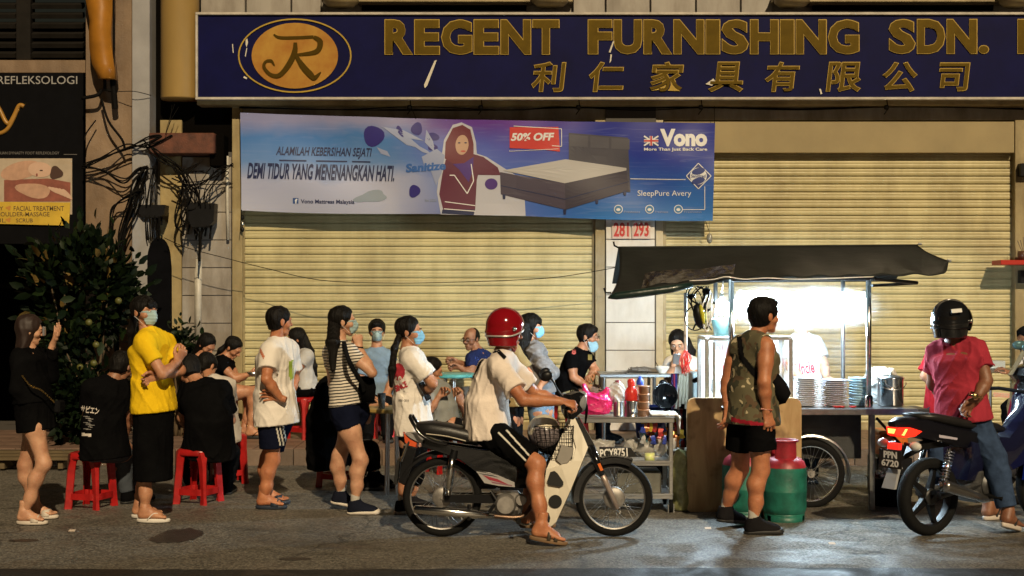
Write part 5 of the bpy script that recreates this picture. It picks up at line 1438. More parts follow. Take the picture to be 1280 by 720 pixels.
vfs = print_shape([(589, 465), (598, 450), (612, 436), (624, 436), (633, 446), (630, 450), (622, 441.5), (613, 441.5), (602, 453), (590, 476)], db - .7, 1.0)
on_cloth(RIDER['_top'], BK2, 'webbing', vfs, sb, .006)

# man in the camouflage tank top
dc = GD(665)
cam_m = bpy.data.materials.new('cloth_camouflage'); cam_m.use_nodes = True; t = cam_m.node_tree; b = t.nodes['Principled BSDF']; b.inputs['Roughness'].default_value = .9
tc = t.nodes.new('ShaderNodeTexCoord'); prev = None
base = t.nodes.new('ShaderNodeRGB'); base.outputs[0].default_value = (.11, .095, .05, 1); prev = base.outputs[0]
for k, (c_, th, sc) in enumerate((((.035, .035, .018), .55, 9), ((.10, .06, .03), .60, 11), ((.50, .42, .26), .635, 15))):
    n_ = t.nodes.new('ShaderNodeTexNoise'); n_.inputs['Scale'].default_value = sc; n_.inputs['Detail'].default_value = 1.5; n_.inputs['Distortion'].default_value = .8
    mp = t.nodes.new('ShaderNodeMapping'); mp.inputs['Location'].default_value = (k * 3.1, k, k * 2); t.links.new(tc.outputs['Object'], mp.inputs[0]); t.links.new(mp.outputs[0], n_.inputs['Vector'])
    r_ = t.nodes.new('ShaderNodeValToRGB'); r_.color_ramp.interpolation = 'CONSTANT'; r_.color_ramp.elements[1].position = th; t.links.new(n_.outputs['Fac'], r_.inputs[0])
    x_ = t.nodes.new('ShaderNodeMixRGB'); t.links.new(r_.outputs[0], x_.inputs[0]); t.links.new(prev, x_.inputs[1]); x_.inputs[2].default_value = (*c_, 1); prev = x_.outputs[0]
t.links.new(prev, b.inputs['Base Color'])
j = person('man in camouflage tank top and black shorts watching the cooking', dc, 'head 955 395; neck 946 420; sN 958 433 -.17; sF 921 434 .05; eN 955 478 -.24; wN 958 515 -.2; eF 909 477 .06; wF 909 510 -.02; pelvis 939 520; hN 948 524 -.1; hF 929 524 .04; kN 951 588 -.08; aN 942 647 -.08; tN 974 661 -.08; kF 925 586 .12; aF 908 634 .2; tF 920 652 .25; gF 920 652 .2; waist 940 485',
    118, 0, 0, s=1.1, skin=SR, male=True, seed=77, W=1.1, fat=.035, top=dict(m=cam_m, sleeve=0, hem=.05, g=.02, fold=.008, name='tank_top'), bottom=dict(kind='shorts', m=BK, len=.6, flare=.04, g=.018),
    hair=dict(style='short', v=.012, front=True), shoes=('sneaker', cloth('shoe_black', 0), sole((.015, .015, .015), 'black')), hands=(.45, .35), hdir={'N': ((.25, -.1, -1), (.8, .3, 0)), 'F': ((0, 0, -1), (.6, .6, 0))})
on_cloth(j['_top'], cloth('crimson', (.30, .015, .03)), 'shirt_tail', print_shape([(914, 521), (925, 524), (950, 528), (968, 529), (968, 536), (948, 533), (914, 527)], dc - .5, 1.2), j['_root'])
MB().tube([P(903, 511, dc - .04), P(915, 513, dc - .04), P(915, 511, dc + .03), P(903, 509, dc + .03)], .010, 6, closed=True).put('watch', BLACKP, j['_root'])
MB().tube([P(951.5, 511, dc - .235), P(965, 512.5, dc - .235), P(965, 512, dc - .165), P(951.5, 511, dc - .165)], .005, 6, closed=True).put('bracelet', mat('bracelet_red', (.4, .1, .05), .4), j['_root'])
bg_ = thing('sling_bag', P(975, 505, dc), 'black sling bag on the chest of the man in camouflage', 'bag')
MB().loft([[P(966, 464, dc - .1), P(974, 468, dc - .12), P(974, 468, dc + .05), P(966, 464, dc + .05)], [P(965, 478, dc - .14), P(984, 480, dc - .14), P(984, 480, dc + .08), P(965, 478, dc + .08)], [P(968, 494, dc - .13), P(989, 492, dc - .13), P(989, 492, dc + .07), P(968, 494, dc + .07)], [P(974, 506, dc - .08), P(982, 504, dc - .08), P(982, 504, dc + .02), P(974, 506, dc + .02)]]).put('bag_body', BK2, bg_, True)
vfs = print_shape([(921, 421), (927, 420), (930, 445), (944, 462), (963, 486), (960, 492), (938, 466), (924, 448)], dc - .7, 1.0); on_cloth(j['_top'], BK2, 'strap', vfs, bg_, .006)

# rider in the red t-shirt
dr = 10.35
JN = cloth('jeans', (.035, .06, .12), nz=.3, nscale=18); JL = cloth('light_jeans', (.16, .24, .34), nz=.2)
RR = j = person('rider in black helmet, crimson t-shirt and jeans reaching into a back pocket', dr, 'head 1190 402; neck 1193 428; sN 1222 437 -.08; sF 1170 440 .14; eN 1233 476 -.16; wN 1220 500 -.24; eF 1166 480 .3; wF 1188 505 .42; pelvis 1204 520; hN 1216 524 -.06; hF 1193 522 .1; kN 1243 572 -.12; aN 1260 641 -.2; tN 1288 652 .05; kF 1232 560 .45; aF 1236 630 .45; tF 1262 640 .6; waist 1200 488',
    150, 5, 0, s=1.08, skin=SB, male=True, seed=88, W=1.12, fat=.02, top=dict(m=cloth('crimson_tee', (.34, .03, .05), nz=.2), sleeve=.6, hem=.03, loose=.034, g=.022, fold=.010), bottom=dict(kind='trousers', m=JN, name='jeans', len=1.9, flare=.024, g=.02),
    shoes=('flop', sole((.55, .48, .42), 'pale_flop'), mat('strap_black', (.02, .02, .02), .5)), hands=(.5, .5), hdir={'N': ((-.6, .3, -.6), (-.6, -.2, .5))})
helmet('black full helmet with a white sticker worn by the rider in crimson', P(1189, 401, dr - .02), 135, .134, mat('black_shell', (.010, .010, .011), .12, coat=1), BLACKP, True, True)
MB().box(P(1196, 388.5, dr - .185), (.075, .004, .03), rot=Matrix.Rotation(R(-5), 3, 'Y') @ Matrix.Rotation(R(-26), 3, 'X')).put('helmet_sticker', mat('sticker_white', (.6, .6, .58), .4), bpy.data.objects['motorcycle_helmet.001'])
MB().tube([P(1212, 494, dr - .31), P(1226, 497, dr - .31), P(1227, 492, dr - .2), P(1213, 490, dr - .2)], .007, 6, closed=True).ball(P(1219, 495, dr - .315), (.024, .012, .022)).put('wrist_watch', mat('gold_watch', (.5, .36, .16), .25, 1), j['_root'])

# ---- people behind the queue
def stoolper(*a, **k): return person(*a, **k)
d1 = GD(636)
j = person('person in black t-shirt with white Japanese lettering seated on the nearest stool', d1, 'head 151 459 .05; neck 140 476 .02; sN 112 486 -.08; sF 152 484 .06; eN 110 520 .0; wN 134 540 .15; eF 160 520 .12; wF 156 546 .2; pelvis 131 560; hN 119 562 -.06; hF 144 562 .06; kN 150 568 .28; aN 160 618 .3; tN 176 628 .4; kF 165 566 .35; aF 166 618 .42; tF 182 626 .5; waist 129 525',
    165, 32, 0, h=.01, s=1.02, skin=SD, male=True, seed=91, W=1.05, fat=.02, top=dict(m=BK, sleeve=.7, hem=.08, loose=.03, g=.022), bottom=dict(kind='trousers', m=cloth('grey_jeans', (.06, .07, .085)), name='jeans'), hair=dict(style='short'), shoes=('sneaker', BK, sole((.02, .02, .02), 'black2')), hands=(.5, .5))
SH_ = mat('print_white', 0)
on_cloth(j['_top'], SH_, 'back_lettering', text_vf('サピエン', (101, 508, 124, 517), d1 - .5, .03, rot=-8), j['_root'])
for k in range(7): on_cloth(j['_top'], mat('print_dim_white', (.22, .21, .2), .8), 'back_print', print_shape([(104 + (k % 3) * 3, 520 + k * 2.6), (112 + (k * 5 % 7), 520.6 + k * 2.6), (112 + (k * 5 % 7), 521.6 + k * 2.6), (104 + (k % 3) * 3, 521 + k * 2.6)], d1 - .5, .8), j['_root'])
on_cloth(j['_top'], SH_, 'back_label', print_shape([(102, 541), (114, 542.5), (114, 546), (102, 544.5)], d1 - .5, 1.0), j['_root'])
d2 = GD(628)
j = person('person in black shirt hunched on a red stool with back turned', d2, 'head 237 464 .12; neck 250 481 .06; sN 239 490 .04; sF 279 488 .04; eN 228 522 .2; wN 236 536 .4; eF 288 525 .2; wF 270 538 .4; pelvis 261 558; hN 249 560; hF 274 560; kN 236 566 .42; aN 240 606 .5; tN 240 606 .7; kF 288 566 .42; aF 284 606 .5; tF 290 606 .7; waist 262 522 -.06',
    205, 42, -6, h=.01, s=1.05, skin=S1, male=True, seed=92, W=1.1, fat=.02, top=dict(m=BK, sleeve=.7, hem=.08, loose=.03, g=.024), bottom=dict(kind='trousers', m=BK2, name='trousers'), hair=dict(style='short', v=.012), shoes=('sneaker', BK, sole((.02, .02, .02), 'black2')), hands=(.5, .5))
person('person in white t-shirt seated right behind the hunched person in black', 12.7, 'head 258 458 .1; neck 262 474; sN 254 484; sF 285 482; eN 258 512 .2; wN 262 522 .35; eF 290 512 .2; wF 276 522 .35; pelvis 274 542; hN 264 544; hF 284 544; kN 268 548 .4; aN 268 590 .42; tN 268 592 .6; kF 292 548 .4; aF 290 590 .42; tF 290 592 .6; waist 275 512 -.05',
    150, 35, 0, h=.011, s=1.0, skin=S1, seed=93, top=dict(m=WH2, sleeve=.6, hem=.06, g=.02), bottom=dict(kind='trousers', m=BK2, name='trousers'), hair=dict(style='short'), shoes=('sneaker', BK, sole((.02, .02, .02), 'black2')))
zw = WALK; LS = 15.4
person('dark-haired person in black bending over near the small green plant', 15.3, 'head 258 431; neck 250 446; sN 240 456 -.1; sF 252 454 .15; eN 250 478 -.15; wN 268 480 -.1; eF 258 478 .15; wF 270 480 .1; pelvis 236 498; hN 235 498 -.08; hF 238 498 .1; kN 268 500 -.1; aN 266 540 -.1; tN 282 546 -.1; kF 268 500 .1; aF 266 540 .1; tF 282 546 .1',
    60, 40, 0, h=.012, s=1.0, zg=zw, skin=S1, seed=94, top=dict(m=BK, sleeve=1.8, hem=.05), bottom=dict(kind='trousers', m=BK, name='trousers'), hair=dict(style='long'), shoes=('sneaker', BK, sole((.02, .02, .02), 'black2')))
person('girl in black t-shirt with tied hair bent over her bowl by the shutter', LS, 'head 291 435; neck 281 446; sN 277 456 -.13; sF 285 455 .15; eN 293 473 -.15; wN 312 468 -.1; eF 298 474 .15; wF 314 466 .08; pelvis 276 492; hN 277 492 -.08; hF 279 492 .1; kN 320 488 -.1; aN 313 537 -.1; tN 326 543 -.1; kF 316 490 .1; aF 306 536 .1; tF 320 541 .1; waist 270 472',
    75, 38, 0, h=.011, s=1.0, zg=zw, skin=S1, seed=95, top=dict(m=BK, sleeve=.4, hem=.03, loose=.015), bottom=dict(kind='shorts', m=BK, len=.3, flare=.02), hair=dict(style='tied', tail='284 430,276 438,270 444', r=[.035, .04, .015]), shoes=('flop', sole((.02, .02, .02), 'black2'), BK2), hands=(.6, .6))
person('girl in white top with long black hair seated by the shutter, hand at her face', LS, 'head 371 424; neck 379 438; sN 384 445 -.13; sF 378 445 .13; eN 370 465 -.17; wN 364 442 -.12; eF 365 464 .15; wF 362 442 .08; pelvis 383 486; hN 382 487 -.08; hF 384 487 .1; kN 345 494 -.1; aN 345 538 -.1; tN 330 544 -.1; kF 345 494 .12; aF 347 538 .1; tF 332 544 .1; waist 382 466',
    -85, 22, 0, h=.010, s=1.0, zg=zw, skin=S1, seed=96, top=dict(m=cloth('pale_grey_white', (.52, .52, .52)), sleeve=.5, hem=.0, g=.012), bottom=dict(kind='trousers', m=BK, name='trousers', g=.014), hair=dict(style='long', tail='378 420 -.02,387 440 -.04,392 458 -.06,396 470 -.06', r=[.05, .05, .035, .012], lat=(1, 0, 0)), mask=dict(), shoes=('sneaker', BK, WS), hands=(.7, .5), hdir={'N': ((-.1, 0, 1), (-.3, -1, 0))})
person('bespectacled man in light blue shirt and mask sitting facing the street', LS, 'head 471 414; neck 471 433; sN 456 447 0; sF 487 447 0; eN 450 474 -.06; wN 463 499 -.22; eF 491 474 -.06; wF 480 499 -.22; pelvis 472 498 .04; hN 463 500; hF 481 500; kN 459 508 -.42; aN 460 548 -.42; tN 458 553 -.58; kF 485 508 -.42; aF 484 548 -.42; tF 486 553 -.58; waist 472 476 .03',
    8, 6, 0, h=.010, s=1.04, zg=zw, skin=S1, male=True, seed=97, W=1.02, top=dict(m=cloth('denim_blue_shirt', (.20, .29, .40), nz=.2), sleeve=.8, hem=.02, loose=.02, g=.016), bottom=dict(kind='trousers', m=BK2, name='trousers'), hair=dict(style='short', v=.012, front=True), mask=dict(m=cloth('mask_pale_teal', 0)), eyes=True, glasses=True, shoes=('sneaker', BK, sole((.02, .02, .02), 'black2')), hands=(.5, .5))
j = person('person in black hoodie on a stool half hidden by the woman in stripes', 12.3, 'head 434 452 .05; neck 428 472; sN 408 484 -.1; sF 436 482 .12; eN 420 516 .0; wN 450 522 .1; eF 458 512 .15; wF 468 508 .1; pelvis 412 566; hN 404 566 -.08; hF 422 566 .1; kN 446 566 .1; aN 450 596 .15; tN 468 602 .15; kF 462 562 .3; aF 468 590 .3; tF 484 596 .3; waist 408 522 -.05',
    120, 15, 0, h=.011, s=1.05, skin=SL, seed=98, W=1.12, fat=.03, top=dict(m=BK, sleeve=1.0, hem=.1, g=.03, loose=.03, name='hoodie'), bottom=dict(kind='trousers', m=BK, name='trousers', g=.025), hair=dict(style='tied'), shoes=('sneaker', BK, sole((.02, .02, .02), 'black2')), hands=(.9, .7))
person('person in grey t-shirt sitting behind the woman with the ponytail', 13.6, 'head 540 462; neck 544 477; sN 540 488 -.13; sF 552 486 .12; eN 538 512 -.17; wN 549 495 -.2; eF 560 508 .15; wF 565 495 .1; pelvis 556 530; hN 550 531 -.08; hF 560 531 .1; kN 588 535 -.1; aN 588 578 -.1; tN 603 584 -.1; kF 590 535 .1; aF 588 578 .1; tF 603 584 .1; waist 554 508 -.02',
    100, 20, 0, h=.011, s=.96, skin=S1, seed=99, fat=.01, top=dict(m=cloth('mid_grey', (.27, .28, .27)), sleeve=.6, hem=.04, loose=.025, g=.018), bottom=dict(kind='trousers', m=BK2, name='trousers'), hair=dict(style='tied', tail='534 455,540 470,543 478', r=[.04, .03, .01]), shoes=('sneaker', BK, sole((.02, .02, .02), 'black2')), hands=(.5, .5))
person('balding man in navy t-shirt and glasses eating at the turquoise table', 15.5, 'head 589 424; neck 596 437; sN 590 449 -.12; sF 607 447 .1; eN 590 468 -.2; wN 574 459 -.2; eF 600 462 -.1; wF 570 452 -.02; pelvis 606 492; hN 602 494 -.08; hF 610 494 .06; kN 572 494 -.2; aN 590 532 -.2; tN 576 541 -.2; kF 576 494 .06; aF 600 530 .06; tF 586 538 .06; waist 606 472',
    -38, 8, 0, h=.010, s=1.02, zg=zw, skin=SD, male=True, seed=100, top=dict(m=cloth('royal_navy', (.015, .025, .10)), sleeve=.55, hem=.03, g=.016), bottom=dict(kind='shorts', m=cloth('slate_grey', (.09, .095, .10)), len=.85, g=.016, flare=.03), hair=dict(style='bald', v=.004), eyes=True, glasses=True, shoes=('flop', sole((.02, .02, .02), 'black2'), BK2), hands=(.7, .8), hdir={'F': ((-1, 0, .2), (0, -.3, 1)), 'N': ((-1, .1, .1), (0, -.3, 1))})
person('man in khaki t-shirt standing just behind the rider in the red helmet', 12.2, 'head 634 404; neck 634 426; sN 640 440 -.14; sF 632 438 .15; eN 660 468 -.17; wN 657 487 -.22; eF 640 470 .2; wF 650 485 .2; pelvis 636 500; hN 632 502 -.09; hF 640 502 .09; kN 636 560 -.08; aN 634 608 -.08; tN 652 616 -.08; kF 642 560 .1; aF 642 606 .1; tF 660 612 .1; waist 636 476',
    80, 0, 0, h=.011, s=1.02, skin=SR, male=True, seed=101, top=dict(m=cloth('khaki', (.30, .22, .10)), sleeve=.8, hem=.05, loose=.03, g=.02), bottom=dict(kind='trousers', m=BK2, name='trousers'), hair=dict(style='short'), shoes=('sneaker', BK, sole((.02, .02, .02), 'black2')), hands=(.35, .4), hdir={'N': ((.1, -.1, -1), (.8, -.3, 0))})
person('woman in grey blouse and mask with long black hair behind the red helmet', 12.9, 'head 664 409; neck 661 431; sN 669 441 -.15; sF 672 440 .12; eN 686 468 -.2; wN 674 484 -.24; eF 690 466 .15; wF 682 484 .1; pelvis 674 492; hN 670 494 -.08; hF 680 494 .09; kN 676 548 -.08; aN 672 598 -.08; tN 690 605 -.08; kF 682 546 .1; aF 680 596 .1; tF 698 602 .1; waist 672 470',
    82, 4, 0, h=.010, s=.98, skin=S1, seed=102, fat=.01, top=dict(m=cloth('grey_blouse', (.21, .20, .20), nscale=20, nz=.3), sleeve=1.3, hem=.0, loose=.036, g=.024, fold=.011, name='blouse'), bottom=dict(kind='trousers', m=JL, name='jeans'), hair=dict(style='long', v=.014, bangs=True, tail='656 405 -.06,653 428 -.1,654 448 -.14,660 456 -.15', r=[.06, .06, .05, .02], lat=(1, 0, 0)), mask=dict(m=cloth('surgical_bright', 0)), eyes=True, shoes=('sneaker', BK, WS), hands=(.4, .4))
j = person('seated man in black polo shirt and glasses with his mask under the chin', 14.9, 'head 735 421; neck 727 437; sN 714 449 -.15; sF 733 447 .13; eN 717 472 -.2; wN 736 484 -.22; eF 744 463 .1; wF 738 468 -.05; pelvis 713 496; hN 711 497 -.09; hF 719 497 .08; kN 752 494 -.12; aN 752 548 -.12; tN 770 556 -.12; kF 752 492 .12; aF 756 546 .1; tF 772 554 .1; waist 712 473',
    72, 5, 0, h=.010, s=1.05, zg=zw, skin=S1, male=True, seed=103, W=1.05, fat=.02, top=dict(m=BK, sleeve=.55, hem=.04, loose=.025, g=.018, name='polo_shirt'), bottom=dict(kind='trousers', m=BK, name='trousers'), hair=dict(style='short', v=.014, front=True), mask=dict(down=.055), eyes=True, glasses=True, shoes=('sneaker', BK, sole((.02, .02, .02), 'black2')), hands=(.4, .6))
on_cloth(j['_top'], mat('print_coral', (.50, .10, .09), .8), 'sleeve_lettering', text_vf('18', (711.5, 436.5, 720, 443), 14.5, .05), j['_root'])
on_cloth(j['_top'], mat('print_gold', (.3, .22, .06), .8), 'badge', print_shape([(735, 443), (740, 443), (740, 450), (735, 450)], 14.4, 1.0), j['_root'])
j = person('long-haired girl in white t-shirt looking down at her phone by the steel table', 14.6, 'head 847 428; neck 851 445; sN 838 455 0; sF 866 454 0; eN 835 474 -.08; wN 843 453 -.22; eF 870 474 -.08; wF 854 457 -.24; pelvis 852 500 .04; hN 844 502; hF 860 502; kN 840 505 -.35; aN 842 555 -.38; tN 842 560 -.5; kF 864 505 -.35; aF 862 555 -.38; tF 862 560 -.5; waist 852 478',
    -12, 28, 0, h=.010, s=1.02, zg=zw, skin=SL, seed=104, top=dict(m=WH, sleeve=.55, hem=.05, loose=.03, g=.018), bottom=dict(kind='trousers', m=BK, name='trousers'), hair=dict(style='long', v=.012, tail='858 424 .03,864 440 .02,868 452 .0', r=[.04, .045, .02], lat=(1, 0, 0)), eyes=True, shoes=('sneaker', BK, WS), hands=(.7, .7), hdir={'N': ((.3, -.1, 1), (.8, 0, 0)), 'F': ((-.3, -.1, 1), (-.8, 0, 0))})
ph = thing('mobile_phone', P(846, 455, 14.3), 'phone held in both hands by the girl at the steel table', 'phone'); MB().box(P(846, 449, 14.33), (.075, .012, .14), rot=Matrix.Rotation(R(35), 3, 'X'), bev=.005).put('case', mat('phone_silver', 0), ph)
j = person('hawker in white t-shirt and cap cooking behind the lit glass case', 13.0, 'head 1000 398; neck 1002 419; sN 990 430 -.02; sF 1019 430 .05; eN 988 458 -.08; wN 1002 474 -.25; eF 1030 456 -.05; wF 1034 474 -.25; pelvis 1006 500 0; hN 998 502; hF 1014 502; kN 998 555; aN 998 598; tN 996 604 -.15; kF 1014 555; aF 1014 598; tF 1016 604 -.15; waist 1005 474',
    -15, 15, 0, h=.010, s=1.05, skin=SL, male=True, seed=105, W=1.1, fat=.02, top=dict(m=WH, sleeve=.7, hem=.05, loose=.03, g=.02), bottom=dict(kind='trousers', m=BK, name='trousers'), hair=dict(style='short', v=.014, m=cloth('cap_white', (.6, .6, .6))), mask=dict(m=cloth('mask_white', (.6, .62, .62))), shoes=('sneaker', BK, sole((.02, .02, .02), 'black2')), hands=(.7, .7))
on_cloth(j['_top'], RP, 'chest_lettering', text_vf('Uncle', (994, 452, 1018, 468), 12.6, .03, rot=8), j['_root'])
j = person('person in red t-shirt standing behind the rider in crimson', 12.0, 'head 1186 406; neck 1184 428; sN 1168 442 -.1; sF 1196 441 .08; eN 1156 470 -.14; wN 1176 488 -.16; eF 1204 470 .1; wF 1196 490 0; pelvis 1180 508; hN 1172 512 -.06; hF 1190 512 .06; kN 1172 565 -.06; aN 1172 612 -.06; tN 1160 620 -.15; kF 1190 565 .06; aF 1190 612 .06; tF 1180 618 0; waist 1181 480',
    -30, 5, 0, h=.011, s=1.0, skin=SL, seed=106, fat=.01, top=dict(m=cloth('bright_red', (.45, .02, .03)), sleeve=.85, hem=.07, loose=.035, g=.022), bottom=dict(kind='trousers', m=JN, name='jeans'), hair=dict(style='short'), shoes=('sneaker', BK, WS), hands=(.4, .4))
j = person('person in white t-shirt and dark cap at the right-hand table holding out a hand', 14.4, 'head 1284 424; neck 1288 442; sN 1280 454 -.13; sF 1296 453 .12; eN 1278 476 -.2; wN 1262 466 -.2; eF 1300 478 .1; wF 1286 480 .05; pelvis 1296 505; hN 1290 506 -.08; hF 1300 506 .08; kN 1262 510 -.1; aN 1262 552 -.1; tN 1248 558 -.1; kF 1264 508 .1; aF 1266 550 .1; tF 1252 556 .1; waist 1296 480',
    -70, 5, 0, h=.011, s=1.0, zg=zw, skin=SD, male=True, seed=107, top=dict(m=WH, sleeve=.6, hem=.05, loose=.03, g=.02), bottom=dict(kind='trousers', m=BK, name='trousers'), hair=dict(style='short', v=.02, front=True, m=BK2), shoes=('sneaker', BK, WS), hands=(.4, .4))
# ------------------------------------------------------------------ red stools and small tables
RED = plastic('red', (.40, .012, .012), .34, coat=.15)
def copy_tree(o, parent=None):
    c = o.copy(); COL.objects.link(c); c.parent = parent
    for ch in o.children: copy_tree(ch, c)
    return c
def make_stool():
    st = thing('plastic_stool', (0, 0, 0), 'red plastic stool', 'stool', 'red plastic stools around the low tables')
    def sq(r, z, p=3.2, n=28):
        out = []
        for k in range(n):
            a = 2 * math.pi * k / n; c, s_ = math.cos(a), math.sin(a); q = (abs(c) ** p + abs(s_) ** p) ** (-1 / p)
            out.append(V((r * q * c, r * q * s_, z)))
        return out
    MB().loft([sq(.150, .395), sq(.156, .405), sq(.154, .435), sq(.142, .447), sq(.09, .450), sq(.03, .446)]).put('seat', RED, st, True)
    for i in range(4):
        a = math.pi / 4 + i * math.pi / 2
        m = MB(); d_ = V((math.cos(a), math.sin(a), 0)); t_ = V((-d_.y, d_.x, 0)); rings = []
        for z, r, w, dp in ((.43, .158, .075, .018), (.39, .164, .055, .017), (.33, .170, .036, .016), (.2, .182, .029, .014), (.06, .193, .026, .013), (.0, .199, .030, .015)):
            c = d_ * r + V((0, 0, z))
            rings.append([c + t_ * w - d_ * .034, c + t_ * w * .45 + d_ * dp, c - t_ * w * .45 + d_ * dp, c - t_ * w - d_ * .034, c - t_ * w * .8 - d_ * .042, c + d_ * (dp - .012), c + t_ * w * .8 - d_ * .042])
        lg = m.loft(rings).put('leg', RED, st, 'auto')
        if i == 0: MB().box(d_ * .217 + V((0, 0, .035)), (.006, .022, .055), rot=Matrix.Rotation(a, 3, 'Z')).put('green_sticker', mat('sticker_green', (.01, .20, .06), .5), lg)
    m = MB(); o1 = sq(.140, .075, 6); o2 = sq(.138, .125, 6); i1 = sq(.134, .075, 6); i2 = sq(.132, .125, 6)
    m.loft([i1, o1, o2, i2, i1], cap=False).put('brace_ring', RED, st, 'auto')
    return st
stool0 = make_stool(); used = False
for (x, yb, zg, rot, lab) in (
    (114, 634, 0, 75, 'red plastic stool under the person with Japanese lettering'),
    (248, 628, 0, 72, 'red plastic stool under the hunched person in black'),
    (286, 603, 0, 20, 'red plastic stool just behind the hunched person in black'),
    (424, 608, 0, 60, 'red plastic stool under the person in the black hoodie'),
    (381, 0, 15.35, 50, 'red plastic stool on the tiled walk under the girl in white'),
    (277, 0, 15.45, 30, 'red plastic stool on the tiled walk under the girl in black'),
    (471, 0, 15.5, 45, 'red plastic stool under the man in light blue shirt'),
    (606, 0, 15.5, 40, 'red plastic stool under the balding man'),
    (556, 590, 0, 30, 'red plastic stool under the person in grey t-shirt'),
    (712, 0, 14.95, 50, 'red plastic stool under the man in black polo shirt'),
    (852, 0, 14.65, 45, 'red plastic stool under the girl by the steel table')):
    o = stool0 if not used else copy_tree(stool0); used = True
    d_ = zg if zg else GD(yb)
    p = P(x, 370, d_); o.location = (p.x, d_, WALK if zg else 0); o.rotation_euler.z = R(rot); o['label'] = lab
def round_table(x, d_, zg, r, col, label, nm, h=.74):
    t_ = thing('round_table', (P(x, 370, d_).x, d_, zg), label, 'table'); c = V((P(x, 370, d_).x, d_, zg))
    MB().lathe(c + V((0, 0, h)), (0, 0, 1), [(0, -.03), (r - .01, -.03), (r, -.02), (r, 0), (r - .01, .006), (0, .006)], 32).put('table_top', plastic(nm, col), t_)
    for a in (.6, 2.2, 3.8, 5.4):
        MB().tube([c + V((r * .2 * math.cos(a), r * .2 * math.sin(a), h - .03)), c + V((r * .25 * math.cos(a), r * .25 * math.sin(a), 0))], .011, 8).put('leg', STEEL, t_)
    return c
round_table(562, 14.5, WALK, .3, (.10, .40, .40), 'turquoise plastic table in front of the balding man', 'turquoise')
ct = round_table(490, 12.2, 0, .26, (.40, .27, .08), 'small yellow-brown table between the two women in the queue', 'ochre', .74)
gl = thing('drinking_glass', V((P(477, 370, 12.05).x, 12.05, .746)), 'tall clear drinking glass on the yellow-brown table', 'glass')
GLS = mat('clear_plastic', (.6, .6, .58), .12, trans=.85)
MB().lathe(V((P(477, 370, 12.05).x, 12.05, .747)), (0, 0, 1), [(0, 0), (.026, 0), (.036, .13), (.033, .13), (.024, .006), (0, .006)], 16).put('cup', GLS, gl, True)
bw = thing('noodle_bowl', P(314, 470, 15.2), 'small metal bowl held by the girl in black t-shirt', 'bowl'); MB().lathe(P(317, 471, 15.15), (0, 0, 1), [(0, 0), (.04, .003), (.075, .05), (.07, .05), (.035, .01), (0, .01)], 20).put('bowl', STEEL, bw, True)
# ------------------------------------------------------------------ white underbone motorbike in side view
D1 = GD(671); s1 = D1 / F
BP = lambda x, y, o=0.0: P(x, y, D1 + o) if False else V(((x - 640) * s1, D1 + o, EYE - (y - HOR) * s1))
B1 = thing('motorbike', V((BP(660, 671).x, D1, 0)), 'black and white step-through motorbike with plate PCY8751 side on to the road', 'motorbike')
def wheel(c, axis, r, rim_r, tw, parent, spokes=36, hub_r=.03, drum=.075, drum_w=.09, alloy=0, rimm=None):
    c = V(c); u, w, k = frame(axis); q = r - rim_r; mid = (r + rim_r) / 2
    wh = thing_part('wheel', MB().lathe(c, axis, [(rim_r - .006, -tw * .26), (rim_r + .004, -tw * .3), (rim_r + .004, -tw * .24), (rim_r - .003, 0), (rim_r + .004, tw * .24), (rim_r + .004, tw * .3), (rim_r - .006, tw * .26), (rim_r - .008, 0), (rim_r - .006, -tw * .26)], 48), rimm or CHROME, parent)
    prof = [(rim_r + .002, -tw * .38), (rim_r + q * .4, -tw * .5), (r - q * .25, -tw * .45), (r - .006, -tw * .28), (r, 0), (r - .006, tw * .28), (r - q * .25, tw * .45), (rim_r + q * .4, tw * .5), (rim_r + .002, tw * .38), (rim_r + .002, -tw * .38)]
    MB().lathe(c, axis, prof, 56).put('tyre', RUBBER, wh, True)
    m = MB()
    for j_ in range(110):
        a = 2 * math.pi * j_ / 110
        for sd in (-1, 1):
            p_ = c + (u * math.cos(a + sd * .012) + w * math.sin(a + sd * .012)) * (r - .001) + k * (sd * tw * .17)
            m.box(p_, (.007, tw * .22, .005) if False else (.006, .006, .006))
    if not alloy:
        m = MB()
        for j_ in range(spokes):
            a = 2 * math.pi * j_ / spokes; b_ = a + (.7 if (j_ // 2) % 2 else -.7); sd = 1 if j_ % 2 else -1
            m.tube([c + (u * math.cos(b_) + w * math.sin(b_)) * drum * .75 + k * sd * drum_w * .4, c + (u * math.cos(a) + w * math.sin(a)) * rim_r], .0017, 4)
        m.put('spokes', STEEL, wh)
    else:
        m = MB()
        for j_ in range(alloy):
            a = 2 * math.pi * j_ / alloy
            dr_ = u * math.cos(a) + w * math.sin(a); tt = k.cross(dr_)
            m.loft([[c + dr_ * .03 + tt * .03 - k * .02, c + dr_ * .03 + tt * .03 + k * .02, c + dr_ * .03 - tt * .03 + k * .02, c + dr_ * .03 - tt * .03 - k * .02], [c + dr_ * rim_r + tt * .014 - k * .012, c + dr_ * rim_r + tt * .014 + k * .012, c + dr_ * rim_r - tt * .014 + k * .012, c + dr_ * rim_r - tt * .014 - k * .012]])
        m.put('spoke_casting', BLACKP, wh)
    MB().lathe(c, axis, [(0, -drum_w * .62), (.012, -drum_w * .62), (.014, -drum_w * .5), (drum * .85, -drum_w * .5), (drum, -drum_w * .4), (drum, drum_w * .4), (drum * .85, drum_w * .5), (.014, drum_w * .5), (.012, drum_w * .7), (0, drum_w * .7)], 28).put('hub', mat('cast_alloy', (.34, .32, .30), .5, .7, nz=.4, nscale=14) if not alloy else mat('dark_alloy', (.06, .06, .06), .45, .7, nz=.4), wh)
    return wh
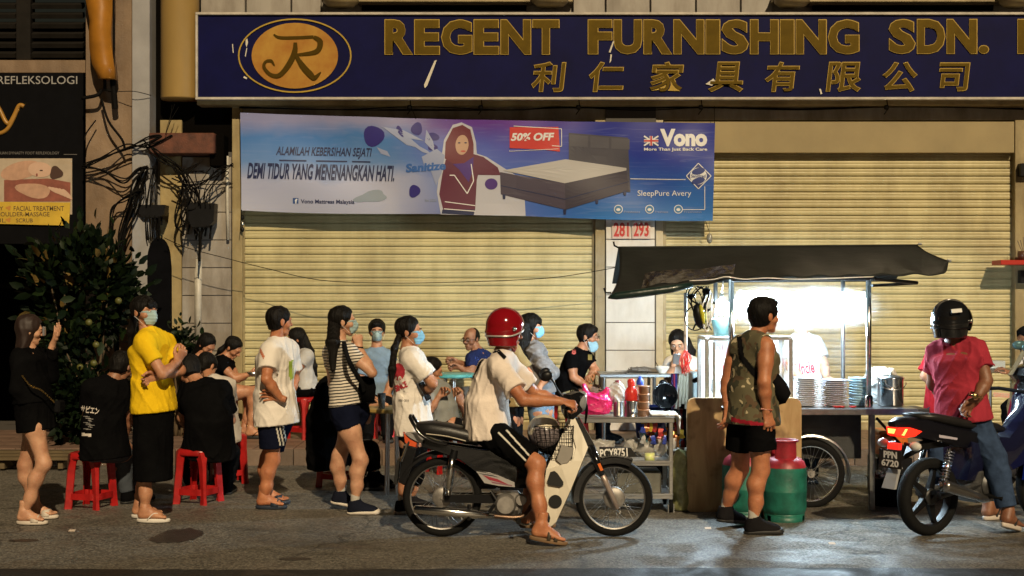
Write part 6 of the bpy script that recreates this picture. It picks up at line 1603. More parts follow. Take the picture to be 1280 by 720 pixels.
def thing_part(name, mb, m, parent): return mb.put(name, m, parent, 'auto')
AX = (0, 1, 0)
RIMD = mat('worn_rim_steel', (.30, .29, .28), .38, .9, nz=.4, nscale=20)
wheel(BP(553, 621), AX, 49.5 * s1, 40 * s1, .075, B1, drum=.07, rimm=RIMD)
wheel(BP(767.5, 622), AX, 48.5 * s1, 38.8 * s1, .068, B1, drum=.076, rimm=RIMD)
def slab(pts, y0, th, name, m, parent=B1, smooth='auto', bev=.0):
    """side panel with a rounded outer edge"""
    A = [BP(x, y, y0) for x, y in pts]
    if bev:
        c = sum(A, V((0, 0, 0))) / len(A); n_ = len(A)
        o_ = [V((lerp(c.x, q.x, 1 - bev), q.y, lerp(c.z, q.z, 1 - bev))) for q in A]
        e_ = V((0, abs(th) * .25, 0)); E = V((0, abs(th), 0))
        r_ = [o_, [q + e_ for q in A], [q + E - e_ for q in A], [q + E for q in o_]]
        return MB().loft(r_).put(name, m, parent, smooth)
    return MB().prism(A, (0, th, 0)).put(name, m, parent, smooth)
# swing arm, exhaust, engine, frame
slab([(556, 617), (612, 616), (628, 618), (628, 626), (612, 627), (556, 626)], -.085, .03, 'swing_arm', BLACKP); slab([(556, 617), (628, 618), (628, 626), (556, 626)], .06, .03, 'swing_arm', BLACKP)
MB().tube([BP(614, 612, -.1), BP(630, 636, -.12)], .012, 8).put('frame_tube', BLACKP, B1)
ex = MB().tube([BP(519, 632.5, -.15), BP(521, 632.7, -.15), BP(560, 635.5, -.15), BP(596, 639, -.15), BP(600, 639.5, -.145), BP(618, 641, -.14)], [.020, .030, .031, .031, .022, .020], 18).put('exhaust', CHROME, B1, True)
MB().tube(spline([BP(616, 641, -.14), BP(640, 643, -.14), BP(655, 641, -.12), BP(664, 630, -.06)], 5), .015, 10).put('exhaust_pipe', mat('burnt_steel', (.20, .13, .09), .4, .8, nz=.4), B1, True)
MB().tube([BP(587, 628, -.12), BP(587, 645, -.17)], .014, 8).tube([BP(612, 636, -.16), BP(618, 628, -.12)], .012, 8).put('exhaust_bracket', BLACKP, B1)
CAST = mat('cast_alloy', 0)
en = MB(); en.box(BP(636, 628, 0), (.20, .22, .15), bev=.035); en.lathe(BP(632, 628, -.14), AX, [(0, 0), (.06, .0), (.075, .02), (.078, .05)], 24); en.lathe(BP(651, 622, -.10), AX, [(0, -.04), (.035, -.04), (.042, 0)], 18)
for k in range(7): en.box(BP(664 + k * 3.0, 618 - k * 1.2, 0), (.006, .15, .12))
en.put('engine', CAST, B1)
MB().box(BP(676, 616, 0), (.13, .11, .10), bev=.02).put('cylinder_head', CAST, B1)
MB().box(BP(640, 600, 0), (.26, .16, .10), bev=.03).box(BP(610, 598, 0), (.16, .13, .14), bev=.03).put('frame_cover', BLACKP, B1)
for sd in (-1, 1):
    MB().tube([BP(646, 644, 0), BP(648, 645, sd * .18), BP(648, 645, sd * .26)], .012, 8).tube([BP(648, 645, sd * .17), BP(648, 645, sd * .27)], .018, 8).put('foot_peg', RUBBER, B1)
MB().tube(spline([BP(640, 646, -.1), BP(655, 652, -.13), BP(664, 650, -.16)], 4), .008, 6).box(BP(666, 649, -.18), (.05, .05, .014)).put('brake_pedal', CHROME, B1)
# rear shocks, mudguard, tail
for sd in (-1, 1):
    MB().tube([BP(567, 566, sd * .125), BP(564, 585, sd * .125), BP(560.5, 616, sd * .125)], [.026, .025, .022], 14).put('shock_absorber', CHROME, B1, True)
    MB().tube([BP(569.5, 560, sd * .125), BP(567, 570, sd * .125)], [.024, .029], 12).tube([BP(562, 608, sd * .125), BP(560.5, 617, sd * .125)], .014, 8).put('shock_cap', BLACKP, B1)
mg = []
for k in range(15):
    a = R(158 - k * 8.0); r_ = 56.5
    mg.append([BP(553 + (r_ + dr_) * math.cos(a), 621 - (r_ + dr_) * math.sin(a), o_) for dr_, o_ in ((-3, -.062), (0, -.06), (2.5, -.03), (2.5, .03), (0, .06), (-3, .062), (.5, .03), (.5, -.03))])
MB().loft(mg).put('rear_mudguard', BLACKP, B1, 'auto')
slab([(505, 556), (520, 560), (516, 580), (507, 604), (499, 602), (502, 578)], -.055, .11, 'number_plate_hanger', BLACKP)
slab([(497, 574), (501, 572), (497, 604), (493, 602)], -.09, .18, 'rear_number_plate', mat('plate_black', (.01, .01, .01), .4))
MB().tube([BP(513, 548, -.05), BP(510, 556, -.08), BP(503, 575, -.1)], .010, 8).put('tail_bracket', CHROME, B1)
slab([(504, 539.5), (508, 541), (513, 547), (524, 553), (522, 559.5), (512, 557), (506, 552)], -.07, .14, 'tail_light', mat('tail_orange', (.62, .085, .02), .18, coat=.6, nz=.1), bev=.2)
slab([(506, 541), (518, 540), (540, 548), (556, 554), (540, 556), (524, 552), (512, 546)], -.085, .17, 'tail_cowl', mat('tail_silver', (.40, .40, .40), .3, .5), bev=.15)
# seat: lofted sections
secs = []
for x, yt, yb_, hw in ((519, 531, 536, .05), (523, 527.5, 541, .10), (540, 526, 546, .125), (562, 529, 549, .13), (585, 534.5, 553, .125), (604, 545, 556, .115), (622, 553, 560, .095), (640, 556, 562, .07), (648, 559, 562, .04)):
    r_ = []
    for k in range(14):
        a = 2 * math.pi * k / 14; cy, sy = math.cos(a), math.sin(a)
        r_.append(BP(x, (yt + yb_) / 2 - sy * abs(sy) ** -.4 * (yb_ - yt) / 2 if abs(sy) > .01 else (yt + yb_) / 2, hw * (abs(cy) ** .5) * (1 if cy > 0 else -1)))
    secs.append(r_)
SEATM = mat('seat_vinyl', (.014, .013, .013), .42, nz=.3, bump=.12, bscale=90)
MB().loft(secs).put('seat', SEATM, B1, True)
for sd in (-1,): MB().tube(spline([BP(534, 540, sd * .135), BP(560, 543, sd * .142), BP(583, 549, sd * .13)], 4), .004, 5).put('seat_trim', mat('trim_cream', (.5, .45, .36), .5), B1)
m = MB()
for sd in (-1, 1): m.tube(spline([BP(560, 553, sd * .13), BP(543, 549, sd * .15), BP(528, 541, sd * .15), BP(519, 529, sd * .13), BP(514, 520.5, sd * .10)], 5), .0125, 8)
m.tube([BP(514, 520.5, -.10), BP(513, 519.5, 0), BP(514, 520.5, .10)], .0125, 8); m.put('grab_rail', BLACKM, B1, True)
# side covers
for sd in (-1, 1):
    slab([(530, 547), (560, 554), (600, 560), (648, 563), (652, 578), (646, 600), (620, 598), (596, 588), (575, 572), (548, 562), (528, 556)], -.115 if sd < 0 else .09, .03, 'side_cover', BLACKM, bev=.06)
slab([(596, 586.5), (604, 588), (622, 591), (643, 600), (643.5, 606), (624, 604.5), (606, 601)], -.124, .006, 'decal_silver', mat('decal_silver', (.45, .43, .42), .3, .3))
for pts, c_, n_ in (([(604, 591), (622, 596), (636, 603), (612, 597)], (.30, .03, .05), 'red'), ([(598, 588.5), (616, 591), (624, 594), (604, 590.5)], (.08, .08, .09), 'dark'), ([(614, 599), (640, 603.5), (640, 604.5), (616, 601)], (.25, .10, .14), 'pink')):
    slab(pts, -.1265, .003, 'decal_stripe', mat('decal_' + n_, c_, .4))
MB().prism([BP(x, y, -.04) for x, y in ((640, 560), (660, 572), (684, 590), (684, 612), (664, 612), (640, 600))], (0, .08, 0)).put('spine_frame', BLACKP, B1)
# leg shield
LSW = mat('shield_cream_white', (.68, .63, .52), .25, nz=.08, coat=.6)
sh = [(711, 523), (718, 521), (727, 540), (734, 557), (727, 573), (711, 610), (694, 647), (687, 653), (683, 648), (680, 620), (680, 598), (682, 584), (700, 578), (715, 573), (719, 557), (714, 538)]
front = [(718, 521), (727, 540), (734, 557), (727, 573), (711, 610), (694, 647), (687, 653)]
def shield_side(sd):
    def off(x, y):   # narrow at the top, wide at the feet
        return sd * np.interp(y, [520, 556, 600, 653], [.07, .12, .19, .20])
    A = [BP(x, y, off(x, y)) for x, y in sh]; Bk = [q + V((0, -sd * .018, 0)) for q in A]; n_ = len(A)
    # fan around several centres keeps the outline clean
    bm = bmesh.new(); va = [bm.verts.new(q) for q in A]; vb = [bm.verts.new(q) for q in Bk]
    fa = bm.faces.new(va); fb = bm.faces.new(vb[::-1])
    for k in range(n_): bm.faces.new((va[k], vb[k], vb[(k + 1) % n_], va[(k + 1) % n_]))
    bmesh.ops.triangulate(bm, faces=[fa, fb]); bm.verts.index_update()
    m = MB(); m.add([v.co.copy() for v in bm.verts], [tuple(v.index for v in f.verts) for f in bm.faces]); bm.free(); return m
m = shield_side(-1)
o2 = shield_side(1); m.add(o2.v, o2.f)
rows = [[BP(x + 1.0, y, o_ * np.interp(y, [520, 556, 600, 653], [.07, .12, .19, .20])) for o_ in (-1, -.6, -.2, .2, .6, 1)] for x, y in front]
for ra, rb in zip(rows[:-1], rows[1:]):
    for k in range(5): m.add([ra[k], ra[k + 1], rb[k + 1], rb[k]], [(0, 1, 2, 3)]); m.add([q - V((.012, 0, 0)) for q in (ra[k], ra[k + 1], rb[k + 1], rb[k])], [(3, 2, 1, 0)])
LSH = m.put('leg_shield', LSW, B1, False)
HOLE = mat('hole_dark', (.006, .006, .006), .8)
offy = lambda y: -np.interp(y, [520, 556, 600, 653], [.07, .12, .19, .20])
MB().prism([BP(x, y, offy(y) - .003) for x, y in ((687, 586.5), (692, 585), (696, 588), (703, 598), (703, 602), (699, 604), (685, 602), (683, 598))], (0, .004, 0)).put('air_vent', HOLE, LSH)
MB().prism([BP(693 + 8.2 * math.cos(a), 622 + 8.2 * math.sin(a), offy(622) - .004) for a in np.linspace(0, 2 * math.pi, 25)[:-1]], (0, .004, 0)).put('air_vent', HOLE, LSH)
MB().prism([BP(x, y, offy(y) - .004) for x, y in ((681, 634), (685, 636), (687, 642), (686, 647), (683, 648), (682, 642))], (0, .004, 0)).put('air_vent', HOLE, LSH)
slab([(700, 553), (716, 557), (715, 566), (709, 576), (700, 578), (694, 572)], -.16, .05, 'inner_cowl', mat('cowl_grey', (.30, .28, .25), .35, nz=.1), bev=.1)
# steering column, fork, front mudguard with the number
slab([(716, 520), (724, 521), (744, 557), (746, 563), (738, 566), (730, 556), (724, 540)], -.06, .12, 'steering_cover', BLACKM, bev=.08)
for sd in (-1, 1):
    MB().tube([BP(737, 556, sd * .075), BP(748, 583, sd * .08), BP(752, 592, sd * .08)], [.03, .030, .026], 12).put('fork_upper', BLACKM, B1, True)
    MB().tube([BP(750, 588, sd * .08), BP(756, 600, sd * .08), BP(771, 634, sd * .08)], [.019, .021, .018], 12).put('fork_lower', mat('fork_alloy', (.50, .40, .35), .4, .5, nz=.2), B1, True)
slab([(745.5, 577.5), (749, 576.5), (753, 585), (749.5, 586.5)], -.118, .012, 'orange_reflector', mat('reflector_orange', (.75, .16, .02), .2, coat=.6))
mg = []
for k in range(17):
    a = R(186 - k * 7.6); r_ = 53
    mg.append([BP(767.5 + (r_ + dr_) * math.cos(a), 622 - (r_ + dr_) * math.sin(a), o_) for dr_, o_ in ((-9, -.056), (-2, -.058), (1.2, -.03), (1.2, .03), (-2, .058), (-9, .056), (-1, .028), (-1, -.028))])
MB().loft(mg).put('front_mudguard', BLACKM, B1, 'auto')
NPL = slab([(749, 558.5), (770, 559), (788, 559.5), (797, 570.5), (770, 572), (751, 574)], -.012, .024, 'front_number_plate', mat('plate_black', 0))
text('PCY8751', (750, 560.5, 784.5, 571.5), D1 - .0125, mat('plate_white', (.78, .77, .74), .4), NPL, off=.03, rotz=3)
# cables in front of the fork, handlebar, head cowl, mirrors
m = MB(); m.loft([[BP(x, y, o_) for x, y, o_ in ring] for ring in (
    [(700, 497, -.05), (706, 492, -.02), (706, 492, .02), (700, 497, .05), (702, 515, .05), (702, 515, -.05)],
    [(704, 492, -.10), (716, 488, -.06), (716, 488, .06), (704, 492, .10), (706, 522, .07), (706, 522, -.07)],
    [(712, 492, -.12), (724, 489, -.06), (724, 489, .06), (712, 492, .12), (716, 523, .08), (716, 523, -.08)],
    [(724, 494, -.08), (731, 493, -.05), (731, 493, .05), (724, 494, .08), (727, 514, .06), (727, 514, -.06)])])
m.put('handlebar_cowl', BLACKM, B1, 'auto')
MB().lathe(BP(726, 502, 0), (1, 0, -.1), [(.075, -.01), (.075, .02), (.06, .035), (0, .045)], 24).put('headlight', mat('lamp_glass', (.25, .26, .27), .08, coat=1), B1, True)
for sd in (-1, 1):
    MB().tube([BP(712, 502, sd * .08), BP(708, 502, sd * .2), BP(703, 503, sd * .25)], .011, 8).put('handlebar', CHROME, B1)
    MB().tube([BP(706, 502.5, sd * .22), BP(702, 503.5, sd * .345)], .0165, 10).put('hand_grip', RUBBER, B1)
    MB().tube([BP(712, 501, sd * .21), BP(715, 504, sd * .27), BP(713, 508, sd * .34)], .006, 6).put('brake_lever', CHROME, B1)
    MB().tube(spline([BP(708, 500, sd * .17), BP(699, 490, sd * .19), BP(690, 474, sd * .22), BP(685, 471, sd * .22)], 5), .0055, 6).put('mirror_stem', BLACKP, B1)
    mm = MB().ball(V((0, 0, 0)), (.045, .022, .036), 14); mm.xf(Matrix.Translation(BP(682, 468, sd * .22)) @ Matrix.Rotation(R(-20), 4, 'Y')); mm.put('mirror', BLACKP, B1, True)
m = MB()
for k in range(4): m.tube(spline([BP(709 + k, 498, -.04 + k * .02), BP(718 + k, 484 + k * 2, -.02), BP(734 - k, 506, .0), BP(732, 530, .02 * k)], 5), .004, 5)
m.put('control_cable', CABLE, B1, True)
# wire basket, with a half helmet in it
m = MB(); x0, x1, y0, y1, hw = 668, 716, 531, 570, .15
def rim_(y, dx=0):
    return [BP(x0 + dx, y, -hw), BP(x1 - dx * .3, y, -hw), BP(x1 - dx * .3, y, hw), BP(x0 + dx, y, hw)]
for k in range(9): m.tube(rim_(y0 + k * (y1 - y0) / 8, k * .9), .0045 if k in (0, 8) else .0026, 5, closed=True)
for k in range(9):
    x = lerp(x0, x1, k / 8); xb = lerp(x0 + 7, x1 - 2, k / 8)
    for o_ in (-hw, hw): m.tube([BP(x, y0, o_), BP(xb, y1, o_)], .0026, 5)
    m.tube([BP(xb, y1, -hw), BP(xb, y1, hw)], .0026, 5)
for k in range(7):
    o_ = lerp(-hw, hw, k / 6); m.tube([BP(x0, y0, o_), BP(x0 + 7, y1, o_), BP(x1 - 2, y1, o_), BP(x1, y0, o_)], .0026, 5)
m.put('wire_basket', mat('basket_wire', (.004, .004, .004), .6, spec=.1), B1)
bb_ = thing('dark_basket_fill', BP(702, 566), 'black bag shape added beside the half helmet to darken the wire basket', 'bag'); f = Fld(np.array(BP(702, 553)) - .2, np.array(BP(702, 553)) + .2, .009); f.ell(BP(700, 553, .03), (.10, .11, .10), k=.02); f.ell(BP(690, 560, .02), (.10, .12, .05), k=.03); f.folds(.006, 4); nput('bag_body', f.mesh(), BK, bb_)  # invented bag shape, added to fill the basket's inside with dark
hm = thing('half_helmet', BP(681, 560, 0), 'cream and grey half helmet lying in the wire basket of the motorbike', 'helmet')
f = Fld(np.array(BP(681, 541)) - .17, np.array(BP(681, 541)) + .17, .006); c = np.array(BP(680, 540, 0)); f.ell(c, (.118, .135, .125), k=.01); f.cut(c + np.array([0, 0, -.0]), (.25, 0, -.97)); hmv = f.mesh()
nput('shell', hmv, mat('helmet_cream', (.62, .55, .40), .3, coat=.5), hm)
f = Fld(np.array(BP(681, 541)) - .19, np.array(BP(681, 541)) + .19, .006); c2 = c + np.array([.004, 0, -.002]); f.ell(c2, (.121, .138, .128), k=.01); f.ell(c2 + np.array([.0, 0, -.06]), (.10, .12, .1), k=.01) if False else None
f.cut(c + np.array([0, 0, .045]), (.15, 0, .98)); f.cut(c + np.array([0, 0, -.115]), (-.2, 0, -.97)); nput('lower_band', f.mesh(), mat('helmet_mauve_grey', (.20, .17, .18), .35, coat=.4), hm)
# ------------------------------------------------------------------ red-lit motorbike leaving on the far side
TH = R(31); C2 = P(1160, 370, 10.1); M2 = Matrix.Translation((C2.x, 10.1, 0)) @ Matrix.Rotation(TH, 4, 'Z')
B2 = thing('motorbike', (C2.x, 10.1, 0), 'dark motorbike with glowing red tail light and square plate under the rider in crimson', 'motorbike')
L2 = lambda x, y, z: M2 @ V((x, y, z))
ax2 = (M2.to_3x3() @ V((0, 1, 0)))
wheel(L2(0, 0, .278), ax2, .278, .205, .10, B2, alloy=5, drum=.06, rimm=BLACKP)
wheel(L2(1.24, 0, .29), ax2, .29, .22, .085, B2, alloy=5, drum=.06, rimm=BLACKP)
def b2(name, secs, m, smooth='auto', parent=None): return MB().loft([[L2(*q) for q in r_] for r_ in secs]).put(name, m, parent or B2, smooth)
def ring8(x, hw, z0, z1, top=1.0): return [(x, -hw * .7, z0), (x, hw * .7, z0), (x, hw, lerp(z0, z1, .4)), (x, hw * top, lerp(z0, z1, .8)), (x, hw * .6 * top, z1), (x, -hw * .6 * top, z1), (x, -hw * top, lerp(z0, z1, .8)), (x, -hw, lerp(z0, z1, .4))]
NVB = mat('deep_navy_gloss', (.008, .009, .03), .12, coat=.9)
b2('tail_cowl', [ring8(-.36, .035, .79, .825), ring8(-.28, .07, .745, .85), ring8(-.1, .10, .70, .85), ring8(.1, .12, .65, .80), ring8(.35, .13, .60, .75), ring8(.62, .11, .56, .70)], mat('tail_black_gloss', (.006, .006, .010), .3, spec=.4, nz=.2))
b2('seat', [ring8(-.16, .09, .84, .875), ring8(-.02, .125, .81, .875), ring8(.25, .135, .75, .83), ring8(.5, .12, .72, .80), ring8(.66, .09, .70, .77), ring8(.74, .06, .70, .74)], SEATM, True)
b2('body_cover', [ring8(.30, .13, .38, .72), ring8(.55, .12, .36, .68), ring8(.78, .11, .42, .66), ring8(.98, .13, .48, .85), ring8(1.06, .16, .60, 1.0), ring8(1.14, .09, .78, .98)], NVB)
b2('leg_fairing', [[(.92, -.06, .34), (.94, -.2, .38), (1.0, -.21, .6), (1.06, -.17, .8), (1.02, -.05, .8)], [(.98, -.06, .33), (1.02, -.2, .37), (1.07, -.21, .6), (1.12, -.17, .82), (1.1, -.05, .82)]], mat('racing_blue', (.006, .02, .26), .2, coat=.5))
TL = mat('tail_light_lit', (.8, .04, .02), .2, emit=1.5, ecol=(1, .02, .008), coat=.5); TLC = mat('tail_light_core', (1, .4, .1), .3, emit=5, ecol=(1, .22, .04)); TL2 = mat('tail_reflector_glow', (.6, .02, .015), .2, emit=.9, ecol=(1, .04, .02))
b2('tail_light', [[(-.365, -.035, .735), (-.365, .035, .735), (-.355, .055, .785), (-.355, -.055, .785)], [(-.30, -.07, .715), (-.30, .07, .715), (-.27, .09, .785), (-.27, -.09, .785)], [(-.22, -.085, .72), (-.22, .085, .72), (-.17, .105, .755), (-.17, -.105, .755)]], TL)
b2('tail_light_core', [[(-.372, -.02, .745), (-.372, .02, .745), (-.366, .03, .775), (-.366, -.03, .775)], [(-.31, -.072, .73), (-.31, .072, .73), (-.29, .085, .775), (-.29, -.085, .775)]], TLC)
b2('glowing_reflector', [[(-.35, -.05, .63), (-.35, .05, .63), (-.345, .05, .675), (-.345, -.05, .675)], [(-.32, -.055, .63), (-.32, .055, .63), (-.315, .055, .675), (-.315, -.055, .675)]], TL2)  # a reflector, not a lamp: its red shine is added as emission
for sd in (-1, 1):
    MB().tube([L2(-.27, sd * .04, .67), L2(-.28, sd * .11, .66)], .012, 8).put('indicator_stalk', BLACKP, B2)
    m = MB().ball((0, 0, 0), (.05, .035, .033), 12); m.xf(Matrix.Translation(L2(-.285, sd * .15, .66)) @ Matrix.Rotation(TH + R(90), 4, 'Z')); m.put('indicator', mat('indicator_clear', (.65, .62, .58), .08, coat=1), B2, True)
b2('plate_bracket', [[(-.30, -.05, .66), (-.30, .05, .66), (-.26, .05, .66), (-.26, -.05, .66)], [(-.365, -.04, .50), (-.365, .04, .50), (-.33, .04, .50), (-.33, -.04, .50)]], BLACKP)
b2('mud_flap', [[(-.34, -.045, .51), (-.34, .045, .51), (-.31, .045, .51), (-.31, -.045, .51)], [(-.395, -.06, .36), (-.395, .06, .36), (-.375, .06, .36), (-.375, -.06, .36)]], mat('flap_silver', (.42, .43, .45), .35, .3))
e1 = M2.to_3x3() @ V((0, -1, 0)); e2 = V((0, 0, 1)); pc = L2(-.372, .105, .50)
pn = MB().add([pc, pc + e1 * .21, pc + e1 * .21 + e2 * .13, pc + e2 * .13] + [q + (M2.to_3x3() @ V((.006, 0, 0))) for q in (pc, pc + e1 * .21, pc + e1 * .21 + e2 * .13, pc + e2 * .13)], [(0, 1, 2, 3), (4, 7, 6, 5), (0, 4, 5, 1), (1, 5, 6, 2), (2, 6, 7, 3), (3, 7, 4, 0)]).put('number_plate', mat('plate_black', 0), B2)
o_ = pc - (M2.to_3x3() @ V((.002, 0, 0)))
text('PPN', None or (0, 0, 1, 1), 0, mat('plate_white', 0), pn, off=.04, plane=(o_ + e1 * .045 + e2 * .07, e1 * .125, e2 * .048)); text('6720', (0, 0, 1, 1), 0, mat('plate_white', 0), pn, off=.03, plane=(o_ + e1 * .025 + e2 * .012, e1 * .16, e2 * .048))
for sd in (-1, 1): MB().tube([L2(.10, sd * .12, .62), L2(.0, sd * .13, .33)], [.022, .02], 10).put('shock_absorber', CHROME, B2, True)
m = MB()
for k in range(12): m.lathe(L2(.095 - k * .0075, -.12, .60 - k * .021), M2.to_3x3() @ V((-.3, 0, -.95)), [(.030, 0), (.034, .004), (.030, .008)], 12)
m.put('shock_spring', mat('spring_blue_steel', (.20, .22, .30), .3, .7), B2, True)
MB().tube([L2(0, -.1, .29), L2(.25, -.11, .33), L2(.5, -.09, .36)], .024, 8).tube([L2(0, .1, .29), L2(.5, .09, .36)], .024, 8).put('swing_arm', mat('dull_alloy', (.11, .11, .11), .45, .7, nz=.4, nscale=20), B2)
MB().tube(spline([L2(-.06, -.2, .38), L2(.12, -.19, .33), L2(.3, -.17, .28), L2(.45, -.13, .24), L2(.62, -.08, .26)], 5), [.045, .055, .050, .045, .04, .035, .02], 14).put('exhaust', mat('exhaust_dark_chrome', (.30, .29, .28), .25, .9), B2, True)
m = MB().box(L2(.52, 0, .34), (.3, .24, .26), rot=Matrix.Rotation(TH, 3, 'Z'), bev=.04); m.lathe(L2(.5, -.15, .34), ax2, [(0, 0), (.07, 0), (.09, .02), (.09, .06)], 22); m.tube([L2(.62, 0, .38), L2(.85, 0, .42)], [.08, .065], 14); m.put('engine', mat('dull_alloy', 0), B2)
for sd in (-1, 1): MB().tube([L2(.45, sd * .1, .27), L2(.46, sd * .27, .26)], .014, 8).put('foot_peg', RUBBER, B2)
for sd in (-1, 1): MB().tube([L2(1.06, sd * .07, .72), L2(1.24, sd * .08, .29)], [.024, .02], 10).put('fork', CHROME, B2)
for sd in (-1, 1): MB().tube([L2(1.05, sd * .03, .98), L2(1.0, sd * .22, 1.0), L2(.95, sd * .34, .99)], .014, 8).put('handlebar', BLACKP, B2)
b2('side_decal', [[(-.05, -.148, .73), (.12, -.158, .70), (.12, -.158, .685), (-.05, -.148, .71)], [(-.05, -.150, .73), (.12, -.160, .70), (.12, -.160, .685), (-.05, -.150, .71)]], mat('decal_pale', (.45, .42, .5), .4))
b2('rear_mudguard', [[(-.32, -.05, .55), (-.32, .05, .55), (-.28, .05, .60), (-.28, -.05, .60)], [(-.1, -.06, .62), (-.1, .06, .62), (-.1, .06, .66), (-.1, -.06, .66)], [(.15, -.06, .63), (.15, .06, .63), (.15, .06, .68), (.15, -.06, .68)]], BLACKP)
# ------------------------------------------------------------------ parked scooter behind, cut by the picture's edge
C3 = P(1268, 370, 11.6); M3 = Matrix.Translation((C3.x, 11.6, 0)) @ Matrix.Rotation(R(168), 4, 'Z')
B3 = thing('motorbike', (C3.x, 11.6, 0), 'parked black and blue scooter behind the rider in crimson', 'scooter')
L3 = lambda x, y, z: M3 @ V((x, y, z)); ax3 = M3.to_3x3() @ V((0, 1, 0))
wheel(L3(-.02, 0, .27), ax3, .27, .19, .10, B3, alloy=6, drum=.06, rimm=BLACKP); wheel(L3(-1.25, 0, .27), ax3, .27, .19, .11, B3, alloy=6, drum=.06, rimm=BLACKP)
def b3(name, secs, m, smooth='auto'): return MB().loft([[L3(*q) for q in r_] for r_ in secs]).put(name, m, B3, smooth)
def ringz(z, x0, x1, hw): return [(x1, 0, z), (lerp(x0, x1, .8), hw * .7, z), (lerp(x0, x1, .35), hw, z), (x0, hw * .8, z), (x0, -hw * .8, z), (lerp(x0, x1, .35), -hw, z), (lerp(x0, x1, .8), -hw * .7, z)]
b3('front_fairing', [ringz(.42, -.22, .0, .10), ringz(.6, -.25, .04, .22), ringz(.8, -.22, .06, .21), ringz(.98, -.2, .02, .15), ringz(1.04, -.2, -.04, .10)], BLACKM)
b3('blue_panel', [[(-.16, .20, .42), (.0, .17, .5), (.02, .22, .75), (-.1, .235, .8), (-.2, .23, .6)], [(-.16, .19, .42), (.0, .16, .5), (.02, .21, .75), (-.1, .225, .8), (-.2, .22, .6)]], mat('racing_blue', 0))
b3('handlebar_cowl', [ringz(1.0, -.22, .0, .13), ringz(1.06, -.25, .05, .20), ringz(1.12, -.24, .02, .18), ringz(1.15, -.22, -.06, .10)], BLACKM)
b3('windscreen', [[(.03, -.12, 1.06), (.05, 0, 1.06), (.03, .12, 1.06)], [(-.08, -.09, 1.24), (-.06, 0, 1.26), (-.08, .09, 1.24)]], mat('smoked_visor', 0))
b3('seat', [ringz(.72, -1.2, -.5, .12), ringz(.80, -1.2, -.52, .14), ringz(.84, -1.15, -.6, .10)], SEATM)
b3('body_cover', [ringz(.36, -1.1, -.45, .12), ringz(.55, -1.3, -.4, .16), ringz(.72, -1.4, -.45, .13)], BLACKM)
b3('floor_board', [ringz(.28, -.6, -.15, .13), ringz(.36, -.6, -.12, .15)], BLACKP)
for sd in (-1, 1):
    MB().tube([L3(-.12, sd * .08, 1.08), L3(-.14, sd * .34, 1.07)], .016, 8).put('hand_grip', RUBBER, B3)
    MB().tube([L3(-.1, sd * .14, 1.12), L3(-.08, sd * .25, 1.26)], .006, 6).put('mirror_stem', BLACKP, B3); MB().ball(L3(-.08, sd * .28, 1.29), (.065, .02, .04)).put('mirror', mat('mirror_teal', (.10, .20, .22), .08, .4), B3, True)
    MB().tube([L3(-.06, sd * .06, .5), L3(-.02, sd * .07, .27)], .02, 8).put('fork', CHROME, B3)
text('SYM', (1243, 491, 1260, 497), 11.0, mat('sticker_red_white', (.65, .25, .18), .4), B3, off=.05, rotz=-3) if False else None
MB().box(P(1252, 494, 11.44), (.13, .004, .035), rot=Matrix.Rotation(R(4), 3, 'Y'), bev=.001).put('red_white_sticker', mat('sticker_red_white', (.6, .22, .16), .4, nz=.6, nscale=60, col2=(.6, .58, .52)), B3)
# ------------------------------------------------------------------ steel trolley with sauces
DT = GD(641); ZT = EYE - (523 - HOR) * DT / F
TR = thing('steel_trolley', (P(790, 370, DT).x, DT + .25, 0), 'stainless steel serving trolley beside the front wheel of the motorbike', 'trolley')
def tb_(x0, x1, z, d0, d1, th, name, m, parent, lip=0):
    a, b = P(x0, 370, d0).x, P(x1, 370, d0).x
    mb = MB().box(((a + b) / 2, (d0 + d1) / 2, z - th / 2), (b - a, d1 - d0, th), bev=.003)
    if lip:
        for y in (d0, d1): mb.box(((a + b) / 2, y, z + lip / 2), (b - a, .012, lip), bev=.002)
        for x in (a, b): mb.box((x, (d0 + d1) / 2, z + lip / 2), (.012, d1 - d0 - .014, lip), bev=.002)
    return mb.put(name, m, parent)
tb_(722, 843, ZT, DT, DT + .5, .035, 'top_shelf', STEEL, TR, .012)
zs = EYE - (579 - HOR) * DT / F; zb = EYE - (620 - HOR) * DT / F
tb_(725, 841, zs, DT + .005, DT + .49, .022, 'middle_shelf', STEEL, TR, .02); tb_(725, 841, zb, DT + .005, DT + .49, .025, 'bottom_shelf', STEEL, TR, .02)
for x in (727, 839):
    for y in (DT + .02, DT + .47):
        X = P(x, 370, DT).x; MB().box((X, y, (ZT + zb) / 2 - .03), (.032, .032, ZT - zb), bev=.004).put('leg', STEEL, TR)
        cs = MB().box((X, y, zb - .07), (.03, .045, .03), bev=.004).box((X - .022, y, zb - .10), (.006, .04, .07)).box((X + .022, y, zb - .10), (.006, .04, .07)).put('caster_fork', STEEL, TR)
        MB().lathe((X - .014, y, .05), (1, 0, 0), [(0, 0), (.02, -.002), (.022, .0), (.05, .002), (.05, .026), (.022, .028), (0, .03)], 20).put('caster_wheel', RUBBER, cs, True)
def crumple(c, r, seed, n=.5, squash=(1, 1, 1), h=.012, amp=.035):
    f = Fld(np.array(c) - max(r) * 1.5, np.array(c) + max(r) * 1.5, h); rs = np.random.RandomState(seed)
    f.ell(c, r, k=.01)
    for i in range(5): f.ell(np.array(c) + rs.uniform(-.55, .55, 3) * np.array(r), tuple(np.array(r) * rs.uniform(.35, .6)), k=.03)
    f.folds(amp, seed, (12, 12, 12)); return f
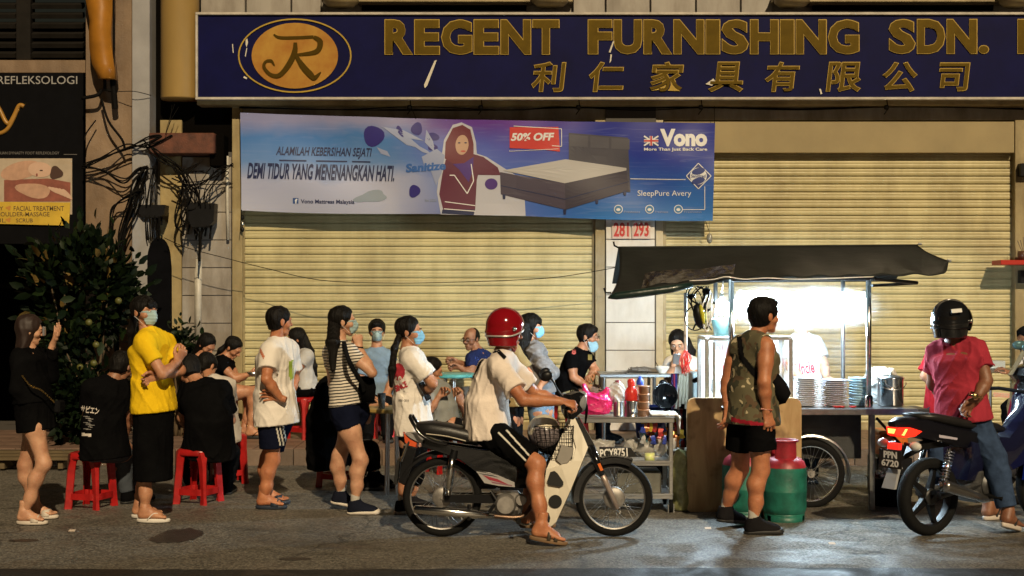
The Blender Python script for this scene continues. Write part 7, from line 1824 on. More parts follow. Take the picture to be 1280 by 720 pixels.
PINK = mat('pink_plastic_bag', (.80, .035, .22), .25, nz=.3, nscale=9, coat=.4, bump=.4, bscale=30)
dT = DT + .2
pb = thing('plastic_bag', P(746, 521, dT), 'knotted bright pink plastic bag standing on the steel trolley', 'bag')
c = np.array(P(745, 506, dT)); f = crumple(c, (.135, .11, .10), 3, amp=.022, h=.009)
f.econe(c + [-.07, 0, .05], c + [-.10, 0, .16], (0, 1, 0), .05, .04, .035, .018, .01, .03); f.econe(c + [.06, 0, .05], c + [.09, 0, .13], (0, 1, 0), .045, .05, .03, .02, .01, .03); f.folds(.008, 9, (30, 30, 30)); f.cut((0, 0, ZT + .014), (0, 0, -1))
nput('bag_film', f.mesh(), PINK, pb)
def onT(x, dd=.15): return V((P(x, 370, DT + dd).x, DT + dd, ZT + .002))
CAN = [('steel_canister', 773, .22, [(0, 0), (.038, 0), (.04, .005), (.04, .11), (.043, .115), (.036, .115), (.036, .02), (0, .02)], STEEL, 'small steel can beside the pink bag on the trolley', 'can'),
       ('steel_canister', 790, .12, [(0, 0), (.062, 0), (.065, .005), (.065, .125), (.069, .13), (.06, .13), (.06, .02), (0, .02)], CHROME, 'wide shiny steel canister below the red sauce bottle', 'canister')]
for nm, x, dd, prof, m_, lab, cat in CAN:
    t_ = thing(nm, onT(x, dd), lab, cat); MB().lathe(onT(x, dd), (0, 0, 1), prof, 24).put('can', m_, t_, True)
t_ = thing('sauce_bottle', onT(789, .14), 'red plastic sauce bottle with red cap standing in the canister', 'bottle')
rb = plastic('sauce_red', (.72, .04, .03), .25, coat=.5); o_ = onT(789, .14) + V((0, 0, .10))
MB().lathe(o_, (0, 0, 1), [(0, 0), (.052, 0), (.053, .09), (.045, .115), (.028, .135), (.026, .15), (.026, .15), (0, .15)], 20).put('bottle', rb, t_, True); MB().lathe(o_, (0, 0, 1), [(.029, .142), (.031, .146), (.031, .185), (.02, .20), (0, .20)], 16).put('cap', rb, t_, True)
t_ = thing('sauce_bottle', onT(772, .24), 'bottle with maroon cap wrapped in a clear plastic bag', 'bottle'); o_ = onT(772, .24) + V((0, 0, .1))
MB().lathe(o_, (0, 0, 1), [(0, 0), (.04, 0), (.042, .1), (.02, .14), (.018, .16), (0, .16)], 16).put('bottle', mat('milky_plastic', (.45, .38, .34), .3), t_, True); MB().lathe(o_, (0, 0, 1), [(.024, .15), (.024, .18), (0, .185)], 12).put('cap', plastic('maroon', (.2, .02, .04)), t_, True)
f = crumple(np.array(o_) + [0, 0, .08], (.07, .06, .1), 21, amp=.018, h=.009)
nput('clear_wrap', f.mesh(), mat('cloudy_wrap', (.62, .60, .56), .22, alpha=.55, coat=.5, bump=.6, bscale=40), t_)
t_ = thing('sauce_bottle', onT(801, .3), 'bottle with a pointed blue cap behind the brown tubs', 'bottle'); o_ = onT(800, .3)
MB().lathe(o_, (0, 0, 1), [(0, 0), (.04, 0), (.04, .22), (.02, .25), (0, .25)], 14).put('bottle', mat('milky_plastic', 0), t_, True); MB().lathe(o_, (0, 0, 1), [(.03, .245), (.03, .27), (.01, .31), (0, .31)], 12).put('cap', plastic('cap_blue', (.02, .06, .4)), t_, True)
for k in range(4):
    o_ = onT(805, .1) + V((0, 0, .062 * k)); t_ = thing('brown_tub', o_, 'translucent brown plastic tub in the column on the steel trolley', 'tub', 'brown tubs stacked on the trolley')
    MB().lathe(o_, (0, 0, 1), [(0, .0), (.038, 0), (.046, .052), (.050, .053), (.050, .0605), (0, .0605)], 20).put('tub', mat('tub_brown', (.42, .22, .12), .3, nz=.2, coat=.3), t_, True)
t_ = thing('white_cloth', onT(828, .1), 'white cloth draped over the end of the steel trolley', 'cloth')
f = Fld((onT(808).x - .05, DT - .06, ZT - .2), (onT(850).x + .05, DT + .45, ZT + .12), .008)
a_, b_ = onT(812, .2), onT(842, .2)
f.econe(np.array(a_) + [0, -.02, .022], np.array(b_) + [.01, -.02, .018], (0, 1, 0), .16, .018, .17, .018, .01, .02); f.econe(np.array(b_) + [.03, -.02, .0], np.array(b_) + [.035, -.02, -.13], (0, 1, 0), .16, .014, .10, .012, .01, .03); f.folds(.008, 4, (14, 14, 14))
nput('cloth', f.mesh(), cloth('white_towel', (.62, .6, .56)), t_)
# hanging sachets, cups and packets inside the trolley
random.seed(21)
pk_c = [('blue', (.03, .06, .42)), ('yellow', (.62, .45, .04)), ('red', (.5, .03, .03)), ('white', (.55, .55, .55)), ('teal', (.02, .22, .3)), ('orange', (.6, .2, .03))]
def packets(x0, x1, y0, y1, d0, n, label, cat, parent_name='snack_packet'):
    for k in range(n):
        x, y = random.uniform(x0, x1), random.uniform(y0, y1); d_ = d0 + random.uniform(0, .16)
        c_ = P(x, y, d_); nm, col = random.choice(pk_c); w, h_ = random.uniform(.025, .04), random.uniform(.06, .1)
        t_ = thing(parent_name, c_ - V((0, 0, h_ / 2)), label, cat, 'packets hung and heaped on the trolley')
        MB().loft([[c_ + Matrix.Rotation(random.uniform(-.5, .5), 3, 'Y') @ V((px * w / 2, py, pz * h_ / 2)) for px, py, pz in ring] for ring in ([(-1, -.004, -1), (1, -.004, -1), (1, .004, -1), (-1, .004, -1)], [(-1, -.016, 0), (1, -.016, 0), (1, .016, 0), (-1, .016, 0)], [(-1, -.003, 1), (1, -.003, 1), (1, .003, 1), (-1, .003, 1)])]).put('packet', mat('foil_' + nm, col, .25, .1, nz=.4, nscale=40, coat=.5), t_)
packets(797, 832, 530, 552, DT + .06, 26, 'small coloured foil packet among those hanging in the steel trolley', 'packet')
packets(842, 853, 528, 556, DT + .1, 9, 'small coloured foil packet among those hanging outside the steel trolley', 'packet')
CW = mat('cloudy_wrap', 0)
for k, (x, y, rx, rz) in enumerate(((806, 561, .09, .06), (823, 558, .07, .08), (790, 556, .07, .06), (752, 557, .12, .06))):
    t_ = thing('clear_bag', P(x, y + 8, DT + .22), 'crumpled clear plastic bag of cups on the middle shelf of the trolley', 'bag', 'clear bags on the trolley shelf'); f = crumple(np.array(P(x, y, DT + .24)), (rx, .08, rz), 40 + k, amp=.02); nput('bag_film', f.mesh(), CW, t_)
t_ = thing('drink_can', P(812, 578, DT + .08), 'yellow and green tin with a handle on the middle shelf', 'tin')
MB().lathe(V((P(812, 370, DT + .08).x, DT + .08, zs + .002)), (0, 0, 1), [(0, 0), (.04, 0), (.04, .07), (0, .07)], 20).put('tin', mat('tin_print', (.45, .55, .12), .4, nz=.9, nscale=35, col2=(.7, .65, .5)), t_, True)
t_ = thing('plastic_jug', P(770, 578, DT + .3), 'dark bowl and pan stored on the middle shelf of the trolley', 'bowl'); MB().lathe(V((P(770, 370, DT + .3).x, DT + .3, zs + .002)), (0, 0, 1), [(0, 0), (.07, 0), (.13, .09), (.12, .09), (.06, .01), (0, .01)], 24).put('bowl', STEEL, t_, True)
t_ = thing('steel_box', P(790, 619, DT + .2), 'dull steel box on the bottom shelf of the trolley', 'box'); MB().box((P(800, 370, DT).x, DT + .26, zb + .09), (.36, .3, .18), bev=.012).put('box', mat('dull_box_steel', (.16, .16, .14), .5, .6, nz=.4), t_)
t_ = thing('crumpled_sack', P(852, 640, DT + .1), 'translucent sack of greens slumped between trolley and board', 'sack'); f = crumple(np.array(P(850, 595, DT + .12)), (.085, .10, .22), 77, amp=.022, h=.012); f.ell(P(851, 625, DT + .12), (.08, .1, .12), k=.04); f.cut((0, 0, .004), (0, 0, -1)); nput('sack_film', f.mesh(), mat('sack_greenish', (.33, .34, .15), .3, nz=.5, nscale=11, coat=.5, bump=.7, bscale=30), t_)
# ------------------------------------------------------------------ steel table behind with towels and ropes
D4 = 14.2; Z4 = EYE - (468 - HOR) * D4 / F
TB = thing('steel_table', (P(815, 370, D4).x, D4 + .3, WALK), 'long stainless steel table in front of the tiled pillar', 'table')
tb_(750, 884, Z4, D4, D4 + .6, .03, 'table_top', STEEL, TB)
for x in (755, 818, 880):
    for y in (D4 + .03, D4 + .57): MB().tube([(P(x, 370, D4).x, y, Z4 - .03), (P(x, 370, D4).x, y, WALK if y > KERB else 0)], .018, 8).put('leg', STEEL, TB)
random.seed(5)
for k in range(14):
    a_ = random.uniform(-.3, .3); x = random.uniform(765, 800); c_ = V((P(x, 370, D4 + .2).x, D4 + random.uniform(.06, .3), Z4 + .008 + .006 * (k % 4))); d_ = V((math.cos(a_), math.sin(a_), 0)) * .1
    t_ = thing('chopsticks' if k % 3 else 'steel_tongs', c_, 'dark utensil in the loose heap on the steel table', 'utensil', 'utensils heaped on the steel table'); MB().tube([c_ - d_, c_ + d_ * .7, c_ + d_], [.004, .005, .013], 6, flat=.5).put('handle', STEEL if k % 2 else BLACKP, t_)
t_ = thing('noodle_bowl', P(828, 467, D4 + .12), 'white melamine bowl with a spoon on the steel table', 'bowl'); o_ = V((P(828, 370, D4 + .12).x, D4 + .12, Z4 + .002))
bw_ = MB().lathe(o_, (0, 0, 1), [(0, 0), (.035, 0), (.04, .012), (.068, .05), (.072, .075), (.067, .075), (.05, .03), (0, .018)], 24).put('bowl', mat('melamine_white', (.68, .67, .63), .25, coat=.5), t_, True); MB().tube([o_ + V((-.02, 0, .03)), o_ + V((-.075, 0, .13))], .008, 6, flat=.5).put('spoon', BLACKP, t_)
t_ = thing('rag_heap', P(812, 466, D4 + .35), 'grey rag lying on the steel table behind the bowl', 'cloth'); f = crumple((P(806, 370, D4 + .4).x, D4 + .4, Z4 + .02), (.16, .1, .035), 12, amp=.018); f.cut((0, 0, Z4 + .003), (0, 0, -1)); nput('cloth', f.mesh(), cloth('rag_grey', (.16, .15, .14)), t_)
for nm, cols, x0, x1, y1, lab in (('striped_towel', [(.05, .03, .10), (.30, .03, .06), (.04, .05, .22), (.16, .09, .06)], 839, 849, 512, 'dark towel with purple, red and blue stripes hanging from the table'), ('cream_towel', [(.52, .47, .36)] * 5, 848, 864, 511, 'cream towel hanging from the end of the steel table')):
    t_ = thing(nm, P((x0 + x1) / 2, y1, D4 - .3), lab, 'towel'); n_ = len(cols)
    for k, c_ in enumerate(cols):
        xa, xb = lerp(x0, x1, k / n_), lerp(x0, x1, (k + 1) / n_); sk = (-6 if nm == 'cream_towel' else 0)
        r_ = []
        for y, dd in ((467, .0), (472, -.03), (490, -.035), (y1 - k % 3 * 3, -.03)):
            q = (y - 467) / 44; A = P(xa + sk * q * (1 - k / n_), y, D4 - .02 + dd); B = P(xb + sk * q * (1 - (k + 1) / n_), y, D4 - .02 + dd); mid = (A + B) / 2 + V((0, -.02, 0)); r_.append([A, mid, B, B + V((0, .012, 0)), mid + V((0, .014, 0)), A + V((0, .012, 0))])
        MB().loft(r_).put('fold', cloth(nm + str(c_[0]), c_), t_, True)
t_ = thing('pink_rope_bunch', P(857, 467, 11.3), 'bunch of pink raffia string hanging on the thin white pole', 'string'); random.seed(8)
for k in range(22): MB().tube(spline([P(857 + random.uniform(-2, 2), 438, 11.25), P(857 + random.uniform(-8, 8), 450 + random.uniform(-3, 3), 11.22 + random.uniform(-.05, .05)), P(857 + random.uniform(-5, 6), 466 + random.uniform(-5, 2), 11.25)], 4), .0035, 4).put('string', mat('raffia_pink', (.75, .10, .09), .5), t_)
t_ = thing('black_pan', P(830, 512, 13.0), 'round black pan hanging under the steel table', 'pan'); MB().lathe(P(829, 495, 13.0), (.15, -1, .1), [(0, .0), (.09, .01), (.115, .05), (.12, .07), (.11, .07), (.09, .03), (0, .02)], 24).ball(P(829, 479, 13.0), (.04, .03, .035)).put('pan', BLACKM, t_, True)
t_ = thing('blue_bucket', P(812, 535, 13.3), 'dark blue plastic bucket under the steel table', 'bucket'); o_ = V((P(812, 370, 13.3).x, 13.3, .0)); MB().box(o_ + V((0, 0, .18)), (.3, .3, .36), bev=.02).put('crate_base', BLACKP, t_); MB().lathe(o_ + V((0, 0, .362)), (0, 0, 1), [(0, 0), (.12, 0), (.15, .3), (.155, .3), (.155, .31), (.14, .31), (.11, .02), (0, .02)], 24).put('bucket', plastic('bucket_blue', (.01, .03, .20)), t_, True)
# ------------------------------------------------------------------ wooden board, gas cylinders
DBD = 11.2
bd = thing('wooden_board', (P(931, 370, DBD).x, DBD, 0), 'tall stained plywood board with rounded corners leaning on the food cart', 'board')
x0, x1 = P(859, 370, DBD).x, P(1002, 370, DBD).x; z1 = P(0, 497.5, DBD).z; ol = []
for cx, cz, a0 in ((x1 - .06, z1 - .06, 0), (x0 + .06, z1 - .06, 90), (x0 + .03, .03, 180), (x1 - .03, .03, 270)):
    r_ = .06 if cz > .5 else .03
    for k in range(5): a_ = R(a0 + k * 22.5); ol.append(V((cx + r_ * math.cos(a_), DBD, cz + r_ * math.sin(a_))))
wm = bpy.data.materials.new('stained_plywood'); wm.use_nodes = True; t = wm.node_tree; b = t.nodes['Principled BSDF']; b.inputs['Roughness'].default_value = .6
tc = t.nodes.new('ShaderNodeTexCoord'); mp = t.nodes.new('ShaderNodeMapping'); mp.inputs['Scale'].default_value = (6, 6, 1.2); t.links.new(tc.outputs['Object'], mp.inputs[0])
n1 = t.nodes.new('ShaderNodeTexNoise'); n1.inputs['Scale'].default_value = 2.5; n1.inputs['Detail'].default_value = 8; n1.inputs['Distortion'].default_value = .6; t.links.new(mp.outputs[0], n1.inputs['Vector'])
r1 = t.nodes.new('ShaderNodeValToRGB'); r1.color_ramp.elements[0].position = .3; r1.color_ramp.elements[0].color = (.32, .20, .085, 1); r1.color_ramp.elements[1].position = .7; r1.color_ramp.elements[1].color = (.50, .35, .17, 1); t.links.new(n1.outputs['Fac'], r1.inputs[0])
n2 = t.nodes.new('ShaderNodeTexNoise'); n2.inputs['Scale'].default_value = 4.2; n2.inputs['Detail'].default_value = 3; t.links.new(tc.outputs['Object'], n2.inputs['Vector'])
r2 = t.nodes.new('ShaderNodeValToRGB'); r2.color_ramp.elements[0].position = .57; r2.color_ramp.elements[0].color = (1, 1, 1, 1); r2.color_ramp.elements[1].position = .72; r2.color_ramp.elements[1].color = (.22, .14, .09, 1); t.links.new(n2.outputs['Fac'], r2.inputs[0])
x_ = t.nodes.new('ShaderNodeMixRGB'); x_.blend_type = 'MULTIPLY'; x_.inputs[0].default_value = 1; t.links.new(r1.outputs[0], x_.inputs[1]); t.links.new(r2.outputs[0], x_.inputs[2]); t.links.new(x_.outputs[0], b.inputs['Base Color'])
MB().prism(ol, (0, .05, 0)).put('panel', wm, bd)
CYG = mat('cylinder_green', (.012, .135, .095), .45, nz=.5, nscale=9, bump=.2, bscale=30); CYR = mat('cylinder_red', (.30, .018, .03), .45, nz=.5, nscale=11, bump=.2, bscale=30)
def gas(x, d_, label):
    g = thing('gas_cylinder', (P(x, 370, d_).x, d_, 0), label, 'gas cylinder', 'green and red gas cylinders'); o = V(OFF[g.name])
    MB().lathe(o, (0, 0, 1), [(.02, .03), (.12, .035), (.155, .06), (.166, .10), (.167, .215), (.1695, .222), (.1695, .23), (.167, .237), (.167, .38), (.163, .405)], 40).put('body', CYG, g, True)
    MB().lathe(o, (0, 0, 1), [(.163, .405), (.150, .445), (.12, .472), (.06, .488), (0, .49)], 40).put('shoulder', CYR, g, True)
    m = MB()
    for k in range(3): m.lathe(o, (0, 0, 1), [(.150, 0), (.152, .045), (.147, .045), (.145, 0), (.150, 0)], 12, R(k * 120 + 8), R(k * 120 + 112))
    m.lathe(o, (0, 0, 1), [(.150, .043), (.152, .06), (.14, .06)], 40).put('foot_ring', CYG, g, True)
    m = MB(); m.lathe(o, (0, 0, 1), [(.098, .47), (.095, .60), (.103, .612), (.108, .605), (.101, .595), (.104, .47)], 24, R(-60), R(75)); m.lathe(o, (0, 0, 1), [(.098, .47), (.095, .60), (.103, .612), (.108, .605), (.101, .595), (.104, .47)], 20, R(125), R(230)); m.lathe(o, (0, 0, 1), [(.096, .595), (.100, .612), (.110, .608), (.106, .595), (.096, .595)], 36).put('handle_collar', CYR, g, True)
    MB().lathe(o, (0, 0, 1), [(.025, .485), (.022, .52), (.03, .525), (.03, .555), (0, .56)], 12).tube([o + V((0, 0, .54)), o + V((.05, -.03, .54))], .014, 8).put('valve', mat('brass', (.45, .30, .12), .3, 1), g, True)
    return g
gas(980.5, 10.8, 'green and red gas cylinder standing clear to the side of the man in camouflage'); gas(930, 10.95, 'green and red gas cylinder hidden behind the legs of the man in camouflage')
# ------------------------------------------------------------------ the food cart
DC = 11.25; ZC = EYE - (511 - HOR) * DC / F
CT = thing('food_cart', (P(1010, 370, DC).x, DC + .5, 0), 'brightly lit hawker food cart with black tarpaulin awning and spoked wheel', 'food cart')
tb_(878, 1148, ZC, DC, DC + 1.0, .05, 'counter', mat('counter_steel', (.30, .30, .31), .3, .9, nz=.3, nscale=12), CT)
tb_(1092, 1162, ZC - .012, DC + .1, DC + .5, .045, 'counter_flap', mat('dark_flap', (.045, .045, .05), .4, .3), CT)
xa, xb = P(884, 370, DC).x, P(1088, 370, DC).x
MB().box(((xa + xb) / 2, DC + .62, (ZC + .36) / 2), (xb - xa, .66, ZC - .40), bev=.006).put('cabinet', mat('dark_cabinet', (.03, .032, .034), .55, nz=.5, nscale=5, bump=.15), CT)
for x in (1092,):
    MB().box((P(x, 370, DC).x, DC + .06, (ZC - .05) / 2), (.045, .045, ZC - .05), bev=.004).put('leg', mat('dull_leg_steel', (.20, .20, .19), .4, .7, nz=.3), CT)
MB().tube([P(1096, 523, DC + .06), P(1130, 560, DC + .3)], .012, 8).put('brace', BLACKP, CT)
wheel(P(1013, 592, DC + .2), AX, 44 * DC / F, 35 * DC / F, .05, CT, spokes=36, drum=.035, drum_w=.07)
m = []; c_ = P(1013, 592, DC + .2)
for k in range(19):
    a_ = R(-14 + k * 11); r_ = 50 * DC / F
    m.append([c_ + V(((r_ + dr_) * math.cos(a_), o_, (r_ + dr_) * math.sin(a_))) for dr_, o_ in ((-.012, -.05), (0, -.045), (.008, 0), (0, .045), (-.012, .05), (-.004, 0))])
MB().loft(m).put('wheel_guard', STEEL, CT, 'auto')
for x in (917, 1090.5):
    q = MB().tube([(P(x, 370, DC).x, DC + .12, ZC - .02), (P(x, 370, DC).x, DC + .12, P(0, 343, DC).z)], .0225, 14).put('pole', CHROME, CT, True); MB().lathe((P(x, 370, DC).x, DC + .12, ZC), (0, 0, 1), [(.034, 0), (.034, .09), (.024, .10)], 14).put('pole_socket', CHROME, q, True)
for x in (917, 1090.5): MB().tube([(P(x, 370, DC).x, DC + 1.0, ZC - .02), (P(x, 370, DC).x, DC + 1.0, 2.05)], .018, 10).put('pole', STEEL, CT, True)
MB().tube([P(857, 366, 11.3), P(857, 470, 11.3)], .014, 10).put('thin_pole', WHITEP, CT, True)
# awning: a tarpaulin over a frame
AWM = mat('black_tarpaulin', (.014, .016, .015), .55, nz=.35, nscale=3, bump=.5, bscale=5, spec=.2)
DF, DR = 11.0, 12.15
def aw(u, v):
    """v = 0 front hem, 1 ridge"""
    tx = lerp(773, 1148, u / .93) if u < .93 else lerp(1148, 1186, (u - .93) / .07); ty = lerp(308, 305.3, u / .93) if u < .93 else lerp(305.3, 326, ((u - .93) / .07) ** .6)
    bx = lerp(760, 1180, u); by = np.interp(bx, [760, 800, 868, 900, 925, 1000, 1090, 1180], [372, 369, 357, 350.5, 347.5, 346, 344, 342])
    d_ = lerp(DF, DR, v) if u < .93 else lerp(DF, lerp(DR, 11.5, (u - .93) / .07), v)
    x, y = lerp(bx, tx, v), lerp(by, ty, v)
    if u < .12: x += 7 * math.sin(math.pi * v) * (1 - u / .12)
    p = P(x, y, d_)
    p.z -= .028 * math.sin(math.pi * v) + .012 * math.sin(u * 29) * math.sin(math.pi * min(1, v * 1.3)) ** 2 + .008 * math.sin(u * 67 + 6 * v) * (1 - v); p.y += .01 * math.sin(u * 41 + 3 * v)
    return p
nu, nv = 90, 16; top = [aw(i / nu, k / nv) for i in range(nu + 1) for k in range(nv + 1)]; n_ = len(top)
fs = [(i * (nv + 1) + k, (i + 1) * (nv + 1) + k, (i + 1) * (nv + 1) + k + 1, i * (nv + 1) + k + 1) for i in range(nu) for k in range(nv)]
bot = [p + V((0, .004, -.008)) for p in top]
ed = [i * (nv + 1) for i in range(nu + 1)]; er = [i * (nv + 1) + nv for i in range(nu + 1)]
rim = [(a_, a_ + n_, b_ + n_, b_) for a_, b_ in list(zip(ed[:-1], ed[1:])) + list(zip(er[:-1], er[1:]))] + [(k, k + 1, k + 1 + n_, k + n_) for k in range(nv)] + [(nu * (nv + 1) + k, nu * (nv + 1) + k + n_, nu * (nv + 1) + k + 1 + n_, nu * (nv + 1) + k + 1) for k in range(nv)]
AWN = put('awning_sheet', top + bot, fs + [tuple(i + n_ for i in f_[::-1]) for f_ in fs] + rim, AWM, CT, True)
# back slope of the awning, away from the street
MB().loft([[P(773, 308, DR), P(773, 308, DR) + V((0, 0, -.012)), P(1148, 305.3, DR) + V((0, 0, -.012)), P(1148, 305.3, DR)], [P(773, 308, DR) + V((0, .75, -.30)), P(773, 308, DR) + V((0, .75, -.312)), P(1148, 305, DR) + V((0, .75, -.312)), P(1148, 305, DR) + V((0, .75, -.30))]]).put('awning_back', AWM, CT)
secs = []
for x, y, r_ in ((763, 371.5, .016), (770, 370, .03), (800, 366.5, .034), (840, 361, .032), (866, 356, .022)):
    secs.append((P(x, y, DF - .02), r_))
MB().tube([q[0] for q in secs], [q[1] for q in secs], 10).put('rolled_hem', mat('dark_green_tarpaulin', (.008, .026, .022), .35, nz=.4, coat=.3, bump=.4, bscale=14), CT, True)
# rolled clear sheet, glinting
random.seed(2); vs = []; nu2, nv2 = 60, 7
for i in range(nu2 + 1):
    for k in range(nv2 + 1):
        u = lerp(.09, .37, i / nu2); v = lerp(.20, .52, k / nv2); p = aw(u, v); n_q = V((0, -1, .25)).normalized()
        vs.append(p + n_q * (.006 + .016 * math.sin(math.pi * k / nv2) + .0035 * math.sin(i * 1.25 + k * 1.1) + .003 * math.sin(i * .5 - k * .9)))
put('clear_roll', vs, [(i * (nv2 + 1) + k, (i + 1) * (nv2 + 1) + k, (i + 1) * (nv2 + 1) + k + 1, i * (nv2 + 1) + k + 1) for i in range(nu2) for k in range(nv2)], mat('clear_sheet_on_black', (.004, .004, .0035), .1, spec=1, bump=.5, bscale=14, stretch=(1, 1, 2.5)), CT, True)
for pts, r_, n_ in (([(774, 310), (768, 307), (767, 302)], .009, 'hook'), ([(764, 366), (757, 366), (755, 360)], .009, 'hook')): MB().tube([P(x, y, DR - .1 if y < 320 else DF) for x, y in pts], r_, 6).put(n_, BLACKP, CT)
MB().tube([P(1148, 305, DR), P(1152, 305, DR)], .012, 6).tube([P(1184, 325.5, 11.5), P(1189, 326, 11.5)], .012, 6).put('rail_end', STEEL, CT)
MB().tube([P(915, 350, DF + .12), P(1095, 348, DF + .12)], .014, 8).tube([P(917, 350, DF + .12), P(917, 345, DR - .1)], .012, 8).tube([P(1090, 348, DF + .1), P(1146, 353.5, 11.7)], .016, 8).tube([P(1090, 357, DF + .3), P(1146, 354, 11.7)], .012, 8).put('awning_rail', mat('dark_rail', (.05, .055, .06), .35, .6), CT)
m = MB(); m.tube(spline([P(862, 351, DF - .01), P(890, 349.5, DF - .02), P(908, 346, DF - .02), P(930, 349, DF - .02), P(960, 347.5, DF - .02), P(1000, 349, DF - .02), P(1092, 346, DF - .02)], 6), .0045, 5)
m.put('white_cord', WHITEP, CT, True)
random.seed(31); m = MB()
for k in range(9): m.tube(spline([P(862 + k * 3, 358, DF + .2), P(866 + random.uniform(-8, 20), 376 + random.uniform(-8, 10), DF + .18), P(880 + random.uniform(-14, 14), 395 + random.uniform(-12, 18), DF + .2), P(895 + random.uniform(-25, 5), 378, DF + .22)], 6), .0045 + .002 * (k % 2), 5)
m.tube([P(869 + 13 * math.cos(a), 398 + 15 * math.sin(a), DF + .2) for a in np.linspace(0, 6.2, 20)], .005, 5).put('hanging_wire', CABLE, CT, True)
m = MB()
for k in range(3): m.tube(spline([P(884 + k * 3, 366, DF + .2), P(877 + k * 6, 390, DF + .17), P(884 + k * 2, 415 - k * 7, DF + .2), P(892 + k * 2, 380, DF + .2)], 6), .006, 5)
m.put('pale_wire', WHITEP, CT, True)
MB().ball(P(865, 370, DF + .2), (.03, .03, .02)).ball(P(883, 364, DF + .2), (.035, .03, .03)).put('cable_clamp', BLACKP, CT)
rl = thing('cable_reel', P(874, 412, DF + .2), 'black and yellow cable reel hanging at the open end of the awning', 'cable reel')
m = MB().ball((0, 0, 0), (.042, .05, .098), 14); m.xf(Matrix.Translation(P(873, 395, DF + .2)) @ Matrix.Rotation(R(-10), 4, 'Y')); m.put('reel_case', BLACKP, rl, True)
m = MB().ball((0, 0, 0), (.022, .05, .08), 12); m.xf(Matrix.Translation(P(877.5, 393, DF + .175)) @ Matrix.Rotation(R(-10), 4, 'Y')); m.put('yellow_band', plastic('band_yellow', (.65, .60, .03)), rl, True)
tbk = thing('plastic_basin', P(902, 420, 11.8), 'pale blue-green plastic basin hanging behind the pole of the cart', 'basin'); MB().lathe(P(904, 420, 11.8), (0, 0, 1), [(0, 0), (.07, 0), (.10, .14), (.108, .14), (.10, .15), (.06, .01), (0, .01)], 22).put('basin', plastic('basin_teal', (.25, .50, .48)), tbk, True)
# lamps: two rows of white tubes on a white reflector, and a bulb at the open end
LAMP = mat('tube_light_lit', (1, 1, 1), .5, emit=300, ecol=(.66, .87, 1.0)); WREF = mat('white_reflector', (.8, .8, .8), .6)
zl = 11.75
for k, (y, x0_, x1_) in enumerate(((369, 925, 1080), (381, 925, 1078), (394, 932, 1072))):
    tl = thing('tube_light', P((x0_ + x1_) / 2, y, zl), ('glowing white tube light nearest the awning over the food cart', 'glowing white tube light in the middle of three over the food cart', 'lowest glowing white tube light of three over the food cart')[k], 'lamp')
    MB().tube([P(x0_, y, zl), P(x1_, y, zl)], .017, 12).put('tube', LAMP, tl, True)
    MB().box(P((x0_ + x1_) / 2, y - 3.6, zl + .03), (P(x1_, 0, zl).x - P(x0_, 0, zl).x + .04, .07, .012), bev=.002).put('reflector', WREF, tl)
    for x in (x0_ - 2, x1_ + 2): MB().box(P(x, y, zl), (.02, .04, .045), bev=.004).put('end_cap', WHITEP, tl)
MB().tube([P(925, 362, zl + .05), P(925, 400, zl + .05)], .008, 6).tube([P(1080, 362, zl + .05), P(1080, 400, zl + .05)], .008, 6).put('lamp_hanger', WHITEP, CT)
LAMPB = mat('bulb_lit', (1, 1, 1), .5, emit=1300, ecol=(.66, .86, 1.0))
bl = thing('light_bulb', P(903, 392, 11.5), 'glaring white bulb near the pole at the open end of the cart', 'lamp'); MB().ball(P(902, 384, 11.5), (.055, .055, .065), 14).put('bulb', LAMPB, bl, True); MB().lathe(P(902, 375, 11.5), (0, 0, 1), [(.018, 0), (.018, .05), (0, .05)], 12).tube([P(902, 368, 11.5), P(904, 352, 11.4)], .005, 5).put('bulb_holder', WHITEP, bl, True)
# glass display case
GC = thing('glass_case', (P(936, 370, 11.5).x, 11.5, ZC), 'steel framed glass display case standing on the cart counter', 'display case')
xa, xb = P(884, 370, DC + .18).x, P(989, 370, DC + .18).x; za, zb2 = ZC + .002, P(0, 423, DC + .18).z; ya, yb2 = DC + .2, DC + .65
for x in (xa, xb):
    for y in (ya, yb2): MB().box((x, y, (za + zb2) / 2), (.034, .034, zb2 - za), bev=.003).put('frame_post', STEEL, GC)
for z in (za + .018, zb2):
    for y in (ya, yb2): MB().box(((xa + xb) / 2, y, z), (xb - xa - .036, .03, .03), bev=.003).put('frame_rail', STEEL, GC)
    for x in (xa, xb): MB().box((x, (ya + yb2) / 2, z), (.03, yb2 - ya - .036, .03), bev=.003).put('frame_rail', STEEL, GC)
MB().box((P(893, 370, DC + .18).x, ya, (za + zb2) / 2), (.02, .026, zb2 - za - .06), bev=.002).put('frame_post', STEEL, GC)
PNE = mat('case_glass', (.9, .95, .95), .03, trans=1, alpha=.35)
MB().box(((xa + xb) / 2, ya + .004, (za + zb2) / 2), (xb - xa - .036, .004, zb2 - za - .066)).put('pane', PNE, GC)
MB().box(((xa + xb) / 2, yb2, (za + zb2) / 2), (xb - xa - .036, .006, zb2 - za - .066)).put('white_back_panel', mat('frosted_panel', (.78, .78, .78), .5), GC)
for x, w_ in ((913, 26),): 
    for k, pts in enumerate(([(897, 432), (903, 437), (900, 447)], [(904, 430), (902, 440), (908, 446)], [(909, 434), (907, 450)], [(912, 430), (916, 438), (910, 444), (916, 450)])): MB().tube([P(x_, y_, DC + .2) for x_, y_ in pts], .006, 5, flat=.3).put('red_brush_mark', mat('menu_red', (.65, .12, .12), .5), GC)
wbox('red_label', 903.5, 456, 908.5, 471, DC + .16, DC + .168, mat('menu_red', 0), GC, bev=0); wbox('white_tray', 893, 475, 912, 493, DC + .3, DC + .5, WREF, GC)
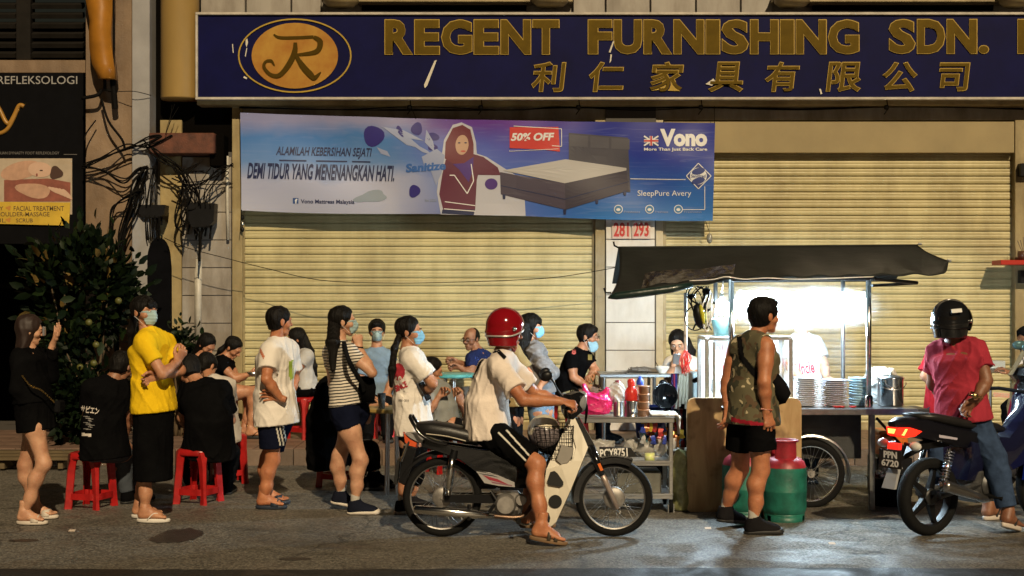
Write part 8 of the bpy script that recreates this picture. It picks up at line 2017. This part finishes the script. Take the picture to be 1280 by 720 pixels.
# plates, bowls, stock pot on the counter
def stack(x, d_, n, r, h, m, label, grp, name, cat, deep=False):
    o0 = None
    for k in range(n):
        o = V((P(x, 370, d_).x, d_, ZC + .003 + k * h)); t_ = thing(name, o, label, cat, grp)
        if o0 is None:
            prof = [(0, 0), (r * .62, 0), (r * .66, .004), (r * .9, h * .6), (r, h * .92), (r * .985, h), (r * .9, h * .8), (0, h * .55)] if not deep else [(0, 0), (r * .7, 0), (r * .95, h * .3), (r, h * .92), (r * .97, h), (r * .9, h * .5), (0, h * .5)]
            o0 = MB().lathe(o, (0, 0, 1), prof, 26).put(name.split('_')[-1], m, t_, True)
        else:
            c = o0.copy(); COL.objects.link(c); c.parent = t_; c.location = o0.location + V((random.uniform(-.003, .003), random.uniform(-.003, .003), 0))
PLT = mat('melamine_plate', (.62, .60, .62), .25, coat=.5, nz=.05)
stack(1008, DC + .25, 14, .100, .0165, PLT, 'white plate in the tall stack next to the glass case', 'plates stacked next to the glass case', 'dinner_plate', 'plate')
stack(1043, DC + .25, 13, .112, .0165, mat('lilac_plate', (.55, .54, .62), .25, coat=.5, nz=.05), 'pale lilac plate in the wide stack in the middle of the counter', 'plates stacked in the middle of the counter', 'dinner_plate', 'plate')
stack(1073, DC + .25, 11, .078, .021, plastic('bowl_blue', (.30, .48, .60)), 'pale blue bowl in the stack beside the chrome pole', 'blue bowls stacked beside the chrome pole', 'soup_bowl', 'bowl', True)
o = V((P(1113, 370, DC + .3).x, DC + .3, ZC + .003)); pt = thing('stock_pot', o, 'shiny steel stock pot with bail handle at the end of the counter', 'pot')
MB().lathe(o, (0, 0, 1), [(0, 0), (.098, 0), (.104, .008), (.104, .215), (.112, .222), (.112, .228), (.10, .228), (.098, .02), (0, .02)], 36).put('pot', CHROME, pt, True); MB().lathe(o, (0, 0, 1), [(.106, .226), (.10, .235), (.04, .25), (.012, .252), (.012, .27), (0, .272)], 30).put('lid', STEEL, pt, True)
MB().tube([o + V((.108 * math.cos(a), -.07 - .045 * math.sin(a), .19 - .055 * math.sin(a))) for a in np.linspace(0, math.pi, 15)], .004, 6).put('bail_handle', CHROME, pt, True)
for x in (1046, 1052, 1066): 
    o = V((P(x, 370, DC + .05).x, DC + .06, ZC + .004)); t_ = thing('sauce_dish', o, 'tiny red sauce dish at the front edge of the counter', 'dish', 'red sauce dishes on the counter edge'); MB().lathe(o, (0, 0, 1), [(0, 0), (.02, 0), (.032, .014), (.028, .014), (0, .006)], 14).put('dish', RED, t_, True)
t_ = thing('white_pot_cloth', (P(1100, 370, DC + .55).x, DC + .55, ZC), 'white cloth heaped behind the chrome pole on the counter', 'cloth'); f = crumple((P(1100, 370, DC + .55).x, DC + .55, ZC + .15), (.13, .09, .16), 61, amp=.015); f.cut((0, 0, ZC + .004), (0, 0, -1)); nput('cloth', f.mesh(), cloth('white_towel', 0), t_)
# things under and behind the cart
t_ = thing('orange_crate', (P(1112, 370, 12.2).x, 12.2, 0), 'orange plastic crate under the far end of the counter', 'crate'); cx = P(1112, 370, 12.2).x
OR = plastic('crate_orange', (.70, .17, .02)); z0 = P(0, 568, 12.2).z
MB().box((cx, 12.2, z0 / 2 - .004), (.30, .34, z0 - .01), bev=.01).put('dark_base_box', BLACKP, t_)
MB().box((cx, 12.2, z0 + .09), (.24, .3, .18), bev=.015).box((cx, 12.2, z0 + .20), (.26, .32, .03), bev=.008).put('crate_body', OR, t_)
for k in range(4): MB().box((cx - .08 + k * .053, 12.046, z0 + .08), (.03, .008, .10), bev=.002).put('rib', OR, t_)
t_ = thing('black_tub', (P(1112, 370, 11.6).x, 11.6, 0), 'low black tub on the ground beneath the counter end', 'tub'); MB().lathe((P(1112, 370, 11.6).x, 11.6, 0), (0, 0, 1), [(0, 0), (.15, 0), (.18, .22), (.19, .23), (.17, .23), (.14, .02), (0, .02)], 26).put('tub', BLACKP, t_, True)
random.seed(6)
for k in range(9): 
    c_ = P(random.uniform(1098, 1124), random.uniform(570, 585), 11.5); t_ = thing('crushed_bottle', c_, 'small crushed plastic bottle in the litter below the orange crate', 'bottle', 'crushed bottles below the crate'); c_.z = .235 + .03 * (k % 3); MB().tube([c_, c_ + V((random.uniform(-.08, .08), random.uniform(-.05, .05), .02))], [.02, .012], 8).put('bottle', CW if k % 2 else STEEL, t_, True)
hb = thing('black_hose', P(880, 500, 11.6), 'black rubber hose curling beside the glass case', 'hose'); MB().tube(spline([P(868, 476, 12.5), P(876, 474, 12.3), P(883, 486, 12.1), P(884, 505, 12.0)], 6), .022, 8).put('hose', CABLE, hb, True)
t_ = thing('steel_bin', (P(880, 370, 12.6).x, 12.6, 0), 'pale blue-white steel bin beside the cream towel', 'bin'); MB().box((P(876, 370, 12.6).x, 12.7, .52), (.16, .3, 1.0), bev=.01).put('bin_body', mat('bin_pale', (.45, .52, .52), .4, nz=.2), t_)
for px_, py_ in ((885, 661), (90, 664), (1040, 680)): 
    o = V((P(px_, 370, GD(py_)).x, GD(py_), .004)); t_ = thing('paper_scrap', o, 'small pale paper scrap on the asphalt' + (' near the man in camouflage' if px_ == 885 else ' near the woman in black' if px_ == 90 else ' below the gas cylinder'), 'litter'); MB().box(o, (.045, .03, .004), rot=Matrix.Rotation(.3, 3, 'X')).put('paper', mat('paper_pale', (.55, .45, .36), .8), t_)
# table with boxes at the far right
t_ = thing('small_steel_table', (P(1252, 370, 14.3).x, 14.3, 0), 'small steel table with clear box near the person in the dark cap', 'table'); Z5 = EYE - (462 - HOR) * 14.3 / F; tb_(1235, 1275, Z5, 14.3, 14.7, .03, 'table_top', STEEL, t_)
for x in (1238, 1272): MB().tube([(P(x, 370, 14.4).x, 14.4, Z5 - .03), (P(x, 370, 14.4).x, 14.4, WALK)], .016, 8).put('leg', STEEL, t_)
t2 = thing('clear_food_box', (P(1246, 370, 14.4).x, 14.4, Z5), 'translucent food box on the small steel table', 'box'); MB().box((P(1246, 370, 14.4).x, 14.45, Z5 + .045), (.16, .16, .08), bev=.008).put('box', mat('box_milky', (.4, .42, .4), .3), t2)
# steam: a flat cloud shaped to give the tubes a bloom, and a wok wisp
st = bpy.data.materials.new('steam_and_glow'); st.use_nodes = True; t = st.node_tree; t.nodes.remove(t.nodes['Principled BSDF'])
pv = t.nodes.new('ShaderNodeVolumePrincipled'); pv.inputs['Color'].default_value = (.97, .98, 1, 1); pv.inputs['Anisotropy'].default_value = .25
tc = t.nodes.new('ShaderNodeTexCoord'); gr = t.nodes.new('ShaderNodeTexGradient'); gr.gradient_type = 'SPHERICAL'
mp = t.nodes.new('ShaderNodeMapping'); mp.inputs['Location'].default_value = (-1, -1, -1); mp.inputs['Scale'].default_value = (2, 2, 2); t.links.new(tc.outputs['Generated'], mp.inputs[0]); t.links.new(mp.outputs[0], gr.inputs[0])
nz = t.nodes.new('ShaderNodeTexNoise'); nz.inputs['Scale'].default_value = 3.2; nz.inputs['Detail'].default_value = 4; nz.inputs['Distortion'].default_value = .8; t.links.new(tc.outputs['Object'], nz.inputs['Vector'])
rp = t.nodes.new('ShaderNodeMapRange'); rp.inputs['From Min'].default_value = .32; rp.inputs['From Max'].default_value = .7; t.links.new(nz.outputs['Fac'], rp.inputs['Value'])
mm_ = t.nodes.new('ShaderNodeMath'); mm_.operation = 'MULTIPLY'; t.links.new(gr.outputs['Fac'], mm_.inputs[0]); t.links.new(rp.outputs[0], mm_.inputs[1])
m2_ = t.nodes.new('ShaderNodeMath'); m2_.operation = 'MULTIPLY'; m2_.inputs[1].default_value = 1.7; t.links.new(mm_.outputs[0], m2_.inputs[0]); t.links.new(m2_.outputs[0], pv.inputs['Density'])
t.links.new(pv.outputs[0], t.nodes['Material Output'].inputs['Volume'])
MB().ball((P(1000, 370, 11.8).x, 11.8, P(0, 384, 11.8).z), (.86, .42, .24), 28).put('steam_and_glow', st, None, True, kind='stuff')  # cloud added round the tubes so their light spreads into a glow
MB().ball((P(1042, 370, 12.0).x, 12.0, P(0, 440, 12.0).z), (.24, .24, .30), 24).put('steam_and_glow', st, None, True, kind='stuff')
